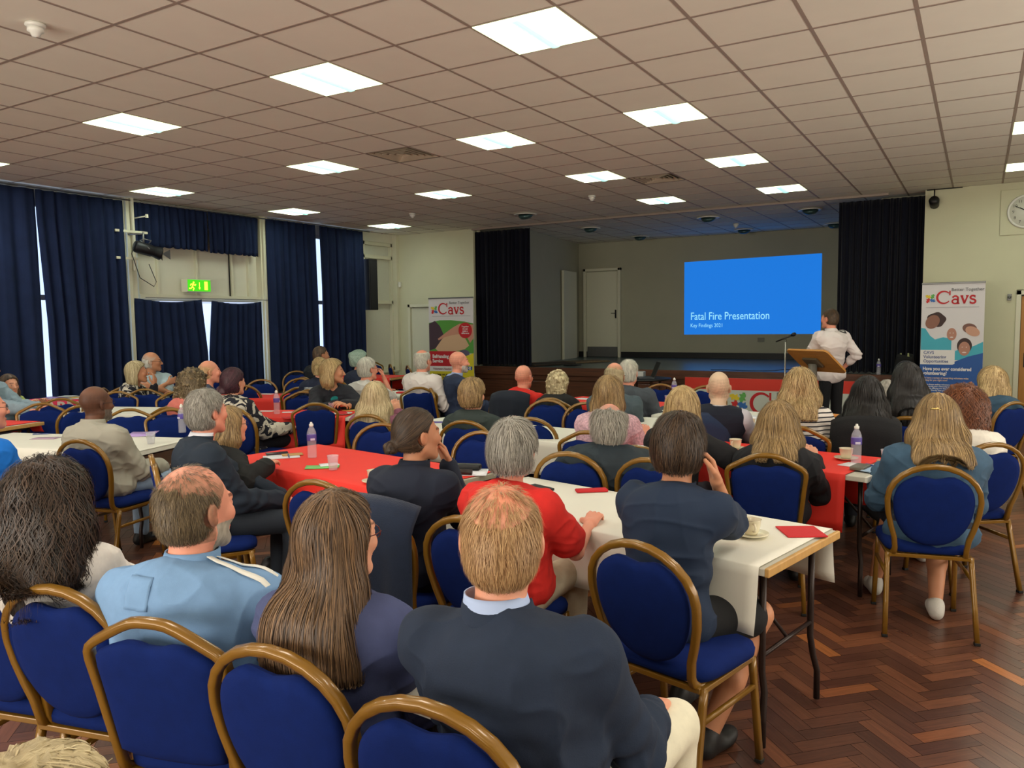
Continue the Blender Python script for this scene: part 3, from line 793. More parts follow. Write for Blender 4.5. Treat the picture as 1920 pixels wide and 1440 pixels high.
def arc(cx, cz, rx, rz, a0, a1, n=22): return [(cx + rx * math.cos(R_(a0 + (a1 - a0) * i / n)), cz + rz * math.sin(R_(a0 + (a1 - a0) * i / n))) for i in range(n + 1)]
def bar(mb, x0, x1, z, t): mb.prism([(x0, z - t / 2), (x1, z - t / 2), (x1, z + t / 2), (x0, z + t / 2)], -.0004, .0004, 'y')
def slab_word(parent, x, z, h, only_c=False):
    """the four-letter slab-serif logotype: tall C, then a v s; h = cap height"""
    mb = MB(); t = .125 * h
    C = arc(x + .5 * h, z + .5 * h, .43 * h, .44 * h, 42, 322, 30)
    ws = [t * (.55 + .65 * abs(math.sin((R_(42 + 280 * i / 30)) / 2 + 0)) ** 2) for i in range(31)]
    stroke(mb, C, [w_ * 1.0 for w_ in ws])
    mb.prism([(x + .84 * h, z + .64 * h), (x + .93 * h, z + .64 * h), (x + .93 * h, z + .98 * h), (x + .84 * h, z + .98 * h)], -.0004, .0004, 'y')
    if not only_c:
        q = x + 1.02 * h; xh = .62 * h
        stroke(mb, arc(q + .22 * h, z + .42 * h, .17 * h, .16 * h, 165, 0, 12) + [(q + .39 * h, z + .2 * h), (q + .39 * h, z + .03 * h)], t)
        stroke(mb, arc(q + .22 * h, z + .19 * h, .19 * h, .155 * h, 0, 360, 20), t * .85)
        bar(mb, q + .33 * h, q + .5 * h, z + .04 * h, t * .8)
        q = x + 1.56 * h
        stroke(mb, [(q + .08 * h, z + .58 * h), (q + .28 * h, z + .03 * h)], t * 1.1); stroke(mb, [(q + .26 * h, z + .03 * h), (q + .46 * h, z + .58 * h)], t * .8)
        bar(mb, q, q + .19 * h, z + .58 * h, t * .75); bar(mb, q + .35 * h, q + .53 * h, z + .58 * h, t * .75)
        q = x + 2.13 * h
        S = arc(q + .22 * h, z + .46 * h, .15 * h, .125 * h, 25, 250, 12) + arc(q + .22 * h, z + .175 * h, .17 * h, .14 * h, 70, -155, 12)
        stroke(mb, S, t)
        bar(mb, q + .33 * h, q + .38 * h, z + .52 * h, .17 * h); bar(mb, q + .03 * h, q + .08 * h, z + .12 * h, .17 * h)
    o = mb.build('logotype', M_ink_red, parent); o.location = (0, -.002, 0); return o
def puzzle(parent, x, z, s):
    rnd = random.Random(5)
    for (dx, dz, c, nm) in ((-.5, .5, (222, 196, 48), 'yellow'), (.5, .5, (96, 168, 84), 'green'), (-.5, -.5, (200, 48, 48), 'red'), (.5, -.5, (52, 104, 176), 'blue')):
        mb = MB(); cx, cz = x + dx * s, z + dz * s; pts = []
        for k in range(48):
            a = 2 * PI * k / 48; c_, s_ = math.cos(a), math.sin(a)
            q = min(1 / max(abs(c_), 1e-6), 1 / max(abs(s_), 1e-6)) * .38
            for j in range(4):
                d = abs((a - j * PI / 2 + PI + .25) % (2 * PI) - PI)
                if d < .34: q += .20 if (j + (dx > 0) + (dz > 0)) % 2 else -.13
            pts.append((cx + c_ * q * s * 1.05, cz + s_ * q * s * 1.05))
        mb.prism(pts, -.0024, -.0012, 'y'); mb.build('puzzle_piece', mat('print_%s_piece' % nm, c, .6), parent)
def blob(mb, pts, y0=-.0016, y1=-.0004): mb.prism(pts, y0, y1, 'y')
def ellipse(cx, cz, rx, rz, n=28, rot=0, wob=0.0, a0=0, a1=360):
    P = []
    for k in range(n):
        a = R_(a0 + (a1 - a0) * k / (n if a1 - a0 == 360 else n - 1)); q = 1 + wob * math.sin(5 * a + 1)
        u, v = rx * q * math.cos(a), rz * q * math.sin(a)
        P.append((cx + u * math.cos(rot) - v * math.sin(rot), cz + u * math.sin(rot) + v * math.cos(rot)))
    return P
def pull_up_banner(loc, rz, w2, h, label, cat='pull-up banner'):
    r = empty('pull_up_banner', loc, rz, label, cat)
    mb = MB(); mb.box((0, 0, .045), (w2 * 2 + .04, .16, .07), bev=.02); mb.build('base_case', M_grey, r)
    mb = MB(); mb.box((0, .004, h / 2 + .06), (w2 * 2, .004, h - .06)); p = mb.build('printed_panel', mat('banner_white', (214, 210, 212), .5), r)
    mb = MB(); mb.box((0, .004, h + .035), (w2 * 2 + .01, .02, .025), bev=.004); mb.build('top_rail', M_grey, r)
    mb = MB(); mb.tube([(0, .03, .06), (0, .03, h + .03)], .01, 8); mb.build('support_pole', M_grey, r)
    return r
# banner beside the clock wall: volunteering
B2 = pull_up_banner((-.31, 12.2, 0), R_(-4), .375, 2.06, 'tall blue and white pull-up banner about volunteering, right of the stage')
def card(parent, name, m, pts, y0=-.0016, y1=-.0004):
    mb = MB(); mb.prism(pts, y0, y1, 'y'); return mb.build(name, m, parent)
puzzle(B2, -.27, 1.89, .055)
slab_word(B2, -.20, 1.81, .185)
text_obj('tagline', 'Better Together', .058, M_ink_grey, B2, (-.02, -.002, 1.985), sx=1.0, bold=.0008)
card(B2, 'rule_line', M_ink_grey, [(-.32, 1.765), (.31, 1.765), (.31, 1.769), (-.32, 1.769)])
M_sc = mat('print_scrubs_teal', (70, 170, 190), .6); M_sk1 = mat('print_skin_brown', (140, 96, 80), .6); M_sk2 = mat('print_skin_mid', (178, 128, 108), .6)
M_sk3 = mat('print_skin_light', (200, 152, 128), .6); M_hr = mat('print_hair_dark', (62, 42, 40), .6)
card(B2, 'portrait_shoulder', M_sc, [(-.372, 1.30), (-.372, 1.49), (-.32, 1.48), (-.26, 1.38), (-.2, 1.33), (-.1, 1.36), (0, 1.34), (0, 1.15), (-.37, 1.15)])
card(B2, 'portrait_shoulder', M_sc, [(.0, 1.05), (.02, 1.16), (.14, 1.22), (.26, 1.24), (.37, 1.30), (.372, 1.2), (.372, 1.05)])
card(B2, 'portrait_hair', M_hr, ellipse(-.19, 1.60, .115, .10, wob=.06), -.0022, -.0016)
card(B2, 'portrait_face', M_sk1, ellipse(-.235, 1.57, .08, .10, rot=-.6), -.0028, -.0022)
card(B2, 'portrait_face', M_sk2, ellipse(0.0, 1.40, .058, .085), -.0028, -.0022)
card(B2, 'portrait_hair', mat('print_hair_auburn', (120, 84, 74), .6), ellipse(.21, 1.48, .085, .065, rot=-.2), -.0022, -.0016)
card(B2, 'portrait_face', M_sk3, ellipse(.245, 1.44, .09, .06, rot=-.5), -.0028, -.0022)
card(B2, 'portrait_hair', M_hr, ellipse(.155, 1.245, .088, .105), -.0030, -.0024)
card(B2, 'portrait_face', M_sk2, ellipse(.155, 1.205, .068, .095), -.0036, -.0030)
for fx, fz, sc_ in ((0, 1.40, .8), (.155, 1.205, 1.0)):
    mb = MB()
    for s in (-1, 1): mb.prism(ellipse(fx + s * .024 * sc_, fz + .022 * sc_, .009 * sc_, .005 * sc_, 10), -.0042, -.0036, 'y')
    mb.prism(ellipse(fx, fz - .05 * sc_, .026 * sc_, .009 * sc_, 12), -.0042, -.0036, 'y'); mb.build('portrait_features', M_ink_w if fx == 0 else mat('print_smile', (225, 205, 200), .6), B2)
card(B2, 'blue_field', M_ink_blue, [(-.374, .08), (.374, .08), (.374, 1.15), (.2, 1.10), (.05, 1.03), (-.05, 1.0), (-.374, 1.0)], -.0034, -.0026)
card(B2, 'title_box', M_ink_w, [(-.374, .985), (.02, .985), (.045, 1.0), (.045, 1.17), (.03, 1.185), (-.374, 1.185)], -.0044, -.0034)
M_ink_slate = mat('print_slate', (78, 92, 140), .6)
text_obj('title_text', 'CAVS\nVolunteering\nOpportunities', .058, M_ink_slate, B2, (-.335, -.0055, 1.13), bold=.0012, sx=.92, line=1.02)
text_obj('heading_text', 'Have you ever considered\nvolunteering?', .064, M_ink_w, B2, (-.34, -.0042, .905), bold=.002, sx=.86, line=.95)
text_obj('body_text', 'We have a variety of rewarding voluntary roles\nwaiting for you right now!', .033, mat('print_peach', (214, 186, 160), .6), B2, (-.34, -.0042, .79), bold=.0008, sx=.88)
text_obj('body_text', 'We are always seeking volunteers who wish to discover a\nway of serving your community by helping others in the\ncommunity, offering your time to a range of opportunities,\njoining our friendly team you will:', .027, M_ink_w, B2, (-.34, -.0042, .70), bold=.0006, sx=.9)
text_obj('body_text', '- Meet new people', .027, M_ink_w, B2, (-.33, -.0042, .54), sx=.9)

# banner left of the stage: befriending service
B1 = pull_up_banner((-8.74, 12.35, 0), R_(4), .50, 2.08, 'tall pull-up banner with clasped hands and yellow panel, left of the stage')
puzzle(B1, -.37, 1.89, .07)
slab_word(B1, -.28, 1.80, .225)
text_obj('tagline', 'Better Together', .068, M_ink_grey, B1, (-.03, -.002, 2.0), bold=.0008, sx=1.0)
card(B1, 'rule_line', M_ink_grey, [(-.42, 1.765), (.44, 1.765), (.44, 1.77), (-.42, 1.77)])
card(B1, 'photo_grass', M_ink_green, [(-.498, 1.05), (.498, 1.05), (.498, 1.62), (.3, 1.66), (0, 1.69), (-.25, 1.69), (-.498, 1.64)], -.0008, -.0002)
card(B1, 'photo_dark_sleeve', mat('print_plum', (70, 52, 62), .6), [(-.498, 1.1), (-.498, 1.62), (-.36, 1.68), (-.25, 1.58), (-.17, 1.42), (-.2, 1.3), (-.34, 1.15)], -.0014, -.0008)
card(B1, 'photo_hand', M_ink_tan, [(-.36, 1.14), (-.2, 1.33), (-.02, 1.45), (.12, 1.47), (.25, 1.44), (.34, 1.3), (.4, 1.2), (.3, 1.13), (.1, 1.09), (0, 1.09), (-.1, 1.08), (-.3, 1.09)], -.0020, -.0014)
card(B1, 'photo_hand', mat('print_pink_skin', (196, 140, 118), .6), [(-.3, 1.33), (-.1, 1.46), (.05, 1.55), (.2, 1.62), (.498, 1.6), (.498, 1.34), (.42, 1.25), (.36, 1.36), (.2, 1.42), (.02, 1.40), (-.15, 1.36), (-.28, 1.30)], -.0026, -.0020)
card(B1, 'photo_shadow', mat('print_mauve', (90, 84, 110), .6), ellipse(.25, 1.02, .16, .09, rot=.3), -.0020, -.0014)
card(B1, 'yellow_field', M_ink_yel, [(-.498, .1), (.498, .1), (.498, 1.06), (.36, 1.01), (.2, .97), (-.498, .86)], -.0032, -.0026)
card(B1, 'round_badge', M_ink_red, ellipse(.32, 1.49, .15, .15, 40), -.0038, -.0032)
text_obj('badge_text', 'Together\nwe can\nmake a\ndifference', .042, M_ink_w, B1, (.32, -.0046, 1.55), align='CENTER', bold=.001)
card(B1, 'red_box', M_ink_red, [(-.498, .80), (.15, .80), (.15, 1.06), (.12, 1.09), (-.498, 1.09)], -.0038, -.0032)
text_obj('title_text', 'Befriending\nService', .095, M_ink_w, B1, (-.43, -.0048, .96), bold=.003, sx=.86, line=.95)
card(B1, 'white_strip', M_ink_w, [(-.498, .70), (.12, .70), (.12, .80), (-.498, .80)], -.0038, -.0032)
text_obj('strip_text', 'Volunteers Needed', .055, mat('print_maroon', (130, 60, 70), .6), B1, (-.42, -.0048, .73), bold=.001, sx=.95)
text_obj('body_text', 'Reaching out to people\nPoint and Romsey in\nneed of:', .058, M_ink_dk, B1, (-.42, -.0042, .62), bold=.002, sx=.88, line=1.05)
text_obj('list_text', '-  Friendship\n-  Companionship', .058, M_ink_dk, B1, (-.38, -.0042, .40), bold=.001, sx=.88, line=1.05)
card(B1, 'blue_box', mat('print_mid_blue', (30, 84, 160), .6), [(.29, .73), (.46, .73), (.46, .80), (.29, .80)], -.0044, -.0038)
text_obj('box_text', 'NHS', .075, M_ink_w, B1, (.30, -.0055, .74), bold=.002, sx=.9)

# red and white display board standing against the stage front
DB = empty('display_board', (-2.63, 12.62, 0), 0, 'long low red and white display board leaning before the stage behind the lectern', 'display board')
mb = MB(); mb.box((0, .006, .35), (3.1, .01, .68)); mb.build('board_panel', mat('board_white', (196, 202, 192), .5), DB)
card(DB, 'red_band', mat('board_red', (206, 50, 34), .5), [(-1.55, .50), (1.55, .50), (1.55, .69), (-1.55, .69)], -.0012, -.0002)
puzzle(DB, -.66, .32, .13)
slab_word(DB, -.48, .12, .36)
text_obj('tagline', 'Better Together', .12, M_ink_grey, DB, (-.07, -.002, .40), bold=.001)
mb = MB()
for x in (-1.2, 0, 1.2): mb.tube([(x, .01, .6), (x, .22, .01)], .01, 8)
mb.build('prop_leg', M_grey, DB)

# clock with its square backing panel
CK = empty('wall_clock', (.525, 12.985, 3.07), 0, 'round white wall clock on a square panel at the right edge', 'clock')
mb = MB(); mb.box((0, .004, 0), (.62, .016, .62), bev=.003); mb.build('backing_panel', M_wall, CK)
mb = MB(); mb.lathe([(0, 0), (.225, 0), (.235, .02), (.225, .035), (.21, .035), (.205, .022), (0, .022)], 48, M=Matrix.Rotation(R_(90), 3, 'X')); mb.build('clock_case', M_white, CK)
mb = MB(); mb.lathe([(0, .0225), (.204, .0225), (.204, .0235), (0, .0235)], 48, M=Matrix.Rotation(R_(90), 3, 'X')); mb.build('dial', mat('dial_white', (216, 216, 202), .5), CK)
for k in range(1, 13):
    a = PI / 2 - k * PI / 6
    text_obj('numeral', str(k), .055, M_ink_dk, CK, (.16 * math.cos(a), -.0245, .16 * math.sin(a) - .018), align='CENTER')
mb = MB()
for ang, ln, wd in ((302, .10, .012), (300, .16, .008)):
    a = R_(90 - ang); mb.tube([(0, -.03, 0), (ln * math.cos(a), -.03, ln * math.sin(a))], wd / 2, 6)
mb.build('clock_hands', M_black, CK)

# fire exit sign, emergency lit
EX = empty('exit_sign', (-10.44, 8.01, 2.27), R_(90), 'lit green exit sign with running figure above the short curtains', 'exit sign')
mb = MB(); mb.box((0, .07, 0), (.44, .14, .2), bev=.006); mb.build('sign_case', M_frame, EX)
M_exg = mat('exit_green_light', (20, 140, 30), .4, emit=(70, 200, 20), estr=1.1); M_exy = mat('exit_figure_light', (240, 220, 90), .4, emit=(255, 205, 70), estr=1.4)
mb = MB(); mb.box((0, -.004, 0), (.41, .006, .175)); mb.build('sign_face', M_exg, EX)
mb = MB(); mb.prism(ellipse(-.105, .045, .016, .016, 14), -.010, -.008, 'y')
for pts in ([(-.11, .03), (-.13, -.02)], [(-.13, -.02), (-.10, -.045), (-.12, -.075)], [(-.13, -.02), (-.16, -.05), (-.19, -.045)], [(-.115, .02), (-.08, .0), (-.065, .02)], [(-.118, .02), (-.15, .02), (-.165, -.005)]):
    stroke(mb, pts, .018, -.010, -.008)
stroke(mb, [(0, .05), (0, -.035)], .01, -.010, -.008); mb.prism([(-.02, -.03), (.02, -.03), (0, -.062)], -.010, -.008, 'y')
mb.prism([(.09, -.065), (.15, -.065), (.15, .065), (.09, .065)], -.010, -.008, 'y'); mb.build('sign_pictogram', M_exy, EX)

# lantern on the column, wall bars, line speaker
SL = empty('stage_lantern', (-10.28, 6.98, 2.84), 0, 'black theatre spotlight clamped to the column between the curtains', 'spotlight')
d = Vector((.25, .95, -.25)).normalized()
mb = MB(); c = Vector((0.06, .02, -.10)); q = d.to_track_quat('Z', 'Y').to_matrix()
mb.lathe([(0, -.18), (.07, -.18), (.085, -.16), (.085, .06), (.075, .08), (.095, .17), (.095, .19), (.06, .19), (0, .17)], 18, c=c, M=q); mb.build('lantern_body', M_dkmetal, SL)
mb = MB()
for sg in (-1, 1):
    n_ = q @ Vector((sg * .12, 0, 0)); mb.add([c + d * .19 + n_ * .8, c + d * .27 + n_ * 1.2 + Vector((0, 0, .07)), c + d * .27 + n_ * 1.2 - Vector((0, 0, .07)), c + d * .19 + n_ * .8 + Vector((0, 0, -.02)), c + d * .2 + n_ * .84, c + d * .272 + n_ * 1.24 + Vector((0, 0, .07)), c + d * .272 + n_ * 1.24 - Vector((0, 0, .07)), c + d * .2 + n_ * .84 + Vector((0, 0, -.02))], [(0, 1, 2, 3), (7, 6, 5, 4), (0, 4, 5, 1), (1, 5, 6, 2), (2, 6, 7, 3), (3, 7, 4, 0)], False)
mb.build('barn_door', M_black, SL)
mb = MB(); mb.tube([(-.22, -.1, .12), (.06, -.04, .12)], .012, 8); mb.tube([(.06, -.03, .14), (.06, -.03, -.02)], .014, 8)
mb.tube([c + q @ Vector((-.1, 0, 0)), Vector((.02, -.06, .03)), Vector((.06, -.03, .05)), Vector((.1, .06, .03)), c + q @ Vector((.1, 0, 0))], .009, 8); mb.build('yoke', M_grey, SL)
mb = MB(); mb.tube([c - d * .18, c - d * .22 + Vector((0, 0, -.12)), c + Vector((-.05, -.1, -.4)), c + Vector((0, .08, -.52)), c + Vector((.0, .12, -.45)), c + Vector((-.02, .03, -.2))], .006, 6); mb.build('power_cable', M_black, SL)
mb = MB()
mb.box((-10.42, 6.9, 3.0), (.03, .5, .035), bev=.003); mb.box((-10.42, 6.82, 2.62), (.03, .34, .035), bev=.003)
mb.box((-10.46, 6.95, 3.0), (.06, .03, 1.1)); mb.tube([(-10.45, 6.98, 3.2), (-10.25, 7.04, 3.22)], .01, 8); mb.box((-10.25, 7.04, 3.22), (.03, .03, .05))
tag(mb.build('lighting_bracket', M_frame), 'cream bracket bars fixed across the column above the spotlight', 'bracket')
LS = empty('wall_speaker', (-10.36, 11.93, 2.41), R_(0), 'tall narrow black column speaker beside the right-hand window', 'speaker')
mb = MB(); mb.box((0, 0, 0), (.16, .24, 1.0), bev=.01); mb.build('cabinet', M_black, LS)
mb = MB(); mb.box((.083, 0, 0), (.006, .2, .95)); mb.build('grille', mat('speaker_cloth', (26, 26, 28), .9, bump=.3, bscale=600), LS)
mb = MB(); mb.box((-.13, 0, .3), (.1, .04, .06)); mb.box((-.13, 0, -.3), (.1, .04, .06)); mb.build('bracket', M_grey, LS)
mb = MB(); mb.box((0, 0, 0), (.05, .05, .11), bev=.008); tag(mb.build('alarm_sensor', M_white, None, (-10.46, 12.96, 2.45), 0), 'small white box high in the corner right of the window', 'sensor')
PT = empty('projector_lamp', (-.6, 12.9, 3.28), 0, 'small black spotlight hanging at the ceiling by the right stage curtain', 'spotlight')
mb = MB(); mb.lathe([(0, -.08), (.06, -.08), (.07, .05), (.05, .09), (0, .09)], 14, M=Matrix.Rotation(1.1, 3, 'X')); mb.build('lamp_body', M_black, PT)
mb = MB(); mb.tube([(0, 0, .04), (0, 0, .19)], .01, 8); mb.tube([(-.1, 0, .18), (.35, 0, .18)], .008, 8); mb.build('hanger', M_black, PT)

# laptop table in front of the stage
LT = empty('laptop_table', (-4.55, 11.7, 0), 0, 'small dark round table holding a laptop in front of the stage', 'table')
mb = MB(); mb.lathe([(0, .7), (.42, .7), (.43, .71), (.43, .725), (.42, .73), (0, .73)], 40); mb.build('tabletop', M_black, LT)
for k in range(4):
    a = PI / 4 + k * PI / 2; mb = MB(); mb.tube([(.28 * math.cos(a), .28 * math.sin(a), .7), (.3 * math.cos(a), .3 * math.sin(a), .01)], .02, 8); mb.build('leg', mat('brown_table_leg', (84, 56, 36), .5), LT)
LP = empty('laptop', (-4.5, 11.62, .731), R_(-60), 'open black laptop seen from the side on the small dark table', 'laptop')
mb = MB(); mb.box((0, 0, .01), (.36, .25, .018), bev=.004); mb.build('keyboard_base', mat('laptop_grey', (70, 72, 76), .4, metal=.5), LP)
Mx = Matrix.Rotation(R_(-22), 3, 'X'); mb = MB(); mb.box(Mx @ Vector((0, 0, .125)) + Vector((0, .125, .02)), (.36, .01, .25), M=Mx, bev=.003); mb.build('lid', M_black, LP)
slab('projector', -4.72, 11.82, .731, R_(10), .26, .2, .09, mat('projector_white', (190, 190, 186), .4), 'small pale box behind the laptop on the dark table', 'projector', .01)

# things at the right of the stage: bottle and black bag
bottle(-1.28, 12.98, .776, 0, 'water bottle standing on the stage edge before the right curtain')
BG = empty('black_bag', (-.93, 12.93, .776), 0, 'open black bag with bottles showing at the right end of the stage', 'bag')
mb = MB(); mb.sheet(lambda u, v: ((.16 - .05 * v) * math.cos(2 * PI * u) * (1 + .06 * math.sin(7 * u * PI)), (.07 - .01 * v) * math.sin(2 * PI * u), .3 * v + .02 * math.sin(4 * PI * u) * v), 28, 6, .006); mb.box((0, 0, .006), (.26, .11, .01)); mb.build('bag_body', mat('bag_cloth', (14, 14, 16), .8), BG)
mb = MB()
for x in (-.05, .05): mb.lathe([(0, .02), (.028, .02), (.03, .25), (.012, .3), (.012, .33), (0, .33)], 12, c=(x, 0, 0))
mb.build('bottle_tops', mat('pale_lids', (170, 176, 120), .4), BG)

# ================================================================ people: smooth bodies grown from distance fields
F32 = np.float32
class Field:
    def __init__(s, lo, hi, h):
        s.h = h; s.lo = np.array(lo, float); n = np.ceil((np.array(hi) - s.lo) / h).astype(int) + 1; s.n = n
        s.ax = [(s.lo[i] + h * np.arange(n[i])).astype(F32) for i in range(3)]
        s.F = np.full(tuple(n), .06, F32)
    def blk(s, lo, hi):
        a = np.clip(np.floor((np.array(lo) - s.lo) / s.h).astype(int), 0, s.n); b = np.clip(np.ceil((np.array(hi) - s.lo) / s.h).astype(int) + 1, 0, s.n)
        sl = tuple(slice(a[i], b[i]) for i in range(3))
        if any(b[i] <= a[i] for i in range(3)): return None, None, None, None
        return sl, s.ax[0][sl[0]][:, None, None], s.ax[1][sl[1]][None, :, None], s.ax[2][sl[2]][None, None, :]
    def put(s, sl, d, k, op):
        A = s.F[sl]
        if op == 'u':
            hh = np.maximum(k - np.abs(A - d), 0) / k; s.F[sl] = np.minimum(A, d) - hh * hh * k * .25
        elif op == 's':
            d = -d; hh = np.maximum(k - np.abs(A - d), 0) / k; s.F[sl] = np.maximum(A, d) + hh * hh * k * .25
        elif op == 'i':
            hh = np.maximum(k - np.abs(A - d), 0) / k; s.F[sl] = np.maximum(A, d) + hh * hh * k * .25
    def cone(s, a, b, ra, rb, k=.02, op='u'):
        a = np.array(a, float); b = np.array(b, float); m = max(ra, rb) + k + .01
        sl, X, Y, Z = s.blk(np.minimum(a, b) - m, np.maximum(a, b) + m)
        if sl is None: return
        ba = b - a; L2 = max(float(ba @ ba), 1e-9)
        px, py, pz = X - F32(a[0]), Y - F32(a[1]), Z - F32(a[2])
        t = np.clip((px * F32(ba[0]) + py * F32(ba[1]) + pz * F32(ba[2])) / F32(L2), 0, 1)
        d = np.sqrt((px - t * F32(ba[0])) ** 2 + (py - t * F32(ba[1])) ** 2 + (pz - t * F32(ba[2])) ** 2) - (F32(ra) + F32(rb - ra) * t)
        s.put(sl, d, F32(k), op)
    def ell(s, c, r, k=.02, op='u', R=None):
        c = np.array(c, float); r = np.array(r, float); m = float(r.max()) + k + .01 if R is not None else r + k + .01
        sl, X, Y, Z = s.blk(c - m, c + m)
        if sl is None: return
        x, y, z = X - F32(c[0]), Y - F32(c[1]), Z - F32(c[2])
        if R is not None:
            x, y, z = [x * F32(R[0][i]) + y * F32(R[1][i]) + z * F32(R[2][i]) for i in range(3)]
        k0 = np.sqrt((x / F32(r[0])) ** 2 + (y / F32(r[1])) ** 2 + (z / F32(r[2])) ** 2)
        k1 = np.sqrt((x / F32(r[0] ** 2)) ** 2 + (y / F32(r[1] ** 2)) ** 2 + (z / F32(r[2] ** 2)) ** 2)
        d = k0 * (k0 - 1) / np.maximum(k1, 1e-6)
        s.put(sl, d.astype(F32), F32(k), op)
    def fn(s, f, k=.01, op='i'):
        X, Y, Z = s.ax[0][:, None, None], s.ax[1][None, :, None], s.ax[2][None, None, :]
        s.put((slice(None),) * 3, f(X, Y, Z).astype(F32), F32(k), op)
    def sample(s, P):
        q = (P - s.lo) / s.h; q = np.clip(q, 0, s.n - 1.001); i = q.astype(int); f = q - i
        F = s.F; r = 0
        for dx in (0, 1):
            for dy in (0, 1):
                for dz in (0, 1):
                    wt = (f[:, 0] if dx else 1 - f[:, 0]) * (f[:, 1] if dy else 1 - f[:, 1]) * (f[:, 2] if dz else 1 - f[:, 2])
                    r = r + wt * F[i[:, 0] + dx, i[:, 1] + dy, i[:, 2] + dz]
        return r
    def grad(s, P, e=None):
        e = e or s.h; G = np.stack([s.sample(P + d) - s.sample(P - d) for d in np.eye(3) * e], 1)
        return G / np.maximum(np.linalg.norm(G, axis=1, keepdims=True), 1e-9)
    def nets(s):
        F = s.F.copy(); F[0] = F[-1] = .05; F[:, 0] = F[:, -1] = .05; F[:, :, 0] = F[:, :, -1] = .05
        S = F < 0; c = S[:-1, :-1, :-1].astype(np.int8)
        cnt = np.zeros_like(c)
        for dx in (0, 1):
            for dy in (0, 1):
                for dz in (0, 1): cnt += S[dx:S.shape[0] - 1 + dx, dy:S.shape[1] - 1 + dy, dz:S.shape[2] - 1 + dz]
        act = (cnt > 0) & (cnt < 8); I = np.argwhere(act); idx = np.full(act.shape, -1, np.int32); idx[act] = np.arange(len(I))
        acc = np.zeros((len(I), 3)); num = np.zeros(len(I))
        cor = [(0, 0, 0), (1, 0, 0), (0, 1, 0), (1, 1, 0), (0, 0, 1), (1, 0, 1), (0, 1, 1), (1, 1, 1)]
        V = [F[I[:, 0] + a, I[:, 1] + b, I[:, 2] + d] for a, b, d in cor]
        for p in range(8):
            for q in range(p + 1, 8):
                df = [cor[q][i] - cor[p][i] for i in range(3)]
                if sum(abs(x) for x in df) != 1: continue
                m = (V[p] < 0) != (V[q] < 0)
                t = np.where(m, V[p] / np.where(m, V[p] - V[q], 1), 0)
                for i in range(3): acc[:, i] += np.where(m, cor[p][i] + t * df[i], 0)
                num += m
        P = s.lo + s.h * (I + acc / num[:, None])
        Q = []
        for ax in range(3):
            o = [slice(None)] * 3; o2 = [slice(None)] * 3; o[ax] = slice(0, -1); o2[ax] = slice(1, None)
            A, B = S[tuple(o)], S[tuple(o2)]; E_ = np.argwhere(A != B); inside = A[tuple(E_.T)]
            u, v = (ax + 1) % 3, (ax + 2) % 3
            ok = (E_[:, u] > 0) & (E_[:, v] > 0) & (E_[:, u] < S.shape[u] - 1) & (E_[:, v] < S.shape[v] - 1); E_ = E_[ok]; inside = inside[ok]
            def g(du, dv):
                J = E_.copy(); J[:, u] -= du; J[:, v] -= dv; return idx[J[:, 0], J[:, 1], J[:, 2]]
            a, b, c_, d = g(1, 1), g(0, 1), g(0, 0), g(1, 0)
            q = np.stack([a, b, c_, d], 1); q[~inside] = q[~inside][:, ::-1]; Q.append(q)
        return P, np.concatenate(Q)
def np_mesh(name, P, Q, mats, attr=None, smooth=True):
    me = bpy.data.meshes.new(name); n = len(P); k = Q.shape[1]
    me.vertices.add(n); me.vertices.foreach_set('co', P.astype(F32).ravel())
    me.loops.add(Q.size); me.loops.foreach_set('vertex_index', Q.astype(np.int32).ravel())
    me.polygons.add(len(Q)); me.polygons.foreach_set('loop_start', np.arange(0, Q.size, k, dtype=np.int32))
    try: me.polygons.foreach_set('loop_total', np.full(len(Q), k, np.int32))
    except Exception: pass
    me.polygons.foreach_set('use_smooth', np.full(len(Q), smooth, bool))
    if attr is not None:
        ca = me.color_attributes.new('tint', 'FLOAT_COLOR', 'POINT')
        ca.data.foreach_set('color', np.concatenate([attr, np.ones((n, 1))], 1).astype(F32).ravel())
    me.materials.append(mats); me.update(calc_edges=True); me.validate()
    return me
def wnoise(P, f, seed, octs=3):
    """cheap smooth noise from warped sines"""
    r = np.random.RandomState(seed); out = 0; a = 1.0
    for o in range(octs):
        D = r.normal(size=(4, 3)); D /= np.linalg.norm(D, axis=1, keepdims=True); ph = r.rand(4) * 6.28
        W = P + .35 / f * np.sin(P[:, [1, 2, 0]] * f * .9 + ph[:3])
        out = out + a * sum(np.sin(W @ D[i] * f + ph[i]) for i in range(4)) / 4; a *= .5; f *= 2.1
    return out
def rotm(yaw=0, pitch=0, roll=0):
    """local->parent rotation; pitch>0 looks up"""
    return np.array(Matrix.Rotation(yaw, 3, 'Z') @ Matrix.Rotation(pitch, 3, 'X') @ Matrix.Rotation(roll, 3, 'Y'))
M_skin = {}
def skin_mat(name, col):
    if name not in M_skin:
        M_skin[name] = mat('skin_' + name, col, .5, spec=.4, noise=.05, nscale=14, bump=.06, bscale=260, attr='tint')
    return M_skin[name]
SK = {'pale': (212, 184, 156), 'fair': (222, 160, 130), 'pink': (226, 152, 126), 'tan': (198, 138, 104), 'dark': (108, 72, 54), 'olive': (192, 136, 106), 'ginger': (222, 156, 128)}
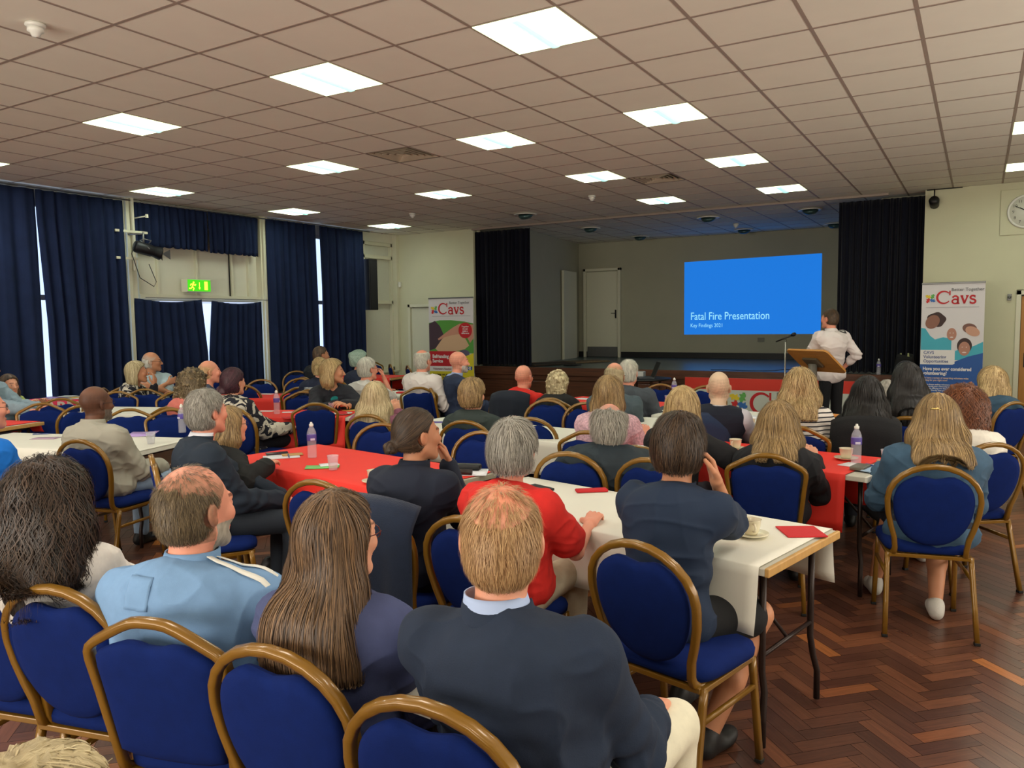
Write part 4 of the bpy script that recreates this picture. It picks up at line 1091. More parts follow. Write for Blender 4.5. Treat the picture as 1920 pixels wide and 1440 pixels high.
def hair_mat(name, dark, light, rough=.5):
    nm = 'hair_' + name
    if nm in MATS: return MATS[nm]
    m = bpy.data.materials.new(nm); m.use_nodes = True; nt = m.node_tree; N = nt.nodes; L = nt.links; b = N['Principled BSDF']
    at = N.new('ShaderNodeAttribute'); at.attribute_name = 'tint'
    mx = N.new('ShaderNodeMix'); mx.data_type = 'RGBA'; mx.inputs[6].default_value = lin(dark); mx.inputs[7].default_value = lin(light)
    sp = N.new('ShaderNodeSeparateColor'); L.new(at.outputs['Color'], sp.inputs[0])
    # fine strand streaks: noise on the strand coordinates kept in green and blue
    cb = N.new('ShaderNodeCombineXYZ'); L.new(sp.outputs[1], cb.inputs[0]); L.new(sp.outputs[2], cb.inputs[1])
    mp = N.new('ShaderNodeMapping'); mp.inputs['Scale'].default_value = (900, 14, 1); L.new(cb.outputs[0], mp.inputs[0])
    nz = N.new('ShaderNodeTexNoise'); nz.inputs['Scale'].default_value = 1; nz.inputs['Detail'].default_value = 2; L.new(mp.outputs[0], nz.inputs['Vector'])
    ad = N.new('ShaderNodeMath'); ad.operation = 'MULTIPLY_ADD'; L.new(nz.outputs[0], ad.inputs[0]); ad.inputs[1].default_value = 1.1
    sb = N.new('ShaderNodeMath'); sb.operation = 'SUBTRACT'; L.new(sp.outputs[0], sb.inputs[0]); sb.inputs[1].default_value = .55; L.new(sb.outputs[0], ad.inputs[2])
    ad.use_clamp = True
    L.new(ad.outputs[0], mx.inputs[0]); L.new(mx.outputs[2], b.inputs['Base Color'])
    bp = N.new('ShaderNodeBump'); bp.inputs['Strength'].default_value = .35; bp.inputs['Distance'].default_value = .003; L.new(nz.outputs[0], bp.inputs['Height']); L.new(bp.outputs[0], b.inputs['Normal'])
    b.inputs['Roughness'].default_value = rough; b.inputs['Specular IOR Level'].default_value = .45
    MATS[nm] = m; return m
def ik(a, t, l1, l2, pole):
    a, t, pole = map(lambda v: np.array(v, float), (a, t, pole)); d = t - a; D = np.linalg.norm(d); Dm = min(D, (l1 + l2) * .995)
    u = d / max(D, 1e-6); t = a + u * Dm; c = (l1 * l1 + Dm * Dm - l2 * l2) / (2 * Dm); h = math.sqrt(max(l1 * l1 - c * c, 0))
    p = pole - u * (pole @ u); p /= max(np.linalg.norm(p), 1e-6)
    return a + u * c + p * h, t

def hand(Fd, wrist, d, nrm, side, curl=.5, s=1.0, k=.006):
    """palm, four unequal fingers and a thumb; d = pointing direction, nrm = back-of-hand direction"""
    d = np.array(d, float); d /= np.linalg.norm(d); nrm = np.array(nrm, float); nrm -= d * (nrm @ d); nrm /= np.linalg.norm(nrm)
    x = np.cross(d, nrm) * side      # towards the little finger
    w_ = np.array(wrist, float)
    for o in (-.027, -.009, .010, .028):
        Fd.cone(w_ + x * o * .6 * s, w_ + d * (.082 - abs(o) * .15) * s + x * o * s, .0155 * s, .0125 * s, .014)
    L = [.070, .080, .074, .058]
    for i, o in enumerate((-.029, -.010, .010, .028)):
        p = w_ + d * (.085 - (.008 if i == 3 else 0)) * s + x * o * s; a = 0
        for j, fr in enumerate((.45, .32, .23)):
            a += curl * (.55 + .25 * j) + .05 * i; dd = d * math.cos(a) - nrm * math.sin(a) + x * (o * .9) * (1 - curl)
            q = p + dd * L[i] * fr * s; Fd.cone(p, q, (.0092 - .0009 * j) * s, (.0086 - .0009 * j) * s, k * .5); p = q
    t0 = w_ + d * .018 * s - x * .026 * s; t1 = t0 + (d * .62 - x * .62 - nrm * .30) * .042 * s; t2 = t1 + (d * .86 - x * .30 - nrm * .35) * .034 * s; t3 = t2 + (d * .95 - x * .05 - nrm * .4) * .026 * s
    Fd.cone(t0, t1, .0145 * s, .0115 * s, .01); Fd.cone(t1, t2, .0108 * s, .0098 * s, k * .5); Fd.cone(t2, t3, .0098 * s, .0082 * s, k * .5)

PEOPLE = []; SEATED = {}; SEATLOG = []; NEEDSEAT = []
def person(name_label, head, yaw, hyaw=None, hpitch=0.0, hroll=0.0, lean=(0, .06), skin='fair', hair=None, top=None, legs=None, female=False,
           res=.006, arms=None, hs=1.0, beard=None, glasses=None, seed=1, standing=False, shoes=None, extras=(), stout=1.0, short=False, curlh=.45, hipz=None, group=None, legpose=None, wdt=1.0, lat=None, seatname=None):
    """head = world centre of the head; yaw/hyaw = facing of trunk/head in degrees (0 = towards the stage, + = left)"""
    hyaw = yaw if hyaw is None else hyaw
    ya = R_(yaw); S = hs * (.95 if female else 1.0)
    hx, hy, hz = head
    if not standing:
        best = None
        for i, (cl_, cdg) in enumerate(CHAIRPOS):
            if i in SEATED: continue
            dd = math.hypot(cl_[0] - hx, cl_[1] - hy)
            if dd < (.42 if not (seatname and 'denim' in seatname) else 0) and (best is None or dd < best[0]) and abs((cdg - yaw + 180) % 360 - 180) < 75: best = (dd, i)
        if best:
            SEATED[best[1]] = 1; cl_, cdg = CHAIRPOS[best[1]]; ca = R_(cdg)
            px_, py_ = cl_[0] + .03 * math.sin(ca), cl_[1] - .03 * math.cos(ca)
            lx, ly = rot2((hx - px_, hy - py_), -ya); m_ = math.hypot(lx, ly)
            lim = .20
            if m_ > lim: lx *= lim / m_; ly *= lim / m_
            lean = (lx * .4 if lat is None else lat, ly)
        elif seatname: NEEDSEAT.append((hx - rot2(lean, ya)[0], hy - rot2(lean, ya)[1], yaw, seatname))
        fwd_ = None
        if best: fwd_ = (hx - cl_[0]) * -math.sin(ca) + (hy - cl_[1]) * math.cos(ca) + .283
        SEATLOG.append((name_label, fwd_, best, head, tuple(round(v, 2) for v in lean)))
    ox, oy = rot2(lean, ya); loc = (hx - ox, hy - oy, 0)
    root = empty('person', loc, ya, name_label, 'person', group)
    H = np.array([lean[0], lean[1], hz], float)                       # head centre, local frame
    Rh = rotm(R_(hyaw - yaw), R_(hpitch), R_(hroll))
    def hp(x, y, z): return H + Rh @ (np.array([x, y, z]) * S)
    hipz = hipz if hipz is not None else (.92 if standing else .555)
    pel = np.array([0, 0, hipz])
    nb = hp(0, -.03, -.165) * .6 + (H + np.array([0, -.045, -.175]) * S) * .4   # base of the neck
    sw = (.150 if female else .178) * hs * wdt
    trunk = nb - pel; tl = np.linalg.norm(trunk)
    waist = pel + trunk * .38 + np.array([0, -.015, 0]); chest = pel + trunk * .72 + np.array([0, -.03, 0])
    fw = np.array([0, 1.0, 0]); rt = np.array([1.0, 0, 0]); upv = trunk / tl
    shl = {s_: nb + rt * s_ * sw - upv * .055 * S + fw * .005 for s_ in (-1, 1)}
    arms = arms or {}
    J = {}
    for s_ in (-1, 1):
        tgt = np.array(arms.get(s_, (s_ * .13, .36, .66 if not standing else .95)), float)
        pole = np.array(arms.get(('p', s_), (s_ * .35, -.5, -1.0)), float)
        J[s_] = (shl[s_],) + ik(shl[s_], tgt, .285 * S, .25 * S, pole)
    # legs
    LG = {}
    for s_ in (-1, 1):
        hip = pel + np.array([s_ * .085, 0, -.01])
        if standing: LG[s_] = (hip, np.array([s_ * .10, .02, .49]), np.array([s_ * .11, -.01, .09]))
        else:
            kn = np.array([s_ * (.11 if female else .16), .44 * S, .53]); an = np.array([s_ * (.10 if female else .14), .42, .09])
            if legpose and s_ in legpose: kn, an = map(np.array, legpose[s_])
            LG[s_] = (hip, kn.astype(float), an.astype(float))
    top = top or {}; legs = legs or {}
    bst = stout
    # ------------------------------------------------------------ body (skin)
    lo = np.minimum.reduce([pel - [.25, .2, .1], H - [.16, .18, .2]] + [J[s_][i] - .15 for s_ in (-1, 1) for i in range(3)]); hi = np.maximum.reduce([pel + [.25, .2, .1], H + [.16, .18, .2]] + [J[s_][i] + .15 for s_ in (-1, 1) for i in range(3)])
    bare = legs.get('bare', False)
    if bare: lo = np.minimum(lo, [-.3, -.1, .02]); hi = np.maximum(hi, [.3, .6, .6])
    for s_ in (-1, 1):
        lo = np.minimum(lo, J[s_][2] - .17); hi = np.maximum(hi, J[s_][2] + .17)
    f = Field(lo, hi, res)
    def E(x, y, z, a, b, c, k=.02, op='u', R=None):
        f.ell(hp(x, y, z), np.array([a, b, c]) * S, k * S, op, Rh if R is None else Rh @ R)
    def Cn(p, q, ra, rb, k=.015, op='u'): f.cone(hp(*p), hp(*q), ra * S, rb * S, k * S, op)
    E(0, -.018, .028, .076, .098, .092, .02); E(0, .028, -.025, .063, .068, .088, .03)
    for s_ in (-1, 1):
        Cn((s_ * .050, .0, -.062), (s_ * .018, .070, -.100), .022, .018, .03); E(s_ * .038, .066, -.022, .026, .022, .024, .02)
    E(0, .080, -.098, .020, .017, .017, .02)
    Cn((-.030, .083, .020), (.030, .083, .020), .012, .012, .015)
    Cn((0, .092, .010), (0, .112, -.030), .0075, .0125, .010)
    for s_ in (-1, 1): E(s_ * .011, .100, -.036, .008, .010, .007, .006)
    E(0, .092, -.066, .023, .010, .0055, .006); E(0, .090, -.075, .020, .010, .006, .006)
    for s_ in (-1, 1):
        E(s_ * .031, .100, .002, .015, .014, .009, .010, 's'); E(s_ * .031, .0815, .002, .0125, .0125, .0105, .002)
        Er = np.array(Matrix.Rotation(s_ * .35, 3, 'Z') @ Matrix.Rotation(.25, 3, 'X'))
        E(s_ * .080, -.012, -.008, .010, .021, .033, .006, R=Er); E(s_ * .088, -.004, -.006, .006, .011, .020, .004, 's', R=Er)
    # neck, trunk, arms
    f.cone(hp(0, -.022, -.06), nb, .052 * S * (1 if not female else .88), (.060 if not female else .050) * S, .03)
    f.ell(chest, (.125 * hs, .085, .16), .04); f.cone(waist, pel, .085, .10, .05)
    for s_ in (-1, 1):
        a, b, c = J[s_]
        f.cone(nb - upv * .02, a, .04, .042 * S, .04); f.cone(a, b, .042 * S, .034 * S, .02); f.cone(b, c, .036 * S, .0235 * S, .015)
        hd = arms.get(('h', s_)); dd = (c - b) / np.linalg.norm(c - b)
        if hd is None: hdv, hn = dd, np.array([0, 0, 1.0]) if abs(dd[2]) < .8 else np.array([0, -1.0, 0])
        else: hdv, hn = np.array(hd[0], float), np.array(hd[1], float)
        hand(f, c, hdv, hn, s_, arms.get(('c', s_), curlh), S)
        if bare:
            h0, kn, an = LG[s_]; f.cone(h0, kn, .07, .058, .03); f.cone(kn, kn * .45 + an * .55, .056, .052, .02); f.cone(kn * .45 + an * .55, an, .050, .034, .02)
    P, Q = f.nets()
    # colouring by place on the body
    L = (P - H) @ Rh / S; T = np.ones((len(P), 3))
    def near(x, y, z, r): return np.clip(1 - np.sqrt(((L[:, 0] - x)) ** 2 + (L[:, 1] - y) ** 2 + ((L[:, 2] - z)) ** 2) / r, 0, 1)[:, None]
    def paint(m, c): nonlocal T; T = T * (1 - m) + np.array(c) * T * m
    paint(np.clip(near(0, .098, -.070, .030) * 2.5, 0, 1) * (np.abs(L[:, 2] + .070) < .012)[:, None] * (np.abs(L[:, 0]) < .025)[:, None], (.86, .55, .55))
    for s_ in (-1, 1):
        paint(near(s_ * .045, .07, -.025, .035) * .5, (1.05, .80, .76)); paint(np.clip(near(s_ * .088, -.01, -.01, .03) * 1.5, 0, 1) * .4, (1, .74, .70))
        e = (np.sqrt((L[:, 0] - s_ * .031) ** 2 + (L[:, 2] - .002) ** 2) < .012) & (L[:, 1] > .082) & (np.abs(L[:, 2] - .002) < .0062)
        T[e] = (1.0, 1.15, 1.3) if skin != 'dark' else (2.2, 3, 3.6)
        e2 = (np.sqrt((L[:, 0] - s_ * .031) ** 2 + (L[:, 2] - .002) ** 2) < .0055) & (L[:, 1] > .086); T[e2] = (.12, .12, .14)
        bz = .027 + .0 * L[:, 0]; e3 = (np.abs(L[:, 2] - .0265) < .0042) & (np.abs(np.abs(L[:, 0]) - .032) < .018) & (L[:, 1] > .07); T[e3] = T[e3] * np.array((.55, .5, .48))
    if beard is not None:
        bm_ = (L[:, 2] < -.038) & (L[:, 1] > .005) & (L[:, 2] > -.135) & (L[:, 1] > -.02 - L[:, 2] * .0); bm_ &= ~((np.abs(L[:, 2] + .070) < .009) & (np.abs(L[:, 0]) < .022))
        nz = (.75 + .25 * wnoise(L, 260, 3, 2))[:, None]; T = np.where(bm_[:, None], np.array(lin(beard)[:3]) / np.array(lin(SK[skin])[:3]) * nz, T)
    if hair and hair.get('kind') == 'short' and hair.get('patch'):
        paint(np.clip((L[:, 2:3] - .06) * 14, 0, 1), (1.0, .80, .74))
    sc_ = top.get('scalp')
    if sc_ is not None: paint(np.clip((L[:, 2:3] - .05) * 18, 0, 1), sc_)
    hc = (hair or {}).get('stub')
    if hair and hair.get('kind') in ('fringe',) and 'bald' in hair and hair['bald'] > .01:
        bz = hair['bald'] + .25 * np.maximum(-L[:, 1], -.04) + .02 * wnoise(L, 60, seed, 2); fd = np.clip(1 - (L[:, 2] - bz) / .05, 0, 1) * (L[:, 1] < .05) * (L[:, 2] > -.08) * (L[:, 1] < .0 + np.clip(L[:, 2], 0, .06)); cc_ = (np.array(lin(hair['dark'])[:3]) * .6 + np.array(lin(hair['light'])[:3]) * .4) / np.array(lin(SK[skin])[:3])
        fd = (fd * (.60 + .15 * wnoise(L, 340, 5, 2)))[:, None]; T = T * (1 - fd) + cc_ * fd
    if hc is not None:
        g = ((L[:, 1] < .0 + np.clip(L[:, 2], 0, .05) * .9) & (L[:, 2] > -.075) & (L[:, 2] < .085)); nz = (.5 + .5 * np.clip(.6 + .5 * wnoise(L, 300, 5, 2), 0, 1))[:, None]
        fd = np.clip((.085 - L[:, 2]) / .03, 0, 1)[:, None] * .65; T = np.where(g[:, None], T * (1 - fd) + np.array(hc) * nz * fd, T)
    ob = bpy.data.objects.new('body', np_mesh('body', P, Q, skin_mat(skin, SK[skin]), T)); COL.objects.link(ob); ob.parent = root
    # ------------------------------------------------------------ upper garment
    gr = max(res, .006); kind = top.get('kind', 'shirt'); th = top.get('th', .012)
    col = top.get('col', (60, 60, 70)); tm = top.get('mat') or mat('cloth_%d_%d_%d' % tuple(col), col, top.get('rough', .85), noise=.06, nscale=30, bump=.2, bscale=350)
    slv = top.get('sleeve', 'long'); bw = (.150 if female else .168) * hs * wdt * (1 + .6 * (bst - 1)); bd = .098 * bst
    lo2 = np.minimum.reduce([lo, pel - [.27 * bst, .24, .13]]) - .02; hi2 = np.maximum.reduce([hi, pel + [.27 * bst, .26, .1]]) + .02
    def upper(th, slv, hem, name, m, vest=False, fold=.005, seed2=0, open_front=False):
        g = Field(lo2, hi2, gr)
        g.ell(chest + [0, -.005, .0], (bw + th, bd + .012 + th, .165), .05); g.ell(chest + [0, .0, .065], (bw * .96 + th, bd - .012 + th, .085), .05); g.ell(waist + [0, .01, 0], (bw * .93 + th, (bd + .005) * (1.0 + .25 * (bst - 1)) + th, .17), .06)
        g.ell(pel + [0, .02, .02 - hem], (bw * 1.02 + th + .01, bd + .035 + th, .12), .06)
        if bst > 1.05: g.ell(waist + [0, .06, -.02], (bw * .9, bd * 1.05, .15), .05)
        if female: 
            for s_ in (-1, 1): g.ell(chest + [s_ * .06, .085, -.01], (.055, .045, .055), .04)
        for s_ in (-1, 1):
            a, b, c = J[s_]
            g.cone(nb + fw * .0 - upv * .045, a + rt * s_ * -.02 - upv * .012, .050 + th * .6, .052 + th * .9, .05)
            if vest: continue
            g.ell(a - upv * .022, (.046 + th, .052 + th, .050 + th), .05)
            e_ = a + (b - a) * (1 if slv == 'long' else top.get('sl', .62)); g.cone(a, e_, .050 * S + th, (.043 if slv == 'long' else .054) * S + th, .03)
            if slv == 'long': g.cone(b, b + (c - b) * top.get('cuff', .96), .046 * S + th, .032 * S + th * .9, .012)
            elif slv == 'elbow': g.cone(b, b + (c - b) * .45, .046 * S + th, .042 * S + th, .012)
        # neck opening
        no = top.get('neck', .0)
        g.cone(nb + upv * .03 + fw * .02, nb + upv * .12 + fw * .05, .058 * S + no, .085 * S + no, .012, 's')
        if kind in ('vneck', 'blazer', 'vest', 'cardigan'): g.cone(nb + fw * .10 - upv * .10, nb + upv * .05 + fw * .06, .006, .05, .01, 's')
        if open_front: g.cone(nb + fw * .12, pel + fw * .20 + upv * .05, .055, .09, .02, 's')
        P, Q = g.nets(); G = g.grad(P)
        A = wnoise(P * [1, 1, .7], 22, seed * 7 + seed2, 3); Rg = 1 - np.abs(wnoise(P * [1.0, 1.0, .55], 16, seed * 5 + 3 + seed2, 2))
        amp = np.full(len(P), fold)
        R3 = 1 - np.abs(wnoise(P * [.6, 1.0, 1.5] + .06 * wnoise(P, 9, seed + 77, 1)[:, None], 26, seed * 3 + 11 + seed2, 2)); D = A * .45 + (Rg ** 3) * 1.0 + (R3 ** 4) * .7 - .6
        for s_ in (-1, 1):
            if vest: continue
            a, b, c = J[s_]; dist = np.linalg.norm(P - b, axis=1); ax = (c - a) / np.linalg.norm(c - a)
            wv = np.exp(-(dist / .13) ** 2); D = D + wv * (np.sin((P @ ax) * 105 + 4 * wnoise(P, 16, seed + 9, 2)) * .5)
        wb = np.exp(-((P[:, 2] - waist[2] + .03) / .10) ** 2) * (np.abs(P[:, 0]) < .3); D = D + wb * np.sin(P[:, 2] * 70 + 6 * wnoise(P, 7, seed + 4, 2)) * .30
        P = P + G * (D * amp)[:, None]
        o = bpy.data.objects.new(name, np_mesh(name, P, Q, m)); COL.objects.link(o); o.parent = root
        return o, g
    names = {'shirt': 'shirt', 'tshirt': 't_shirt', 'blazer': 'jacket', 'jacket': 'jacket', 'jumper': 'jumper', 'hoodie': 'jumper', 'cardigan': 'cardigan', 'blouse': 'blouse', 'vest': 'shirt', 'vneck': 'top', 'polo': 'polo_shirt', 'quilt': 'quilted_waistcoat', 'trackjacket': 'track_top'}
    base, g0 = upper(th, slv, top.get('hem', 0), names.get(kind, 'top'), tm, fold=top.get('fold', .0085 if kind != 'vest' else .003))
    def collar(m, name, r0, hgt, th2, back=0, op=210, lift=.0, tilt=.25):
        mb = MB(); C0 = nb + upv * (.012 + lift) * S; n = 34
        def fn(u, v):
            a = R_(-90 - op / 2 + op * u); k = (1 - v)
            rr = r0 * S + .010 * k + .004
            p = C0 + rt * math.cos(a) * rr * 1.02 + fw * (math.sin(a) * rr * 1.06 - .004 + .016 * v) + upv * (v * hgt - .2 * th2 + .02 * math.sin(a) * -1 * tilt)
            return tuple(p)
        mb.sheet(fn, n, 5, th2); o = mb.build(name, m, root); return o
    cl = top.get('collar')
    if cl: collar(cl[0], 'collar', *cl[1:])
    if kind == 'blazer':
        if top.get('shirtcol'): collar(mat('cloth_%d_%d_%d' % tuple(top['shirtcol']), top['shirtcol'], .8), 'shirt_collar', .060, .050, .004, 0, 250, .004)
        collar(tm, 'lapel_collar', .066, .040, .007, 0, 240, -.004, .3)
    if kind == 'vest':
        vm = mat('cloth_%d_%d_%d' % tuple(top['vestcol']), top['vestcol'], .9, bump=.2, bscale=300); upper(th + .016, 'none', .02, 'waistcoat', vm, vest=True, fold=.003, seed2=5)
    if top.get('over'):
        _, g0 = upper(th + .016, slv, top.get('hem', 0), 'jacket', mat('cloth_%d_%d_%d' % tuple(top['over']), top['over'], .85, noise=.1, nscale=20, bump=.2, bscale=300), fold=.009, seed2=8, open_front=True)
    # ------------------------------------------------------------ trousers or skirt
    if legs is not False and legs.get('show', True):
        lc = legs.get('col', (40, 42, 52)); lm = legs.get('mat') or mat('cloth_%d_%d_%d' % tuple(lc), lc, .85, noise=.06, nscale=30, bump=.15, bscale=400)
        g = Field([-.34, -.22, .03 if not legs.get('shorts') else .3], [.34, .66, hipz + .16], max(gr, .008))
        g.ell(pel + [0, .02, -.01], (bw * 1.0, bd + .025, .10), .05)
        for s_ in (-1, 1):
            h0, kn, an = LG[s_]
            if legs.get('shorts'): g.cone(h0, h0 + (kn - h0) * .82, .088, .086, .03); 
            elif legs.get('skirt'): g.cone(h0, kn, .095, .082, .06)
            else:
                g.cone(h0, kn, .085, .066, .03); g.cone(kn, an + [0, 0, .02], .066, .052, .015)
        if legs.get('skirt'): g.ell((LG[-1][1] + LG[1][1]) / 2 - [0, .12, 0], (.16, .25, .07), .05)
        P, Q = g.nets(); G = g.grad(P); P = P + G * (wnoise(P, 18, seed + 31, 3) * .004)[:, None]
        nm = 'shorts' if legs.get('shorts') else ('skirt' if legs.get('skirt') else 'trousers')
        o = bpy.data.objects.new(nm, np_mesh(nm, P, Q, lm)); COL.objects.link(o); o.parent = root
        sm = shoes or mat('dark_shoe', (26, 24, 24), .5)
        for s_ in (-1, 1):
            h0, kn, an = LG[s_]; g = Field(an + [-.08, -.12, -.1], an + [.08, .22, .08], .007)
            g.ell(an + [0, -.02, -.045], (.040, .055, .048), .02); g.ell(an + [s_ * .01, .09, -.055], (.046, .095, .035), .03); g.cone(an + [0, -.01, -.01], an + [0, .03, -.04], .042, .04, .02)
            g.fn(lambda X, Y, Z: (.001 - Z) + 0 * X + 0 * Y, .004)
            P, Q = g.nets(); o = bpy.data.objects.new('shoe', np_mesh('shoe', P, Q, sm)); COL.objects.link(o); o.parent = root
    # ------------------------------------------------------------ hair
    if hair and hair.get('kind') != 'none':
        hair = dict(hair); build_hair(root, hair, H, Rh, S, hp, res, seed, nb, upv, g0)
    if glasses:
        mb = MB(); gm = glasses if not isinstance(glasses, bool) else M_black
        for s_ in (-1, 1):
            rim = [hp(s_ * .034 + .023 * math.cos(a), .104 - .010 * abs(s_ * .034 + .023 * math.cos(a)) / .05, .0 + .017 * math.sin(a)) for a in [2 * PI * k / 20 for k in range(20)]]
            mb.tube(rim, .0014 * S, 6, closed=True); mb.tube([hp(s_ * .057, .096, .004), hp(s_ * .078, .06, .006), hp(s_ * .086, -.005, .008), hp(s_ * .086, -.03, -.008)], .0016 * S, 6)
        mb.tube([hp(-.012, .106, .004), hp(0, .110, .007), hp(.012, .106, .004)], .0013 * S, 6); mb.build('glasses', gm, root)
    ctx = dict(root=root, hp=hp, nb=nb, J=J, S=S, H=H, Rh=Rh, pel=pel, chest=chest, upv=upv, field=g0, sw=sw, loc=loc, ya=ya)
    for ex in extras: ex(ctx)
    PEOPLE.append(ctx); return ctx

def build_hair(root, hair, H, Rh, S, hp, res, seed, nb, upv, gar=None):
    kind = hair['kind']; t = hair.get('t', .012); hr = hair.get('res', max(res, .005)); L_ = hair.get('len', .2)
    ext = {'long': L_ + .08, 'bob': L_ + .04, 'curly': L_ + .06}.get(kind, .06)
    lo = H - np.array([.2, .24, .16 + ext]); hi = H + np.array([.2, .2, .2])
    f = Field(lo, hi, hr); rs = np.random.RandomState(seed)
    def E(x, y, z, a, b, c, k=.02, op='u'): f.ell(hp(x, y, z), np.array([a, b, c]) * S, k * S, op, Rh)
    def Cn(p, q, ra, rb, k=.015, op='u'): f.cone(hp(*p), hp(*q), ra * S, rb * S, k * S, op)
    vol = hair.get('vol', 0.0)
    E(0, -.018, .028, .076 + t, .098 + t, .092 + t * .9)
    E(0, -.03, -.02, .072 + t, .082 + t, .075 + t, .02)
    G0 = np.array([0, 0, -1.0])
    if kind in ('long', 'bob', 'curly'):
        wid = hair.get('wid', .085); bk = hair.get('back', -.045)
        down = lambda x, y, z: hp(x, y, z) if z > -.1 else hp(x, y, -.1) + np.array([0, 0, (z + .1)]) * S
        if vol: E(0, -.02, .03, .08 + vol, .095 + vol, .09 + vol * .7)
        for s_ in (-1, 0, 1):
            Ls = L_ * (hair.get('side', 1.0) if s_ else 1.0)
            a = hp(s_ * .05, -.025, .01); b = down(s_ * wid, bk - .01, -.10); c = b + np.array([s_ * hair.get('flare', .01), 0, 0]) + np.array([0, -.02, -(Ls - .10)]) * S
            if hair.get('bend') is not None: c = c + np.array([0, hair['bend'], 0])
            r1 = hair.get('thick', .05)
            f.cone(a, b, .05 * S + vol, r1 * S + vol * .6, .05); f.cone(b, c, r1 * S + vol * .6, r1 * S * hair.get('tip', .75) * .6 + vol * .2, .04)
        if gar is not None:
            # below the neck the hair lies as a layer on the clothes
            zlo = H[2] - L_ * S - .02; zt = nb[2] + .09
            if zlo < zt - .05 and (kind != 'bob' or L_ > .14):
                k0 = max(0, int((zlo - f.lo[2]) / hr)); k1 = min(f.n[2], int((zt + .05 - f.lo[2]) / hr))
                X, Y, Z = np.meshgrid(f.ax[0], f.ax[1], f.ax[2][k0:k1], indexing='ij'); PP = np.stack([X.ravel(), Y.ravel(), Z.ravel()], 1)
                gd = gar.sample(PP).reshape(X.shape); lx = X - H[0]; wv = (wid + hair.get('flare', .01) * np.clip((zt - Z) / .2, 0, 1)) * S + .03
                ph_ = seed * 1.7; rg_ = hair.get('ragged', .022); tipz = zlo + rg_ * np.sin(X * 55 + ph_) + rg_ * .8 * np.sin(X * 23 + ph_ * 2) + rg_ * .5 * np.sin(X * 140 + ph_) + .6 * np.maximum(np.abs(lx) - wv * .75, 0)
                lay = np.maximum.reduce([gd - (.006 + .013 * np.clip((Z - zlo) / .16, 0, 1)) - vol * .5, (Z - zt) * .8, np.abs(lx) - wv, Y - (nb[1] - .015), (tipz - Z) * .7, -(gd + .035)])
                A_ = f.F[:, :, k0:k1]; d_ = lay.astype(F32); kk = F32(.03); hh = np.maximum(kk - np.abs(A_ - d_), 0) / kk; f.F[:, :, k0:k1] = np.minimum(A_, d_) - hh * hh * kk * .25
                bot = f.ax[2][None, None, k0:k1]; f.F[:, :, :k1] = np.maximum(f.F[:, :, :k1], (F32(zlo) - f.ax[2][None, None, :k1]) * F32(.7))
    if kind == 'bun':
        bp_ = hair.get('bun', (0, -.135, -.02)); br = hair.get('bunr', .036)
        E(bp_[0], bp_[1], bp_[2], br, br * .8, br, .015)
        for k in range(6):
            a = k * PI / 3; E(bp_[0] + br * .5 * math.cos(a), bp_[1] - .008 + .006 * math.sin(2 * a), bp_[2] + br * .5 * math.sin(a), br * .45, br * .5, br * .45, .004)
    if kind == 'ponytail':
        a = hp(0, -.115, .035); b = hp(0, -.165, .01); c = b + np.array([0, -.0, -.09]); d = c + np.array([0.0, .02, -.08])
        f.cone(a, b, .022, .028, .02); f.cone(b, c, .028, .032, .02); f.cone(c, d, .032, .014, .02)
    if hair.get('top'): E(0, .0, .095, .06, .07, hair['top'], .03)
    # cut the face and the nape free
    hl = hair.get('hairline', .085); tmp = hair.get('temple', .028); nape = hair.get('nape', -.075)
    def region(X, Y, Z):
        x, y, z = X - F32(H[0]), Y - F32(H[1]), Z - F32(H[2])
        lx, ly, lz = [(x * F32(Rh[0][i]) + y * F32(Rh[1][i]) + z * F32(Rh[2][i])) / F32(S) for i in range(3)]
        yb = np.interp(lz, [-.2, -.02, .0, .045, .075, .11], [hair.get('jaw', -.005), hair.get('jaw', -.005), tmp - .02, tmp, hl - .02, hl + .02]).astype(F32)
        g = ly - yb - .25 * np.maximum(.055 - np.abs(lx), 0) * (lz < .07) * 0
        if kind in ('short', 'bun', 'ponytail', 'fringe'):
            g = np.maximum(g, (nape - lz) * .8)
            er = .034 - np.sqrt(((np.abs(lx) - .088) * .7) ** 2 + (ly + .008) ** 2 + (lz + .012) ** 2); g = np.maximum(g, er * .8)
        return g * F32(S)
    f.fn(region, .010)
    if kind == 'fringe' or hair.get('bald'):
        bz = hair.get('bald', .045)
        def cut(X, Y, Z):
            x, y, z = X - F32(H[0]), Y - F32(H[1]), Z - F32(H[2])
            lx, ly, lz = [(x * F32(Rh[0][i]) + y * F32(Rh[1][i]) + z * F32(Rh[2][i])) / F32(S) for i in range(3)]
            return ((lz - bz + .010 * np.sin(lx * 95 + 40 * ly) * np.sin(ly * 80 + 1.3) + .006 * np.sin(lx * 240 - ly * 170) - .25 * np.maximum(-ly - .0, -.04)) - 1.2 * np.maximum(np.abs(lx) - .05, 0) * 0) * F32(.8)
        f.fn(cut, .03)
    if hair.get('patch'):   # thin crown: carve the hair back to the scalp
        p = hair['patch']; E(p[0], p[1], p[2], p[3], p[4], p[5], .035, 's')
    P, Q = f.nets()
    if len(P) < 10: return
    Gn = f.grad(P); Lc = (P - H) @ Rh / S
    cr = np.array(hair.get('crown', (0, -.05, .12)))
    def strandcoord(P):
        L = (P - H) @ Rh / S; d = L - cr; ang = np.arctan2(d[:, 0], -d[:, 1]); up_ = np.clip((L[:, 2] - .02) / .09, 0, 1)
        a = np.where(L[:, 2] > .02, ang * .09, np.arctan2(L[:, 0], -(L[:, 1])) * .09); return a, np.linalg.norm(d, axis=1)
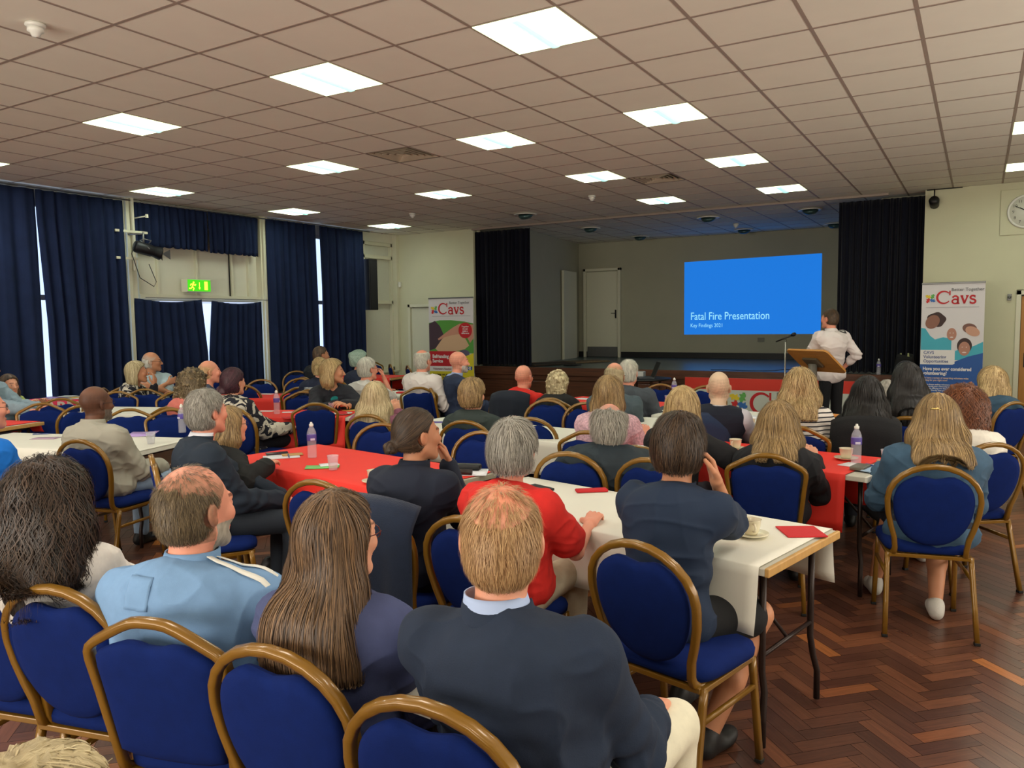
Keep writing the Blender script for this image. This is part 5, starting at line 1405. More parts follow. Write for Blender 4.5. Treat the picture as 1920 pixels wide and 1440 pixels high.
    if kind == 'curly' or hair.get('curl'):
        am = hair.get('curl', .012); D = am * (wnoise(P, hair.get('cf', 90), seed, 2) * .8 + .6 * wnoise(P, 200, seed + 2, 1)); P = P + Gn * D[:, None]
    else:
        sa, sl = strandcoord(P); D = hair.get('clump', .0035) * (np.sin(sa * 260 + 3 * wnoise(P, 18, seed, 2)) + .6 * np.sin(sa * 620 + 2 * wnoise(P, 30, seed + 1, 2))); P = P + Gn * D[:, None]
    sa, sl = strandcoord(P); tone = .5 + .28 * wnoise(np.stack([sa * 6, sl * .8, sa * 0], 1), 20, seed + 4, 3) + (1.3 * wnoise(P, 110, seed + 8, 2) * (1 if kind == 'curly' else .18)) + hair.get('root', 0) * np.clip((sl - .12) * 5, -1, 1)
    C = np.stack([np.clip(tone, 0, 1), sa + .5, sl], 1)
    m = hair_mat(hair['name'], hair['dark'], hair['light'], hair.get('rough', .5))
    o = bpy.data.objects.new('hair', np_mesh('hair', P, Q, m, C)); COL.objects.link(o); o.parent = root
    N = hair.get('strands', 0)
    if not N: return
    # loose strands riding on the hair volume, one mesh
    f2 = f; V = P
    if kind in ('short', 'fringe') or hair.get('scalpseeds'):
        E(0, -.018, .028, .0765, .0985, .0925, .01)
    if hair.get('scalpseeds'):
        ns = hair['scalpseeds']; u_ = rs.normal(size=(ns * 3, 3)); u_ /= np.linalg.norm(u_, axis=1, keepdims=True)
        u_ = u_[(u_[:, 2] > .1) & (u_[:, 1] < hair.get('front', .55))][:ns]; V = np.concatenate([V, H + (Rh @ (u_ * [.077, .099, .093] + [0, -.018, .028]).T).T * S])
    pick = rs.randint(0, len(V), N) if not hair.get('scalpseeds') else np.concatenate([rs.randint(0, len(V), N - hair['scalpseeds']), rs.randint(max(len(V) - hair['scalpseeds'], 0), len(V), hair['scalpseeds'])]); p = V[pick] + rs.normal(0, hr * .4, (N, 3))
    steps = hair.get('steps', 8); sl_ = hair.get('step', .014); lift = hair.get('lift', .0015); w0 = hair.get('w', .0011)
    out = [p.copy()]; nrm = []; offs = rs.rand(N) ** 2 * lift * 2 + .0004; jit = rs.normal(0, .25, (N, 3)); ph = rs.rand(N) * 6.28; amp = hair.get('wave', .0)
    for k in range(steps):
        n = f2.grad(p); nrm.append(n)
        Lp = (p - H) @ Rh / S; d = Lp - cr; d /= np.maximum(np.linalg.norm(d, axis=1, keepdims=True), 1e-6); dw = d @ Rh.T
        wt = np.clip((Lp[:, 2:3] - hair.get('fall', .02)) / .08, 0, 1); g = dw * wt + G0 * (1 - wt) * (1 if kind in ('long', 'bob', 'curly') else .6) + dw * .4 * (1 - wt) * (0 if kind in ('long', 'bob', 'curly') else 1)
        if kind in ('bun', 'ponytail'):
            bb = hp(*(hair.get('bun', (0, -.135, -.02)) if kind == 'bun' else (0, -.12, .03))); tt = bb - p; dist = np.linalg.norm(tt, axis=1, keepdims=True); g = np.where(dist > .035, tt / np.maximum(dist, 1e-6), g)
        g = g + jit * hair.get('mess', .35); gt = g - n * np.sum(g * n, 1, keepdims=True); ln = np.linalg.norm(gt, axis=1, keepdims=True) * (n[:, 2:3] > -.55); gt = gt / np.maximum(np.linalg.norm(gt, axis=1, keepdims=True), 1e-6)
        if hair.get('stick'):
            p = p + (gt * math.cos(hair['stick']) + n * math.sin(hair['stick'])) * sl_
        else:
            p = p + gt * sl_ * np.clip(ln * 1.5, 0, 1)
            sd = f2.sample(p)[:, None]; n2 = f2.grad(p); p = p - n2 * (np.clip(sd, -.03, .03) - offs[:, None] * (1 + k / steps))
        if amp:
            bn = np.cross(n, gt); p = p + (bn * np.sin(ph + k * hair.get('wf', 1.6))[:, None] + n * np.abs(np.cos(ph + k * hair.get('wf', 1.6)))[:, None] * .6) * amp
        out.append(p.copy())
    nrm.append(f2.grad(p)); O = np.stack(out, 1); Nn = np.stack(nrm, 1); Tn = np.gradient(O, axis=1); B = np.cross(Nn, Tn); B /= np.maximum(np.linalg.norm(B, axis=2, keepdims=True), 1e-9)
    K = steps + 1; wd = w0 * np.interp(np.linspace(0, 1, K), [0, .15, .7, 1], [.5, 1, .9, .15])[None, :, None]
    A1 = O + B * wd; A2 = O - B * wd; VV = np.stack([A1, A2], 2).reshape(-1, 3)
    i0 = (np.arange(N)[:, None] * K + np.arange(K - 1)[None, :]).ravel() * 2; Q2 = np.stack([i0, i0 + 1, i0 + 3, i0 + 2], 1)
    tn = np.repeat(np.clip(rs.normal(hair.get('smean', .55), .28, N), 0, 1.2), K * 2); C2 = np.stack([tn, np.repeat(rs.rand(N), K * 2), np.zeros(len(tn))], 1)
    o2 = bpy.data.objects.new('hair_strands', np_mesh('hair_strands', VV, Q2, m, C2)); COL.objects.link(o2); o2.parent = o

# ================================================================ tables with their paper cloths
table((-1.45, 3.39), -12.3, 'white', 'white-covered folding table with wooden end strip and brown legs, right of centre in front', 'white paper cloth hanging off the front right table with the wooden strip', None, drop=.245, ins=(.03, .035), seed=1)
table((-3.45, 3.74), -9.9, 'red', 'red-covered folding table in front, left of the navy jumper woman', 'red paper cloth on the front table with bottle and green leaflet', None, W=.76, drop=.30, ins=(.02, .02), lip=mat('grey_edge', (176, 170, 150), .5), seed=2)
table((-1.34, 5.32), -12, 'red', 'red-covered folding table beside the denim jacket woman at the right', 'red paper cloth under the cup, plate and bottle at the right', None, drop=.33, ins=(.02, .12), lip=M_whitecl, seed=3)
table((-3.50, 5.58), -7, 'white', 'white-covered folding table in the middle behind the empty blue chairs', 'bare white paper cloth in the middle of the hall', None, ins=(-.004, -.004), lip=M_whitecl, seed=4)
table((-5.89, 5.66), 28, 'red', 'red-covered folding table of the blonde woman in the denim jacket', 'red paper cloth with a bottle and napkins, in front of the blonde in black denim', None, L=1.2, drop=.30, seed=5, ins=(.02, .05), lip=M_whitecl)
table((-7.80, 6.85), 20, 'red', 'red-covered folding table far left near the short curtains', 'red paper cloth on the far left table by the exit', None, L=1.5, drop=.28, seed=6)
table((-6.19, 3.47), 16, 'white', 'white-covered folding table beside the man in the pale grey jacket', 'white paper cloth with the leaflet and glass at the left', None, drop=.30, ins=(-.004, -.004), lip=M_whitecl, seed=7)
table((-8.0, 5.02), 20, 'white', 'white-covered folding table at the left behind two empty chairs', 'white paper cloth on the second table at the left', None, drop=.28, ins=(-.004, -.004), lip=M_whitecl, seed=8)
table((-1.72, 7.33), -3, 'white', 'white-covered folding table nearest the lectern', 'white paper cloth hanging straight on the table nearest the lectern', None, drop=.30, ins=(-.004, -.004), lip=M_whitecl, seed=9)
table((-1.80, 6.50), -3, 'white', 'white-topped folding table at the elbow of the striped shirt woman', 'short white paper cloth beside the striped shirt woman', None, W=.6, L=1.8, drop=.03, seed=10)
table((-3.25, 7.90), -12, 'red', 'red-covered folding table in the row nearest the stage', 'red paper cloth on the table nearest the stage front', None, drop=.30, seed=11)
table((-6.42, 7.85), 12, 'white', 'white-covered folding table before the pull-up banner with yellow panel', 'white paper cloth on the table before the yellow banner', None, drop=.27, seed=12)
table((-9.0, 10.2), 8, 'red', 'small red-covered table in the far left corner', 'red paper cloth in the far left corner behind the green-haired person', None, L=1.4, drop=.25, seed=13)
table((-8.36, 3.66), 14, 'red', 'red-covered folding table at the left edge with pale wooden end', 'red paper cloth at the left edge before the blue hooded jumper', None, L=1.4, W=.6, drop=.12, ins=(.02, .06), seed=14)
table((-1.17, 1.74), 0, 'white', 'small white-covered table between the two nearest people', 'white paper cloth under the cup between the two nearest people', None, L=.34, W=.42, drop=.06, seed=15)

# display table by the window with a lettered front
DT = empty('display_table', (-9.78, 5.86, 0), R_(29), 'low table by the window covered with pink leaflets and a lettered pink front', 'table')
mb = MB(); mb.box((0, 0, .73), (1.5, .5, .025), bev=.004); mb.build('tabletop', M_top, DT)
M_pinkcl = mat('crimson_banner_cloth', (206, 44, 78), .7)
mb = MB(); mb.sheet(lambda u, v: (-.76 + 1.52 * u, -.262 + .006 * math.sin(14 * u), .748 - .6 * v), 24, 6, .003); mb.build('front_cloth', M_pinkcl, DT)
for k, (x, z, t) in enumerate([(-.7, .6, 'LEARNING')]): text_obj('front_lettering', t, .17, mat('banner_cream', (230, 214, 200), .7), DT, (x, -.273, z), bold=.006, sx=1.25)
for s in (-1, 1):
    for q in (-1, 1): mb = MB(); mb.tube([(s * .68, q * .2, .72), (s * .68, q * .2, .01)], .014, 8); mb.build('leg', M_leg, DT)
rnd = random.Random(4)
LC = [((206, 60, 110), 'pink'), ((180, 150, 210), 'lilac'), ((235, 235, 240), 'white'), ((90, 70, 150), 'violet'), ((230, 190, 90), 'yellow'), ((200, 40, 90), 'crimson'), ((225, 225, 235), 'pale'), ((60, 70, 110), 'slate')]
for k in range(14):
    c_, nm = LC[k % 8]; lx, ly = -.66 + .1 * k, -.16 + .16 * (k % 3); gx, gy = rot2((lx, ly), R_(29))
    side = ['front', 'middle', 'back'][k % 3]
    sheet_of_paper('leaflet', -9.78 + gx, 5.86 + gy, .7425 + .0035 * (k % 4), R_(29) + rnd.uniform(-.4, .4), .2, .14, mat('leaflet_' + nm, c_, .6), '%s leaflet, number %d from the left, %s row of the window table' % (nm, k + 1, side), 'leaflet')['group'] = 'leaflets on the window table'

# ================================================================ chairs (blue pads, gold frames)
K = chair
K('round', (-2.59, 1.14), 15, 'blue chair at the bottom left edge, under the woman in white lace')
K('round', (-2.28, 1.20), 14, 'oval-backed blue chair second from the left in the nearest row')
K('crown', (-1.81, 1.19), 16, 'straight-sided blue chair under the man in the light blue track top')
K('round', (-1.39, 1.21), 5, 'oval-backed blue chair under the long-haired woman in the nearest row')
K('round', (-0.92, 1.18), 4, 'oval-backed blue chair at the bottom middle under the man in the blazer')
K('round', (-0.97, 2.42), -13, 'blue chair of the dark-haired man in the navy polo shirt')
K('round', (-1.67, 2.43), 0, 'blue chair of the grey-haired woman in the red blouse')
K('round', (-2.70, 2.67), 6, 'empty blue chair behind the long-haired woman, at the red table')
K('round', (-2.16, 2.42), 2, 'blue chair with a navy jacket hung over its back')
K('round', (-0.16, 4.39), 13, 'blue chair of the woman in the denim jacket at the right')
K('round', (0.10, 5.31), 36, 'blue chair of the curly auburn-haired woman in white')
K('round', (0.29, 7.92), 50, 'blue chair at the far right under the woman in the teal top')
K('crown', (-0.99, 4.39), 12, 'straight-sided blue chair of the blonde woman in the black cardigan, at the white table')
K('crown', (-0.43, 6.49), 12, 'straight-sided blue chair of the woman with long black hair and headband')
K('round', (-1.14, 6.46), 8, 'blue chair of the woman in the striped shirt')
K('round', (-1.98, 3.92), 6, 'blue chair of the man in the quilted jacket, across the white table')
K('round', (-1.50, 3.94), -4, 'empty blue chair across the white table, left of the navy polo man')
K('round', (-1.72, 4.30), 2, 'blue chair of the blonde woman with her arm on the red table')
K('round', (-3.32, 4.84), 14, 'dark-backed blue chair under the person in the dark green jacket')
K('round', (-2.88, 4.42), 190, 'empty blue chair facing the camera right of the dark green jacket')
K('round', (-2.96, 5.21), 12, 'blue chair mostly hidden behind the grey-haired woman in red')
K('crown', (-5.56, 7.19), 36, 'straight-sided blue chair of the man in the white shirt')
K('round', (-4.27, 4.83), 14, 'dark-backed blue chair under the blonde woman in mauve')
K('round', (-3.79, 4.45), 205, 'empty blue chair facing the camera by the bun-haired woman')
K('round', (-3.48, 6.47), 200, 'empty blue chair with rounded back facing the camera beside the black cardigan')
K('crown', (-4.04, 6.92), 232, 'empty straight-sided blue chair turned sideways before the red jumper')
K('crown', (-3.79, 7.15), 20, 'blue chair of the white-haired woman in black')
K('round', (-4.09, 6.78), 20, 'blue chair of the bald man in the red jumper, draped with a dark coat')
K('round', (-3.04, 6.40), 190, 'blue chair partly hidden left of the flowery blouse')
K('round', (-3.12, 8.57), 190, 'empty blue chair across the stage-side red table, left one')
K('round', (-2.58, 8.56), 190, 'empty blue chair across the stage-side red table, behind the bald man in the vest')
K('round', (-1.78, 5.72), 10, 'blue chair draped with a navy coat behind the bald man in the vest')
K('crown', (-5.39, 5.36), 44, 'large dark straight-sided blue chair standing empty before the red table')
K('crown', (-6.44, 6.24), 212, 'empty straight-sided blue chair facing the camera, left of the black denim jacket')
K('crown', (-6.92, 6.64), 60, 'blue chair half hidden behind another, left of the black denim jacket')
K('round', (-8.35, 7.33), 218, 'empty rounded blue chair across the far left red table')
K('round', (-7.98, 7.67), 222, 'empty rounded blue chair left of the ponytailed woman')
K('round', (-9.28, 8.86), 222, 'farthest empty blue chair left of the ponytailed woman')
K('round', (-7.78, 6.54), 30, 'dark blue chair just right of the burgundy-haired woman')
K('round', (-5.70, 4.69), 4, 'blue chair of the woman in the black and white tunic')
K('crown', (-8.56, 5.73), 232, 'empty straight-sided blue chair in front of the blonde bob, middle one of three')
K('crown', (-8.53, 5.37), 232, 'empty straight-sided blue chair right behind the bald man with glasses')
K('crown', (-7.85, 5.65), 236, 'empty straight-sided blue chair left of the coral top')
K('crown', (-6.26, 4.44), 236, 'empty straight-sided blue chair across the white table at the left, right one')
K('crown', (-6.63, 4.27), 236, 'empty straight-sided blue chair across the white table at the left, left one')
K('crown', (-6.77, 4.92), 60, 'blue chair of the curly-haired woman in coral')
K('crown', (-7.98, 4.22), 238, 'empty straight-sided blue chair beside the blue-grey hooded jumper')
K('crown', (-8.32, 4.59), 60, 'dark blue chair behind the one beside the hooded jumper')
K('round', (-7.33, 4.25), 70, 'dark blue chair just left of the bald man with glasses')
K('round', (-5.10, 2.92), 14, 'blue chair of the bald man in the pale grey jacket')
K('crown', (-4.12, 2.78), -32, 'blue chair seen edge-on under the woman in the black cardigan at the left')
K('crown', (-3.81, 2.59), -34, 'blue chair seen edge-on under the grey-haired man in the suit')
K('round', (-9.75, 7.1), 40, 'blue chair against the curtains behind the curly-haired woman')
K('round', (-9.09, 7.25), 50, 'blue chair of the fair balding man at the far left')
K('crown', (-9.04, 5.78), 50, 'blue chair of the woman with the blonde bob')
K('round', (-6.51, 7.22), 30, 'blue chair of the white-haired man with his chin on his hand')
K('crown', (-10.03, 11.55), 60, 'blue chair in the corner behind the white-haired man')
K('crown', (-9.15, 11.0), -40, 'left one of the two blue chairs parked edge-on below the window')
K('crown', (-8.55, 10.75), -40, 'right one of the two blue chairs parked edge-on below the window')

# ================================================================ things on the tables
cup((-0.79, 3.25)[0], (-0.79, 3.25)[1], TZ, R_(-60), 'cream cup on a saucer at the elbow of the navy polo man')
slab('napkin', (-0.62, 3.41)[0], (-0.62, 3.41)[1], TZ, R_(30), .165, .165, .006, M_rednap, 'flat folded red napkin on the white table by the wooden strip', 'napkin', .002)
slab('glasses_pouch', (-1.74, 3.72)[0], (-1.74, 3.72)[1], TZ, R_(38), .17, .06, .014, M_rednap, 'crumpled red cloth pouch on the white table', 'pouch', .006)
slab('notebook', (-2.02, 3.62)[0], (-2.02, 3.62)[1], TZ, R_(-20), .16, .12, .014, M_black, 'black notebook corner beside the red blouse on the white table', 'notebook')
slab('black_wallet', (-2.27, 3.33)[0], (-2.27, 3.33)[1], TZ, R_(25), .14, .08, .02, M_black, 'black wallet at the left end of the white table', 'wallet')
bottle((-3.87, 3.81)[0], (-3.87, 3.81)[1], TZ, 1.0, 'water bottle standing on the front red table')
plastic_cup((-3.41, 3.53)[0], (-3.41, 3.53)[1], TZ + .004, 'empty clear plastic cup on the front red table')
sheet_of_paper('leaflet', (-3.55, 3.58)[0], (-3.55, 3.58)[1], TZ, R_(40), .21, .12, mat('leaflet_green', (120, 190, 110), .6), 'green and white leaflet under the plastic cup', 'leaflet', curl=.003)
sheet_of_paper('leaflet', (-3.56, 3.65)[0], (-3.56, 3.65)[1], TZ + .003, R_(52), .12, .10, M_paper, 'white half of the folded leaflet under the plastic cup', 'leaflet')
sheet_of_paper('note_sheet', (-4.08, 3.73)[0], (-4.08, 3.73)[1], TZ, R_(50), .24, .16, M_paper, 'white sheet with a pen beside the black cardigan elbow', 'paper')
sheet_of_paper('note_card', (-4.07, 3.82)[0], (-4.07, 3.82)[1], TZ + .003, R_(52), .14, .1, mat('tan_card', (196, 150, 90), .6), 'tan card beside the white sheet on the front red table', 'card')
slab('phone', (-4.20, 3.80)[0], (-4.20, 3.80)[1], TZ, R_(52), .15, .075, .009, mat('phone_glass', (60, 58, 62), .15), 'dark phone beside the white sheet on the front red table', 'phone')
pen((-4.01, 3.73)[0], (-4.01, 3.73)[1], TZ + .006, R_(-40), M_ink_slate, 'small dark blue pen lying on the white sheet on the red table')
sheet_of_paper('note_sheet', (-2.65, 3.84)[0], (-2.65, 3.84)[1], TZ, R_(28), .30, .21, M_paper, 'white sheet under the black case beside the bun-haired woman', 'paper')
slab('glasses_case', (-2.67, 3.92)[0], (-2.67, 3.92)[1], TZ + .003, R_(20), .17, .07, .035, M_black, 'black spectacle case on the white sheet by the bun-haired woman', 'case', .012)
mb = MB(); mb.tube([(-.1, 0, .018), (-.02, 0, .018), (.1, 0, .018)], .017, 12); mb.box((-.045, 0, .018), (.02, .036, .036), bev=.004)
tag(mb.build('rolled_notebook', mat('dark_brown_leather', (40, 26, 22), .4), None, ((-2.64, 3.75)[0], (-2.64, 3.75)[1], TZ + .003), R_(20)), 'dark brown rolled case beside the black spectacle case', 'case')
cup(-2.93, 3.36, TZ, R_(150), 'cream cup half hidden by the bun-haired woman')
cup((-0.95, 5.21)[0] + .25, (-0.95, 5.21)[1] + .1, TZ, R_(120), 'cream cup beside the blonde woman in the black cardigan')
cup((-1.42, 5.38)[0], (-1.42, 5.38)[1], TZ, R_(-100), 'cream cup on a saucer behind the plate of food')
cup((-2.04, 5.34)[0] + .1, (-2.04, 5.34)[1] - .02, TZ, R_(10), 'cream cup at the left end of the right-hand red table')
M_food = mat('pastry', (196, 130, 66), .7, noise=.3, nscale=40, bump=.4, bscale=80)
plate((-1.40, 5.17)[0], (-1.40, 5.17)[1], TZ, 'plate of pastry on the right-hand red table', M_food)
bottle((-0.63, 5.22)[0], (-0.63, 5.22)[1], TZ, .4, 'water bottle on the red table left of the denim jacket')
plastic_cup((-0.46, 5.26)[0], (-0.46, 5.26)[1], TZ, 'clear plastic cup with orange juice by the denim jacket', mat('orange_juice', (240, 150, 20), .3))
slab('phone', (-0.58, 5.02)[0], (-0.58, 5.02)[1], TZ, R_(-10), .085, .15, .022, mat('grey_case', (110, 108, 96), .4), 'grey phone case on the red table before the denim jacket', 'phone', .006)
slab('notepad', (-0.50, 5.02)[0], (-0.50, 5.02)[1], TZ, R_(-25), .14, .2, .01, mat('pale_blue_pad', (176, 204, 232), .6), 'pale blue notepad at the end of the red table', 'notepad')
pen((-0.51, 5.06)[0], (-0.51, 5.06)[1], TZ + .012, R_(-35), mat('blue_pen', (50, 96, 180), .4), 'blue pen lying on the pale blue notepad')
sheet_of_paper('note_sheet', (-0.64, 5.13)[0], (-0.64, 5.13)[1], TZ, R_(-20), .12, .14, M_paper, 'white paper under the grey phone case', 'paper')
sheet_of_paper('note_sheet', -1.72, 7.22, TZ, R_(-20), .3, .21, M_paper, 'white sheets beside the hands of the bald man in the vest', 'paper')
plate(-1.12, 7.55, TZ, 'plate of food on the white table nearest the lectern', M_food, mat('yellow_plate', (206, 160, 80), .4), .12)
sheet_of_paper('leaflet', -.96, 7.32, TZ, R_(10), .32, .16, mat('leaflet_print', (168, 166, 190), .6), 'printed leaflet at the right end of the table nearest the lectern', 'leaflet')
bottle((-2.95, 8.53)[0], (-2.95, 8.53)[1], TZ, 0, 'water bottle on the red table nearest the stage')
plastic_cup((-2.84, 8.01)[0], (-2.84, 8.01)[1], TZ, 'clear plastic cup on the red table nearest the stage')
sheet_of_paper('note_sheet', (-2.71, 7.47)[0], (-2.71, 7.47)[1], TZ, R_(-10), .36, .2, M_paper, 'white sheet on the red table nearest the stage', 'paper')
sheet_of_paper('note_sheet', (-3.88, 8.13)[0], (-3.88, 8.13)[1], TZ, R_(-10), .2, .16, M_paper, 'small white sheet right of the white-haired woman in black', 'paper')
bottle((-6.09, 5.53)[0], (-6.09, 5.53)[1], TZ, 2.2, 'water bottle on the red table by the black and white tunic')
sheet_of_paper('napkin', (-5.71, 5.37)[0], (-5.71, 5.37)[1], TZ, R_(60), .17, .17, M_rednap, 'red napkin hanging over the edge beside the water bottle', 'napkin')
sheet_of_paper('note_card', (-6.38, 5.65)[0], (-6.38, 5.65)[1], TZ, R_(20), .16, .08, M_paper, 'small white card left of the water bottle on red', 'card')
sheet_of_paper('note_card', (-6.09, 5.68)[0], (-6.09, 5.68)[1], TZ, R_(40), .12, .08, M_paper, 'small white card right of the water bottle on red', 'card')
plastic_cup((-5.73, 5.94)[0], (-5.73, 5.94)[1], TZ, 'plastic cup with green drink before the blonde in black denim', mat('green_drink', (60, 150, 60), .3))
plate((-5.44, 5.78)[0], (-5.44, 5.78)[1], TZ, 'white plate with a crumpled red napkin before the clasped hands', M_rednap, M_white)
sheet_of_paper('leaflet', (-5.57, 6.13)[0], (-5.57, 6.13)[1], TZ, R_(20), .26, .13, mat('leaflet_yellow', (214, 212, 150), .6), 'yellow and white leaflet right of the clasped hands', 'leaflet')
sheet_of_paper('note_card', (-7.94, 7.05)[0], (-7.94, 7.05)[1], TZ, R_(10), .2, .1, M_paper, 'small white card on the far left red table', 'card')
sheet_of_paper('leaflet', (-6.01, 3.99)[0], (-6.01, 3.99)[1], TZ, R_(45), .21, .29, mat('leaflet_lilac', (222, 222, 236), .5), 'white printed leaflet on the white table at the left', 'leaflet', curl=.004)
plastic_cup((-5.46, 3.69)[0], (-5.46, 3.69)[1], TZ, 'small clear glass beside the white leaflet at the left')
sheet_of_paper('leaflet', (-6.54, 3.48)[0], (-6.54, 3.48)[1], TZ, R_(30), .2, .12, mat('leaflet_mix', (170, 140, 160), .5), 'colourful leaflet beside the bright blue sleeve', 'leaflet')
pen((-6.80, 3.58)[0], (-6.80, 3.58)[1], TZ, R_(40), M_ink_slate, 'dark pen on the white table beside the bright blue sleeve')
bottle((-5.79, 4.21)[0], (-5.79, 4.21)[1], TZ, 0, 'water bottle half hidden behind the suited man')
sheet_of_paper('leaflet', (-4.19, 5.69)[0], (-4.19, 5.69)[1], TZ, R_(25), .26, .1, mat('leaflet_violet', (150, 140, 200), .5), 'violet and white leaflet on the bare white cloth', 'leaflet')
slab('napkin', -6.35, 7.85, TZ, .3, .12, .1, .02, M_rednap, 'crumpled red napkin on the white table before the yellow banner', 'napkin', .008)
slab('handbag', -5.72, 7.86, TZ, .3, .25, .12, .1, M_black, 'black handbag on the white table right of the white shirt', 'bag', .02)
cup((-1.20, 1.52)[0] + .02, (-1.20, 1.52)[1] + .12, TZ, R_(40), 'cream cup between the blazer and the long-haired woman')
sheet_of_paper('napkin', -1.17, 1.60, TZ, R_(10), .16, .12, M_rednap, 'red napkin beside the cup between the two nearest people', 'napkin')

# ================================================================ the people
def look(h, tx=-3.6, ty=15.0): return math.degrees(math.atan2(h[0] - tx, ty - h[1]))
W_ = {'grey': ((88, 84, 76), (196, 190, 178)), 'white': ((150, 146, 136), (232, 228, 214)), 'brown': ((36, 26, 20), (104, 80, 58)), 'dark': ((16, 12, 10), (88, 66, 50)), 'blonde': ((120, 92, 54), (222, 194, 140)),
      'paleblonde': ((134, 112, 76), (232, 212, 168)), 'dirty': ((84, 64, 40), (190, 158, 108)), 'auburn': ((64, 34, 20), (140, 82, 48)), 'black': ((8, 8, 9), (46, 42, 40)), 'burgundy': ((34, 18, 26), (92, 48, 60)), 'green': ((110, 130, 118), (176, 200, 184)),
      'mousy': ((92, 78, 56), (190, 172, 132)), 'chestnut': ((50, 36, 26), (140, 108, 76)), 'curl': ((66, 54, 38), (140, 120, 88)), 'ginger': ((140, 100, 64), (214, 176, 126)), 'bobbl': ((128, 108, 72), (224, 208, 166))}
def hr(kind, c, **k):
    d = dict(kind=kind, name=c, dark=W_[c][0], light=W_[c][1]); d.update(k); return d
def lanyard(col=(24, 28, 48)):
    def ex(c):
        m = mat('lanyard_%d' % col[2], col, .6); mb = MB(); nb = c['nb']; u = c['upv']; pts = []
        for a in range(-30, 211, 12):
            r = R_(a + 180); pts.append(nb + u * (.028 - .0 * a) + np.array([.072 * math.cos(R_(a)), -.068 * math.sin(R_(a)) - .012, 0]))
        mb.tube(pts, .006, 6, sq=(1.5, .5)); mb.build('lanyard', m, c['root'])
    return ex
def box_on(name, fr, size, m, out=.0):
    """small flat patch glued on the garment: fr = (x, z) on the back, seeks the surface"""
    def ex(c):
        f = c['field']; P = []
        n = 9
        for i in range(n):
            for j in range(n):
                x = fr[0] + (i / (n - 1) - .5) * size[0]; z = fr[1] + (j / (n - 1) - .5) * size[1]; p = np.array([x, -.45, z])
                for _ in range(30): 
                    d = f.sample(p[None])[0]; 
                    if d < .004 + out: break
                    p[1] += max(d * .8, .002)
                P.append((x, p[1], z))
        mb = MB(); mb.sheet(lambda u, v: P[int(round(u * (n - 1))) * n + int(round(v * (n - 1)))], n - 1, n - 1, .003); mb.build(name, m, c['root'])
    return ex
def stripe(name, pts, w_, m, fld='field'):
    """ribbon sewn along pts (local), projected on the garment"""
    def ex(c):
        P = [np.array(p, float) for p in (pts(c) if callable(pts) else pts)]; f = c['field']; Q = []
        for i in range(len(P) - 1):
            for t in np.linspace(0, 1, 8, endpoint=False): Q.append(P[i] * (1 - t) + P[i + 1] * t)
        Q.append(P[-1]); Q = np.array(Q)
        for _ in range(14): Q = Q - f.grad(Q) * (f.sample(Q) - .003)[:, None]
        G = f.grad(Q); T = np.gradient(Q, axis=0); B = np.cross(G, T); B /= np.linalg.norm(B, axis=1, keepdims=True)
        L_, R2 = Q + B * w_ / 2, Q - B * w_ / 2
        for _ in range(8): L_ = L_ - f.grad(L_) * (f.sample(L_) - .003)[:, None]; R2 = R2 - f.grad(R2) * (f.sample(R2) - .003)[:, None]
        n = len(Q); mb = MB(); mb.sheet(lambda u, v: Vector((L_ * (1 - v) + R2 * v)[int(round(u * (n - 1)))]), n - 1, 2, .003); mb.build(name, m, c['root'])
    return ex
def drape(name, c, deg, w2, z1, z0, m, label, seed=0, thick=.05, foot=.0):
    """coat hung over a chair back"""
    rnd = random.Random(seed); a1, a2 = rnd.random() * 6, rnd.random() * 6
    def fn(u, v):
        s_ = (u - .5) * 2; z = z1 + .02 - .05 * abs(s_) ** 2.5 - (z1 - z0) * v * (1 - .10 * math.cos(3 * s_ + a1)); ww = w2 * (1 + .12 * v)
        y = -.04 - .05 * v - .02 * math.cos(s_ * 2) + .018 * math.sin(7 * s_ + a2) * v + .012 * math.sin(13 * s_ + a1) * v + .05 * abs(s_) ** 3
        if v < .12: y += (.12 - v) / .12 * .07
        return (s_ * ww, y, z)
    mb = MB(); mb.sheet(fn, 36, 22, .018); o = mb.build(name, m, None, (c[0], c[1], 0), R_(deg)); return tag(o, label, 'coat')

# ---- nearest row
h = (-.90, 1.455, 1.173)
person('balding man in a navy blazer and white trousers, nearest the camera at the bottom', h, 14, hyaw=26, hpitch=-.06, skin='ginger', res=.0045, seed=1, lat=-.09, hs=1.04, stout=1.05, wdt=1.0,
       hair=hr('short', 'ginger', t=.0055, strands=19000, scalpseeds=450, steps=5, step=.0055, stick=.25, w=.0005, lift=.001, crown=(0, -.03, .115), patch=(0, -.055, .112, .064, .088, .060), clump=.0008, smean=.45, nape=-.085, hairline=.03, temple=.012, mess=.5),
       top=dict(kind='blazer', col=(30, 42, 62), shirtcol=(168, 186, 222), th=.018, fold=.012, collar=None, rough=.9, hem=.04, scalp=(1, .96, .92), neck=-.004), legs=dict(col=(226, 220, 196)), legpose={1: ((.25, .46, .56), (.24, .44, .09)), -1: ((-.12, .46, .55), (-.12, .42, .09))},
       arms={1: (.2, .36, .64), -1: (-.12, .36, .66)})
h = (-1.41, 1.475, 1.106)
person('woman with long straight brown hair and red-brown glasses in a slate blue top', h, 10, hyaw=-7, hpitch=.04, skin='fair', female=True, res=.0045, seed=2, lean=(.02, .05), hs=1.03,
       hair=hr('long', 'chestnut', len=.30, t=.013, wid=.065, flare=.04, thick=.05, tip=1.0, strands=14000, steps=22, step=.019, w=.0011, crown=(0.01, -.03, .12), smean=.45, clump=.003, root=-.12, lift=.003, mess=.22),
       top=dict(kind='blouse', col=(66, 74, 112), th=.02, fold=.010, collar=None), glasses=mat('tortoiseshell', (96, 34, 34), .25), legs=dict(col=(36, 38, 50)))
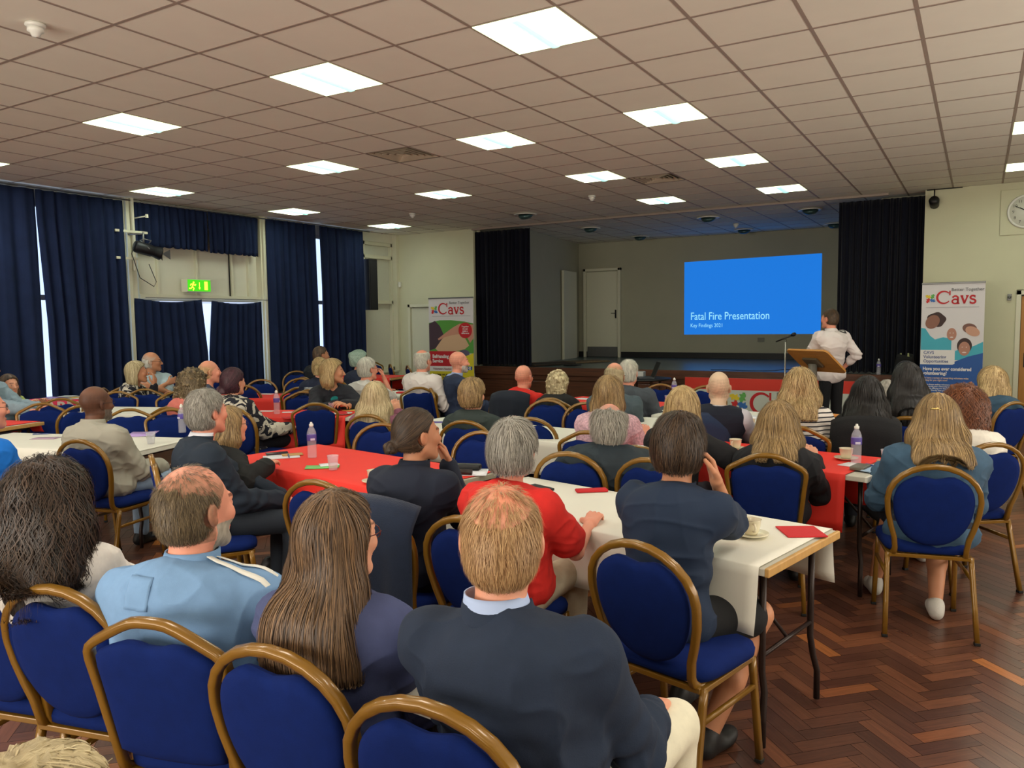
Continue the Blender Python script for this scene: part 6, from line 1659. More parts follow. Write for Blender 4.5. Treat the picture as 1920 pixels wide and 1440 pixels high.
h = (-1.96, 1.46, 1.122)
TRK = mat('light_blue_jersey', (116, 152, 192), .85, noise=.04, nscale=30, bump=.15, bscale=500)
wst = mat('white_stripe', (226, 224, 214), .7)
def sh_stripe(off):
    def f_(c):
        a, b, w3 = c['J'][1]; n = c['nb']; r = np.array([0, off, 0])
        return [n + np.array([.045, -.01 + off * .6, .03]), (n + a) / 2 + np.array([0, -.02, .06]) + r, a + np.array([.03, -.02, .05]) + r, a * .6 + b * .4 + np.array([.09, -.03, .03]) + r]
    return f_
person('balding man with a grey beard in a light blue track top with white shoulder stripes', h, 26, hyaw=2, hpitch=.2, skin='pink', res=.004, seed=3, lat=.02, hs=1.08, stout=1.1, beard=(190, 180, 164), wdt=1.04,
       hair=hr('fringe', 'curl', t=.004, bald=.058, strands=10000, scalpseeds=500, front=.3, steps=4, step=.005, stick=.3, w=.0005, clump=.0008, smean=.35, nape=-.08, temple=.03, hairline=.05, mess=.6),
       top=dict(kind='trackjacket', mat=TRK, th=.018, fold=.008, collar=(TRK, .062, .055, .006, 0, 300, .0)), legs=dict(col=(60, 70, 96)), extras=[box_on('back_patch', (-.06, .93), (.075, .08), TRK, .002), stripe('shoulder_stripe', sh_stripe(-.022), .017, wst), stripe('shoulder_stripe', sh_stripe(.022), .017, wst)])
h = (-2.50, 1.33, 1.12)
LACE = mat('white_lace', (222, 216, 208), .8, noise=.12, nscale=22, bump=.6, bscale=60)
def gash(c):
    f = c['field']; cc = c['chest']; P = []
    n = 14
    for i in range(n + 1):
        t = i / n; x = .0 + .11 * t; z = cc[2] + .15 - .26 * t; wv = .03 * math.sin(PI * t) ** .8
        for s_ in (-1, 0, 1):
            p = np.array([x + s_ * wv, -.4, z + s_ * wv * .4])
            for _ in range(40):
                d = f.sample(p[None])[0]
                if d < .008: break
                p[1] += max(d * .8, .002)
            P.append((p[0], p[1] , p[2]))
    mb = MB(); mb.sheet(lambda u, v: P[int(round(u * n)) * 3 + int(round(v * 2))], n, 2, .002); mb.build('bare_back', skin_mat('tan', SK['tan']), c['root'])
person('woman with long dark curly hair in a white lace blouse at the lower left edge', h, 20, hyaw=26, skin='tan', female=True, res=.005, seed=4, lean=(.0, .05), hs=1.02, stout=1.1,
       hair=hr('curly', 'dark', len=.22, t=.020, vol=.018, wid=.085, flare=.06, thick=.056, tip=.5, ragged=.05, curl=.014, cf=95, strands=10000, steps=22, step=.017, w=.0012, wave=.011, wf=.9, crown=(0, -.03, .13), smean=.4, lift=.007, mess=.35),
       top=dict(kind='blouse', mat=LACE, th=.02, fold=.011, hem=.06), legs=dict(col=(40, 40, 46)), extras=[gash])
h = (-.93, .46, 1.05)
person('top of a fair-haired head at the very bottom left corner', h, 20, skin='fair', female=True, res=.008, seed=5, lean=(0, .05), hair=hr('bob', 'bobbl', len=.14, t=.014, strands=1500, steps=8, step=.014), top=dict(col=(90, 90, 100)), legs=dict(show=False))

# ---- second row
h = (-1.62, 2.72, 1.13)
person('grey-haired woman in a red short-sleeved blouse and beige trousers, at the white table', h, 2, hyaw=6, skin='pink', female=True, res=.005, seed=6, lean=(.03, .12), hs=1.02, stout=1.1,
       hair=hr('short', 'grey', t=.022, strands=9000, steps=8, step=.011, w=.0009, clump=.004, crown=(0, -.05, .125), mess=.6, lift=.004, nape=-.085, top=.03, smean=.5),
       top=dict(kind='blouse', col=(212, 40, 34), th=.02, sleeve='short', sl=.7, fold=.009, neck=-.002), legs=dict(col=(196, 184, 158)), arms={1: (.20, .40, .76), -1: (-.1, .42, .77)})
h = (-0.99, 2.93, 1.16)
person('dark-haired man in a navy polo shirt and black shorts, chin on his hand', h, -10, hyaw=2, skin='tan', res=.0045, seed=7, lean=(.10, .17), hs=1.0,
       hair=hr('short', 'brown', t=.022, strands=12000, steps=9, step=.012, w=.0009, clump=.004, crown=(.01, -.03, .125), mess=.5, lift=.004, top=.022, nape=-.088, smean=.3, temple=.02, hairline=.09),
       top=dict(kind='polo', col=(26, 42, 66), th=.018, sleeve='short', sl=.75, fold=.009, hem=.03, collar=(mat('cloth_26_42_66', (26, 42, 66), .85), .060, .028, .006, 0, 260, .0)), legs=dict(col=(16, 17, 20), shorts=True, bare=True),
       legpose={1: ((.22, .34, .50), (.14, .10, .09)), -1: ((-.12, .42, .5), (-.12, .36, .09))},
       arms={1: (.09, .24, 1.03), ('p', 1): (.12, .35, -1.0), ('h', 1): ((-.3, -.1, 1), (.6, .6, .2)), ('c', 1): .9, -1: (-.1, .45, .79)})
h = (-2.13, 2.74, 1.16)
person('woman with brown hair in a bun and a navy jumper', h, 6, hyaw=-24, hpitch=.10, skin='tan', female=True, res=.0045, seed=8, lean=(.04, .12), hs=1.02,
       hair=hr('bun', 'brown', t=.008, bun=(-.01, -.135, -.055), bunr=.034, strands=7000, steps=12, step=.013, w=.0008, clump=.0015, crown=(0, .06, .11), smean=.35, nape=-.07, mess=.15, temple=.025, hairline=.085, lift=.0015),
       top=dict(kind='jumper', col=(20, 28, 46), th=.02, fold=.008, collar=(mat('cloth_20_28_46', (20, 28, 46), .85), .060, .045, .007, 0, 290, .0)), legs=dict(col=(20, 22, 28)),
       arms={1: (.07, .24, 1.00), ('p', 1): (.12, .35, -1.0), ('h', 1): ((-.4, -.1, 1), (.5, .7, .1)), ('c', 1): .8, -1: (-.12, .4, .72)})
h = (-3.73, 2.88, 1.17)
person('grey-haired man in a dark navy suit, left of the front red table', h, -30, hyaw=-2, skin='pink', res=.005, seed=9, lean=(.02, .06), hs=1.04, wdt=1.08,
       hair=hr('short', 'grey', t=.010, strands=9000, steps=5, step=.008, w=.0007, clump=.002, stick=.2, crown=(0, -.04, .12), mess=.8, nape=-.085, smean=.45, temple=.03, curl=.004),
       top=dict(kind='blazer', col=(24, 36, 50), shirtcol=(216, 216, 224), th=.024, fold=.009, hem=.03), legs=dict(col=(24, 32, 42)), arms={1: (.07, .40, .64), -1: (-.02, .42, .64)})
h = (-4.03, 3.28, 1.03)
person('blonde woman in a black cardigan beside the man in the suit', h, -20, hyaw=-4, skin='fair', female=True, res=.006, seed=10, lean=(.12, .10), hs=1.0,
       hair=hr('bob', 'dirty', len=.16, t=.012, strands=2500, steps=10, step=.014, smean=.5), glasses=True,
       top=dict(kind='cardigan', col=(20, 21, 22), th=.03, fold=.008), legs=dict(mat=mat('black_white_floral', (206, 190, 176), .8, noise=.7, nscale=26), skirt=True), arms={1: (.24, .28, .79), ('p', 1): (.9, -.1, -.3), -1: (0, .38, .66)})
h = (-5.28, 3.17, 1.12)
person('bald man with glasses in a pale grey zip jacket and light jeans', h, 8, hyaw=2, skin='dark', res=.005, seed=11, lean=(.03, .08), hs=1.03, wdt=1.06, beard=(120, 108, 98), stout=1.08,
       hair=dict(kind='none', stub=(.55, .5, .5)),
       top=dict(kind='jacket', col=(164, 160, 146), th=.028, fold=.010, hem=.02, collar=(mat('cloth_164_160_146', (164, 160, 146), .85), .064, .060, .007, 0, 300, .0)), legs=dict(col=(142, 164, 190)), glasses=True, shoes=mat('black_trainer', (22, 22, 24), .5),
       arms={1: (.12, .40, .62), -1: (-.1, .40, .62)})
h = (-4.86, 2.26, 1.20)
person('man with glasses in a bright blue top at the left edge', h, 0, hyaw=-6, skin='pink', res=.007, seed=12, seatname='man in the bright blue top', lean=(.02, .10), hs=1.02, hair=hr('short', 'grey', t=.01), glasses=True, top=dict(kind='jumper', col=(16, 110, 204), th=.022, fold=.010), arms={1: (.08, .42, .80), -1: (-.1, .4, .78)})
h = (-9.06, 4.26, 1.23)
person('person in a pale blue-grey hooded jumper at the left edge', h, -60, hyaw=-55, skin='pink', female=True, res=.008, seed=13, seatname='person in the hooded jumper', lean=(0, -.05), hs=1.12, stout=1.3, wdt=1.1, hair=hr('short', 'brown', t=.012), top=dict(kind='hoodie', col=(134, 154, 166), th=.03, fold=.012), arms={1: (.16, .45, .80), -1: (-.1, .42, .8)})
h = (-9.26, 4.57, 1.02)
person('woman with long dark brown hair and yellow top looking down at the far left', h, -75, hyaw=-85, hpitch=-.35, skin='fair', female=True, res=.008, seed=14, seatname='woman in the yellow top', lean=(0, .18), hs=1.0, hair=hr('long', 'brown', len=.36, t=.014, wid=.09, flare=.04, clump=.003), top=dict(kind='top', col=(176, 190, 110), th=.02), arms={1: (.1, .5, .8), -1: (-.1, .5, .8)})

# ---- front row behind the red table
h = (-3.41, 5.10, 1.08)
person('short-haired person in a dark green jacket with a black band at the neck, mid-hall', h, 12, hyaw=8, skin='fair', female=True, res=.007, seed=15, lean=(.02, .08), hs=1.08,
       hair=hr('short', 'dirty', t=.022, clump=.006, strands=3500, steps=8, step=.011, w=.0012, nape=-.09, top=.02, mess=.5, smean=.5), top=dict(kind='jacket', col=(44, 54, 52), th=.026, fold=.009, collar=(mat('black_band', (20, 20, 22), .7), .056, .02, .004, 0, 320, .012)), arms={1: (.2, .42, .80), -1: (-.15, .4, .8)})
h = (-1.85, 4.21, 1.04)
person('balding grey-haired man in a dark quilted jacket in the middle', h, 20, hyaw=14, hpitch=-.02, skin='pink', res=.006, seed=16, lean=(.06, .03), hs=1.06, stout=1.3, wdt=1.12,
       hair=hr('fringe', 'grey', t=.018, bald=.075, strands=7000, steps=6, step=.010, stick=.35, w=.0009, crown=(0, -.02, .12), nape=-.09, mess=.6, clump=.004, smean=.6), top=dict(kind='quilt', mat=mat('quilted_navy', (30, 42, 50), .75, noise=.1, nscale=20, bump=.9, bscale=16), th=.034, fold=.010, collar=(mat('dark_cord', (14, 18, 28), .9), .066, .04, .01, 0, 300, .0), scalp=(1.02, .82, .76)), arms={1: (.2, .4, .76), -1: (-.2, .4, .76)})
def floral(name, base, s_, **k): return mat(name, base, .8, noise=.35, nscale=s_, **k)
h = (-2.28, 5.19, 1.13)
person('woman with a brown-blonde bob in a pink and white flowery blouse', h, 8, hyaw=6, skin='pink', female=True, res=.006, seed=17, seatname='woman in the flowery blouse', lean=(.04, .10), hs=1.05, stout=1.1,
       hair=hr('bob', 'dirty', len=.13, t=.020, wid=.075, thick=.05, strands=4500, steps=10, step=.013, w=.0011, root=-.1, smean=.45), top=dict(kind='blouse', mat=floral('pink_flower_print', (196, 158, 168), 70), th=.022, sleeve='short', sl=.85, fold=.009), arms={1: (.24, .34, .80), -1: (-.1, .4, .78)})
h = (-1.58, 4.74, 1.11)
person('blonde woman in a black top resting a forearm on the right-hand red table', h, -4, hyaw=4, skin='tan', female=True, res=.006, seed=18, lean=(0, .12), hs=1.04,
       hair=hr('long', 'blonde', len=.24, t=.016, wid=.07, strands=5000, steps=14, step=.015, w=.0012, root=-.1, smean=.5), top=dict(kind='top', col=(20, 20, 24), th=.02, sleeve='elbow'), arms={1: (.27, .34, .80), ('p', 1): (.9, -.1, -.4), -1: (-.1, .4, .78)})
h = (-0.99, 4.69, 1.04)
person('woman with layered brown-blonde hair in a black cardigan, right of centre', h, 6, hyaw=8, skin='fair', female=True, res=.006, seed=19, lean=(.08, .13), hs=1.06, stout=1.15,
       hair=hr('long', 'dirty', len=.17, t=.020, wid=.080, flare=.01, thick=.056, tip=.85, strands=9000, steps=14, step=.015, w=.0012, root=-.12, smean=.55, lift=.004, mess=.4), top=dict(kind='cardigan', col=(22, 23, 28), th=.028, fold=.010, hem=.05), arms={1: (.2, .36, .78), -1: (-.15, .4, .78)})
h = (-0.18, 4.76, 1.11)
DENIM = mat('denim', (56, 84, 108), .85, noise=.16, nscale=12, bump=.25, bscale=300)
person('woman with long light brown hair and a clip, in a blue denim jacket', h, 12, hyaw=12, hpitch=-.05, skin='tan', female=True, res=.005, seed=20, lean=(0, .09), hs=1.06, stout=1.2, wdt=1.12,
       hair=hr('long', 'dirty', len=.21, t=.016, wid=.088, flare=.045, thick=.056, tip=.45, bend=.03, strands=12000, steps=20, step=.015, w=.0012, root=-.1, smean=.5, lift=.003, crown=(-.0, -.02, .12)), top=dict(kind='jacket', mat=DENIM, th=.024, fold=.009, hem=.07, collar=(DENIM, .062, .03, .007, 0, 240, -.004)),
       legs=dict(mat=mat('dark_floral_skirt', (36, 38, 50), .85, noise=.6, nscale=60), skirt=True, bare=True), shoes=mat('white_trainer', (206, 202, 194), .6, bump=.4, bscale=200), legpose={1: ((.10, .40, .50), (.05, .12, .09)), -1: ((-.14, .40, .52), (-.22, .44, .09))},
       arms={1: (.16, .40, .76), -1: (-.2, .40, .76)}, extras=[lambda c: (lambda mb: (mb.tube([c['hp'](-.05, -.118, .058), c['hp'](-.02, -.128, .062), c['hp'](.01, -.128, .05)], [.004, .007, .003], 8), mb.build('hair_clip', mat('gold_clip', (206, 180, 110), .3, metal=.8), c['root'])))(MB())])
h = (-0.07, 5.61, 1.08)
person('woman with short curly auburn hair in a white top at the right', h, 22, hyaw=20, skin='tan', female=True, res=.007, seed=21, lean=(0, .08), hs=1.06,
       hair=hr('curly', 'auburn', len=.10, t=.026, vol=.018, wid=.055, thick=.05, curl=.024, cf=120, strands=6000, steps=8, step=.012, w=.0016, wave=.012, wf=1.3, lift=.006), top=dict(kind='top', col=(224, 218, 206), th=.024, fold=.008), shoes=mat('white_trainer', (206, 202, 194), .6))
h = (0.11, 8.17, 1.06)
person('woman with wavy blonde hair in a teal knitted top by the wooden door', h, 30, hyaw=34, skin='pink', female=True, res=.008, seed=22, lean=(.05, .06), hs=1.08, stout=1.15,
       hair=hr('bob', 'blonde', len=.13, t=.026, vol=.016, wid=.07, thick=.055, curl=.007, strands=3500, steps=9, step=.015, w=.002, mess=.6), top=dict(kind='jumper', col=(48, 76, 98), th=.03, fold=.007), legs=dict(col=(200, 196, 188)))

# ---- towards the lectern
h = (-1.12, 6.01, 1.16)
m = mat('striped_jersey', (224, 220, 212), .85)
nt = m.node_tree; N = nt.nodes; tc = N.new('ShaderNodeTexCoord'); sp = N.new('ShaderNodeSeparateXYZ'); nt.links.new(tc.outputs['Object'], sp.inputs[0])
a_ = N.new('ShaderNodeMath'); a_.operation = 'MULTIPLY'; a_.inputs[1].default_value = 32; nt.links.new(sp.outputs[2], a_.inputs[0]); b_ = N.new('ShaderNodeMath'); b_.operation = 'FRACT'; nt.links.new(a_.outputs[0], b_.inputs[0])
c_ = N.new('ShaderNodeMath'); c_.operation = 'LESS_THAN'; c_.inputs[1].default_value = .3; nt.links.new(b_.outputs[0], c_.inputs[0]); d_ = N.new('ShaderNodeMix'); d_.data_type = 'RGBA'
d_.inputs[6].default_value = lin((222, 216, 208)); d_.inputs[7].default_value = lin((24, 26, 36)); nt.links.new(c_.outputs[0], d_.inputs[0]); nt.links.new(d_.outputs[2], N['Principled BSDF'].inputs['Base Color'])
person('woman with wavy highlighted blonde hair in a striped white T-shirt', h, 6, hyaw=12, skin='tan', female=True, res=.006, seed=23, seatname='striped shirt woman', lean=(-.02, .10), hs=1.04,
       hair=hr('long', 'blonde', len=.22, t=.018, wid=.085, flare=.02, thick=.052, tip=.8, strands=7000, steps=16, step=.014, w=.0014, wave=.005, wf=.8, root=-.2, smean=.5, lift=.005, curl=None, mess=.4), top=dict(kind='tshirt', mat=m, th=.02, sleeve='short', sl=.75, fold=.007), arms={1: (.24, .34, .80), -1: (-.2, .4, .8)})
h = (-1.69, 5.91, 1.13)
person('bald man in a navy vest over a white shirt at the table nearest the lectern', h, 2, hyaw=12, skin='pale', res=.006, seed=24, lean=(0, .10), hs=1.03, stout=1.1,
       hair=dict(kind='none', stub=(.93, .88, .84)), top=dict(kind='vest', col=(190, 188, 198), vestcol=(18, 24, 40), th=.018, cuff=.85, collar=(mat('cloth_190_188_198', (190, 188, 198), .85), .058, .035, .004, 0, 300, .0)), arms={1: (.20, .36, .80), -1: (-.05, .42, .8)})
h = h38 = (-0.69, 6.27, 1.09)
person('woman with very long black hair beside the striped shirt', h, 6, skin='tan', female=True, res=.007, seed=25, seatname='woman with very long black hair', lean=(0, .08), hs=1.05, hair=hr('long', 'black', len=.42, t=.018, wid=.09, flare=.07, thick=.055, tip=1.1, strands=5000, steps=22, step=.019, w=.0014, wave=.003, smean=.5, lift=.004), top=dict(col=(24, 24, 26)))
h = (-0.47, 6.82, 1.16)
person('woman with long black hair under a dark headband, in black', h, 14, hyaw=20, skin='fair', female=True, res=.007, seed=26, lean=(0, .08), hs=1.08, stout=1.1,
       hair=hr('long', 'black', len=.36, t=.018, wid=.085, flare=.03, thick=.055, tip=1.0, strands=5000, steps=20, step=.017, w=.0014, smean=.45), top=dict(kind='cardigan', col=(20, 21, 24), th=.032, fold=.01, hem=.08),
       extras=[lambda c: (lambda mb: (mb.tube([c['hp'](.105 * math.cos(a), -.022 + .06 * math.sin(a) - .0, .085 + .048 * math.sin(a) - .10 * abs(math.cos(a)) ** 3) for a in [PI * k / 16 for k in range(17)]], .012, 8), mb.build('headband', mat('headband_cloth', (26, 30, 34), .9), c['root'])))(MB())])
h = (-0.62, 6.93, 1.04)
person('grey-haired person glimpsed between the two black-haired women', (h[0] * 1.13, h[1] * 1.13, 1.66 - (1.66 - 1.04) * 1.13), 10, skin='fair', res=.009, seed=27, seatname='grey-haired person between black-haired women', hair=hr('short', 'grey', t=.012), top=dict(col=(150, 156, 150)), hs=.95)
h = (-4.09, 7.09, 1.07)
person('bald man with glasses in a red jumper and grey collar near the stage', h, 4, hyaw=2, skin='pink', res=.007, seed=28, seatname='bald man in red', lean=(.02, .06), hs=1.05, wdt=1.05, hair=dict(kind='none', stub=(.93, .9, .88)), glasses=True,
       top=dict(kind='jumper', col=(204, 34, 26), th=.022, collar=(mat('grey_shirt_cloth', (164, 158, 160), .8), .056, .04, .004, 0, 320, .004)))
h = (-3.65, 7.03, 1.02)
person('white-haired woman in a black cardigan near the stage', h, 14, hyaw=-4, skin='pink', female=True, res=.007, seed=29, seatname='white-haired woman in black', lean=(.0, .06), hs=1.06, stout=1.1, hair=hr('curly', 'bobbl', len=.09, t=.020, vol=.01, wid=.04, thick=.045, curl=.014, cf=100, strands=2500, steps=8, step=.012, w=.0016), top=dict(kind='cardigan', col=(20, 20, 22), th=.028))
h = (-2.79, 6.47, 1.15)
person('balding man half hidden behind the flowery blouse', h, 8, skin='pink', res=.007, seed=30, seatname='man behind the flowery blouse', lean=(0, .06), hs=1.04, hair=hr('fringe', 'mousy', t=.010, bald=.06, clump=.002), top=dict(col=(70, 84, 92)), glasses=True)
h = (-2.97, 7.24, 1.13)
person('white-haired man in a grey jacket with a dark red collar band', h, -2, hyaw=4, skin='pink', res=.007, seed=31, seatname='man with the dark red collar', lean=(-.02, .06), hs=1.04, wdt=1.1, hair=hr('short', 'white', t=.010, clump=.002, strands=2500, steps=5, step=.008, w=.001, stick=.2), top=dict(kind='jacket', col=(66, 72, 80), th=.03, fold=.009, collar=(mat('dark_red_band', (110, 36, 40), .8), .060, .02, .008, 0, 320, .0)), arms={1: (.24, .34, .72), -1: (-.2, .38, .7)})

# ---- left and centre rows
h = (-4.38, 5.07, 1.03)
person('woman with long platinum blonde hair in a mauve top, right of the red table', h, 26, hyaw=24, skin='fair', female=True, res=.006, seed=32, seatname='woman in mauve', lean=(0, .10), hs=1.06,
       hair=hr('long', 'paleblonde', len=.28, t=.020, wid=.09, flare=.04, thick=.055, tip=1.0, strands=7000, steps=18, step=.016, w=.0014, root=-.15, smean=.6, lift=.004), top=dict(kind='blouse', col=(140, 84, 104), th=.022, fold=.009), arms={1: (.1, .3, .86), -1: (-.1, .4, .78)})
h = (-6.00, 4.94, 1.12)
TUN = mat('black_white_print', (190, 182, 168), .85)
nt = TUN.node_tree; N = nt.nodes; tc = N.new('ShaderNodeTexCoord'); nz = N.new('ShaderNodeTexNoise'); nz.inputs['Scale'].default_value = 9; nz.inputs['Detail'].default_value = 3; nz.inputs['Distortion'].default_value = 1.2; nt.links.new(tc.outputs['Object'], nz.inputs['Vector'])
cr_ = N.new('ShaderNodeValToRGB'); cr_.color_ramp.interpolation = 'CONSTANT'; cr_.color_ramp.elements[0].color = lin((22, 22, 34)); cr_.color_ramp.elements[1].position = .5; cr_.color_ramp.elements[1].color = lin((196, 188, 172)); nt.links.new(nz.outputs[0], cr_.inputs[0]); nt.links.new(cr_.outputs[0], N['Principled BSDF'].inputs['Base Color'])
person('burgundy-haired woman in a black and white patterned tunic', h, -6, hyaw=6, skin='fair', female=True, res=.006, seed=33, seatname='burgundy-haired woman', lean=(.03, .04), hs=1.08, stout=1.25, wdt=1.05,
       hair=hr('bun', 'burgundy', t=.020, bun=(-.05, -.10, -.085), bunr=.058, strands=3500, steps=12, step=.013, w=.0012, clump=.003, nape=-.1, smean=.4), top=dict(kind='blouse', mat=TUN, th=.03, fold=.010, hem=.12), arms={1: (.2, .36, .66), -1: (.05, .36, .64)}, legs=dict(col=(26, 26, 34)))
h = (-6.52, 4.89, 1.09)
person('woman with big curly brown hair in a coral top', h, 20, hyaw=12, skin='pink', female=True, res=.007, seed=34, seatname='woman in the coral top', lean=(.03, .08), hs=1.08, stout=1.15,
       hair=hr('curly', 'curl', len=.11, t=.030, vol=.034, wid=.06, thick=.07, curl=.030, cf=100, strands=2200, steps=7, step=.012, w=.002, wave=.008, wf=1.2, lift=.003), top=dict(kind='top', col=(204, 112, 100), th=.024), arms={1: (.22, .42, .78), -1: (-.1, .4, .76)})
h = (-7.18, 5.60, 1.15)
person('fair balding man looking right behind the curly-haired woman', h, -40, hyaw=-28, skin='pink', res=.007, seed=35, seatname='fair balding man', hs=1.02, hair=hr('fringe', 'ginger', t=.006, bald=.05, clump=.001), top=dict(col=(60, 70, 90)))
h = (-8.87, 5.86, 1.09)
person('woman with a blonde bob in a black and white top, in profile', h, -50, hyaw=-32, skin='tan', female=True, res=.007, seed=36, seatname='woman with the blonde bob', lean=(0, .10), hs=1.1,
       hair=hr('bob', 'bobbl', len=.115, t=.022, wid=.055, thick=.055, strands=3000, steps=10, step=.014, w=.0015, root=-.1), top=dict(kind='blouse', mat=TUN, th=.02), arms={1: (-.02, .28, .92), ('h', 1): ((-.2, .1, 1), (.3, 1, 0)), -1: (-.1, .36, .76)})
h = (-9.47, 6.48, 1.18)
person('bald man with glasses and folded arms in a pale blue shirt', h, -105, hyaw=-40, skin='tan', res=.007, seed=37, seatname='man with folded arms', lean=(0, .03), hs=1.06, wdt=1.05, stout=1.1, hair=hr('fringe', 'white', t=.005, bald=.03, clump=.001), glasses=True,
       top=dict(kind='shirt', col=(176, 196, 204), th=.02, sleeve='short', sl=.85, fold=.009, collar=(mat('cloth_176_196_204', (176, 196, 204), .85), .060, .03, .005, 0, 280, .0)), arms={1: (-.12, .24, .90), ('p', 1): (.9, .2, -.6), ('h', 1): ((-1, -.2, .35), (0, 1, .2)), -1: (.13, .27, .87), ('p', -1): (-.9, .2, -.6), ('h', -1): ((1, -.2, .2), (0, 1, .2))})
h = (-6.73, 6.80, 1.13)
person('woman with a blonde ponytail in a navy jacket with grey lettering', h, 26, hyaw=30, skin='fair', female=True, res=.007, seed=38, seatname='woman with the ponytail', lean=(0, .08), hs=1.06, stout=1.1,
       hair=hr('ponytail', 'blonde', t=.012, strands=2500, steps=12, step=.013, w=.0014, clump=.002, smean=.4), top=dict(kind='jacket', col=(22, 30, 54), th=.03), extras=[box_on('reflective_lettering', (0.0, .90), (.26, .035), mat('reflective_grey', (150, 156, 160), .4, noise=.5, nscale=90), .002), box_on('reflective_lettering', (0.0, .855), (.24, .03), mat('reflective_grey', (150, 156, 160), .4, noise=.5, nscale=90), .002)])
h = (-5.94, 6.20, 1.14)
person('blonde woman in a black denim jacket and teal top with clasped hands', h, 236, hyaw=-46, hpitch=.12, skin='tan', female=True, res=.006, seed=39, seatname='blonde in black denim', lean=(0, .14), hs=1.08,
       hair=hr('bob', 'blonde', len=.135, t=.024, vol=.010, wid=.075, thick=.058, strands=5000, steps=12, step=.014, w=.0015, smean=.5, mess=.5, lift=.004), top=dict(kind='vneck', col=(20, 120, 118), th=.008, over=(34, 36, 44)), legs=dict(col=(30, 34, 44)),
       arms={1: (.03, .42, .81), ('p', 1): (.9, .1, -.5), ('h', 1): ((-.8, .5, .1), (.3, .3, 1)), ('c', 1): .7, -1: (-.04, .43, .82), ('p', -1): (-.9, .1, -.5), ('h', -1): ((.8, .5, .15), (-.3, .3, 1)), ('c', -1): .7})
h = (-8.17, 8.29, 1.20)
person('dark-haired man in dark clothes at the back behind the ponytailed woman', h, 0, hyaw=-20, skin='tan', res=.009, seed=40, seatname='dark-clothed man at the back', hs=1.05, hair=hr('short', 'brown', t=.008), top=dict(col=(26, 28, 34), th=.03))
h = (-7.20, 8.03, 1.15)
person('person with swept-up green-grey hair in navy at the back left', h, -10, hyaw=-25, skin='fair', female=True, res=.009, seed=41, seatname='green-haired person', hs=1.1, hair=hr('bun', 'green', t=.026, bun=(.0, -.11, .06), bunr=.05, strands=1500, steps=9, step=.015, w=.002), top=dict(col=(30, 38, 60), th=.024))
h = (-6.12, 6.96, 1.12)
person('white-haired man in a white shirt resting his chin on his hand', h, -4, hyaw=-12, skin='pink', res=.007, seed=42, hs=1.08, wdt=1.05, hair=hr('short', 'white', t=.014, clump=.003, strands=2500, steps=6, step=.01, w=.0013, nape=-.085), glasses=True, top=dict(kind='shirt', col=(214, 210, 204), th=.022, fold=.010, sleeve='short', sl=.8, collar=(mat('cloth_214_210_204', (214, 210, 204), .85), .060, .035, .005, 0, 300, .0)),
       arms={1: (.08, .24, 1.0), ('p', 1): (.25, .4, -1), ('h', 1): ((-.4, -.1, 1), (.5, .6, 0)), ('c', 1): .8, -1: (-.1, .4, .78)}, extras=[lanyard()])
h = (-5.68, 7.44, 1.20)
person('grey-haired man with glasses and dark lanyard in a white shirt', h, -6, hyaw=2, skin='pink', res=.006, seed=43, lean=(0, .10), hs=1.07, wdt=1.1, stout=1.1, hair=hr('short', 'white', t=.008, clump=.0015, strands=3500, steps=4, step=.007, stick=.3, w=.0009, patch=(0, -.03, .115, .055, .07, .03), nape=-.085), glasses=True,
       top=dict(kind='shirt', col=(216, 208, 204), th=.026, fold=.014, hem=.03, collar=(mat('cloth_216_208_204', (216, 208, 204), .85), .060, .035, .005, 0, 300, .0)), arms={1: (.26, .30, .79), -1: (-.15, .38, .79)}, extras=[lanyard()])
h = (-5.28, 7.62, 1.18)
person('bald man with white beard in a navy suit and pink tie', h, -42, hyaw=-38, skin='pink', res=.006, seed=44, seatname='man in the suit and pink tie', lean=(0, .06), hs=1.06, beard=(204, 196, 188), hair=dict(kind='none', stub=(.85, .85, .85)),
       top=dict(kind='vneck', col=(150, 170, 210), th=.008, over=(34, 46, 72), collar=(mat('cloth_150_170_210', (150, 170, 210), .85), .056, .04, .004, 0, 300, .004)), legs=dict(col=(40, 52, 78)), arms={1: (.1, .42, .62), -1: (-.1, .42, .64)},
       extras=[stripe('tie', lambda c: [c['nb'] + np.array([0, .085, -.03]), c['nb'] + np.array([0, .12, -.12]), c['pel'] + np.array([0, .16, .16])], .045, mat('pink_tie', (176, 70, 92), .7))])

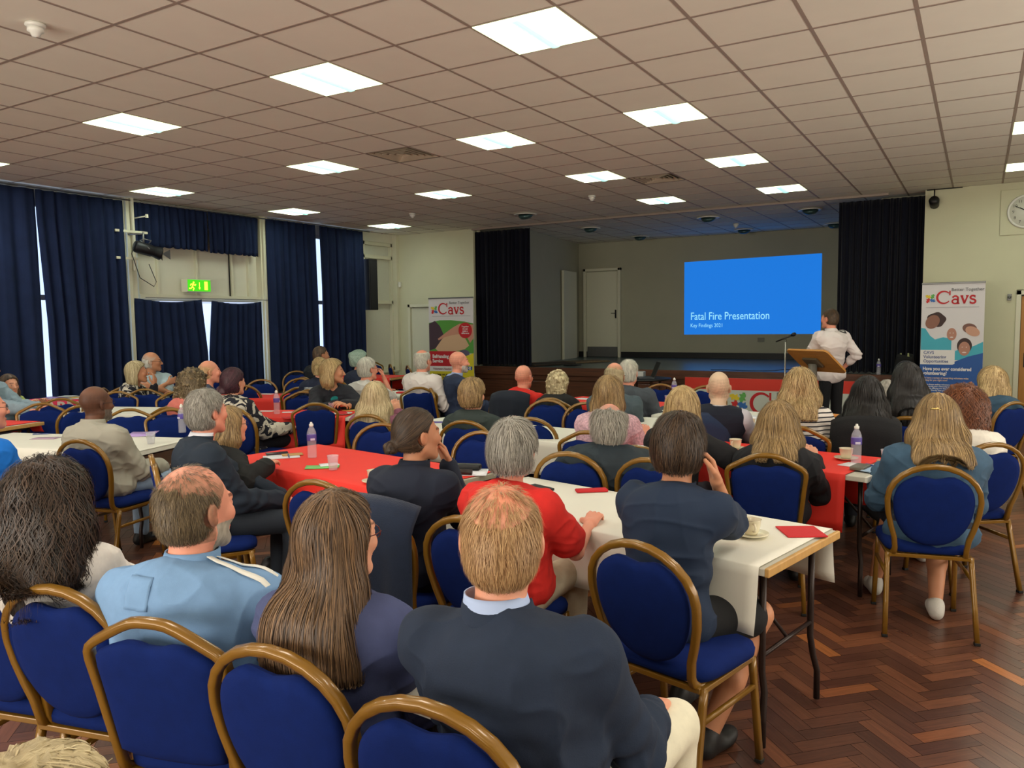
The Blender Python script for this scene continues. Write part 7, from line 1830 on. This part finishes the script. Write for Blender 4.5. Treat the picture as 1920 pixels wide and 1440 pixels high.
# ---- the speaker standing at the lectern
h = (-1.62, 10.55, 1.635)
def epaulette(c):
    a = c['J'][1][0]; f = c['field']; mb = MB()
    P = [a + np.array([x, y, .09]) for x, y in ((-.11, -.0), (-.02, -.0), (.0, -.0))]
    stripe('epaulette', [c['nb'] * .45 + a * .55 + np.array([0, -.045, .055]), a + np.array([.0, -.045, .045])], .065, mat('epaulette_black', (22, 22, 24), .7))(c)
    stripe('epaulette_mark', [c['nb'] * .35 + a * .65 + np.array([0, -.045, .060]), a + np.array([-.02, -.045, .050])], .025, mat('epaulette_white', (210, 210, 205), .7))(c)
person('man in a white uniform shirt and black trousers standing at the lectern', h, 48, hyaw=60, skin='pink', res=.006, seed=45, standing=True, lean=(-.03, .02), hs=1.0, wdt=1.0, stout=1.02, hipz=.93,
       hair=hr('short', 'brown', t=.007, clump=.001, strands=2500, steps=4, step=.006, stick=.2, w=.0008, nape=-.075), top=dict(kind='shirt', col=(226, 216, 214), th=.018, fold=.012, sleeve='long', cuff=.5, hem=.02, collar=(mat('cloth_226_216_214', (226, 216, 214), .85), .060, .035, .005, 0, 300, .0)),
       legs=dict(col=(16, 17, 22)), arms={1: (.19, .02, 1.0), ('p', 1): (.7, -.9, -.2), ('h', 1): ((-.5, .6, -.5), (.5, -.3, .5)), -1: (-.05, .34, 1.22), ('p', -1): (-.6, 0, -1), ('h', -1): ((-.3, 1, .1), (0, 0, 1)), ('c', -1): .9}, extras=[epaulette, stripe('shoulder_badge', lambda c: [c['J'][1][0] * .7 + c['J'][1][1] * .3 + np.array([.05, -.03, .02]), c['J'][1][0] * .62 + c['J'][1][1] * .38 + np.array([.05, -.03, .01])], .05, mat('pink_badge', (220, 150, 150), .7))])
mb = MB(); mb.box((0, 0, 0), (.03, .12, .02), bev=.005); tag(mb.build('remote_control', M_black, None, (h[0] - .26, h[1] + .30, 1.215), R_(30)), 'small black remote control in the hand of the standing speaker', 'remote control')

# ---- coats over chair backs
drape('draped_jacket', (-2.16, 2.42), 2, .215, .93, .24, mat('navy_fleece', (26, 38, 60), .95, noise=.1, nscale=20, bump=.4, bscale=200, sheen=.2), 'navy jacket hanging over the chair back of the bun-haired woman', 1)
drape('draped_coat', (-1.78, 5.72), 10, .215, .93, .4, mat('navy_wool', (30, 44, 72), .95, bump=.4, bscale=200), 'navy coat hanging over the chair behind the bald man in the vest', 2)
drape('long_cardigan', (h38[0] + .04, h38[1] - .42), 6, .22, .95, .3, mat('black_knit', (20, 21, 24), .95, bump=.4, bscale=200), 'black cardigan hanging over the chair beneath the very long black hair', 4)
drape('draped_coat', (-4.09, 6.78), 20, .20, .93, .4, mat('dark_slate_wool', (28, 34, 46), .95, bump=.4, bscale=200), 'dark coat hanging over the chair of the bald man in red', 3)
for sx_, sy_, yw_, nm_ in NEEDSEAT:
    a_ = R_(yw_); chair('crown', (sx_ + .283 * math.sin(a_) + .03 * math.sin(a_), sy_ - .283 * math.cos(a_) - .03 * math.cos(a_)), yw_, 'blue chair nearly hidden beneath the ' + nm_)
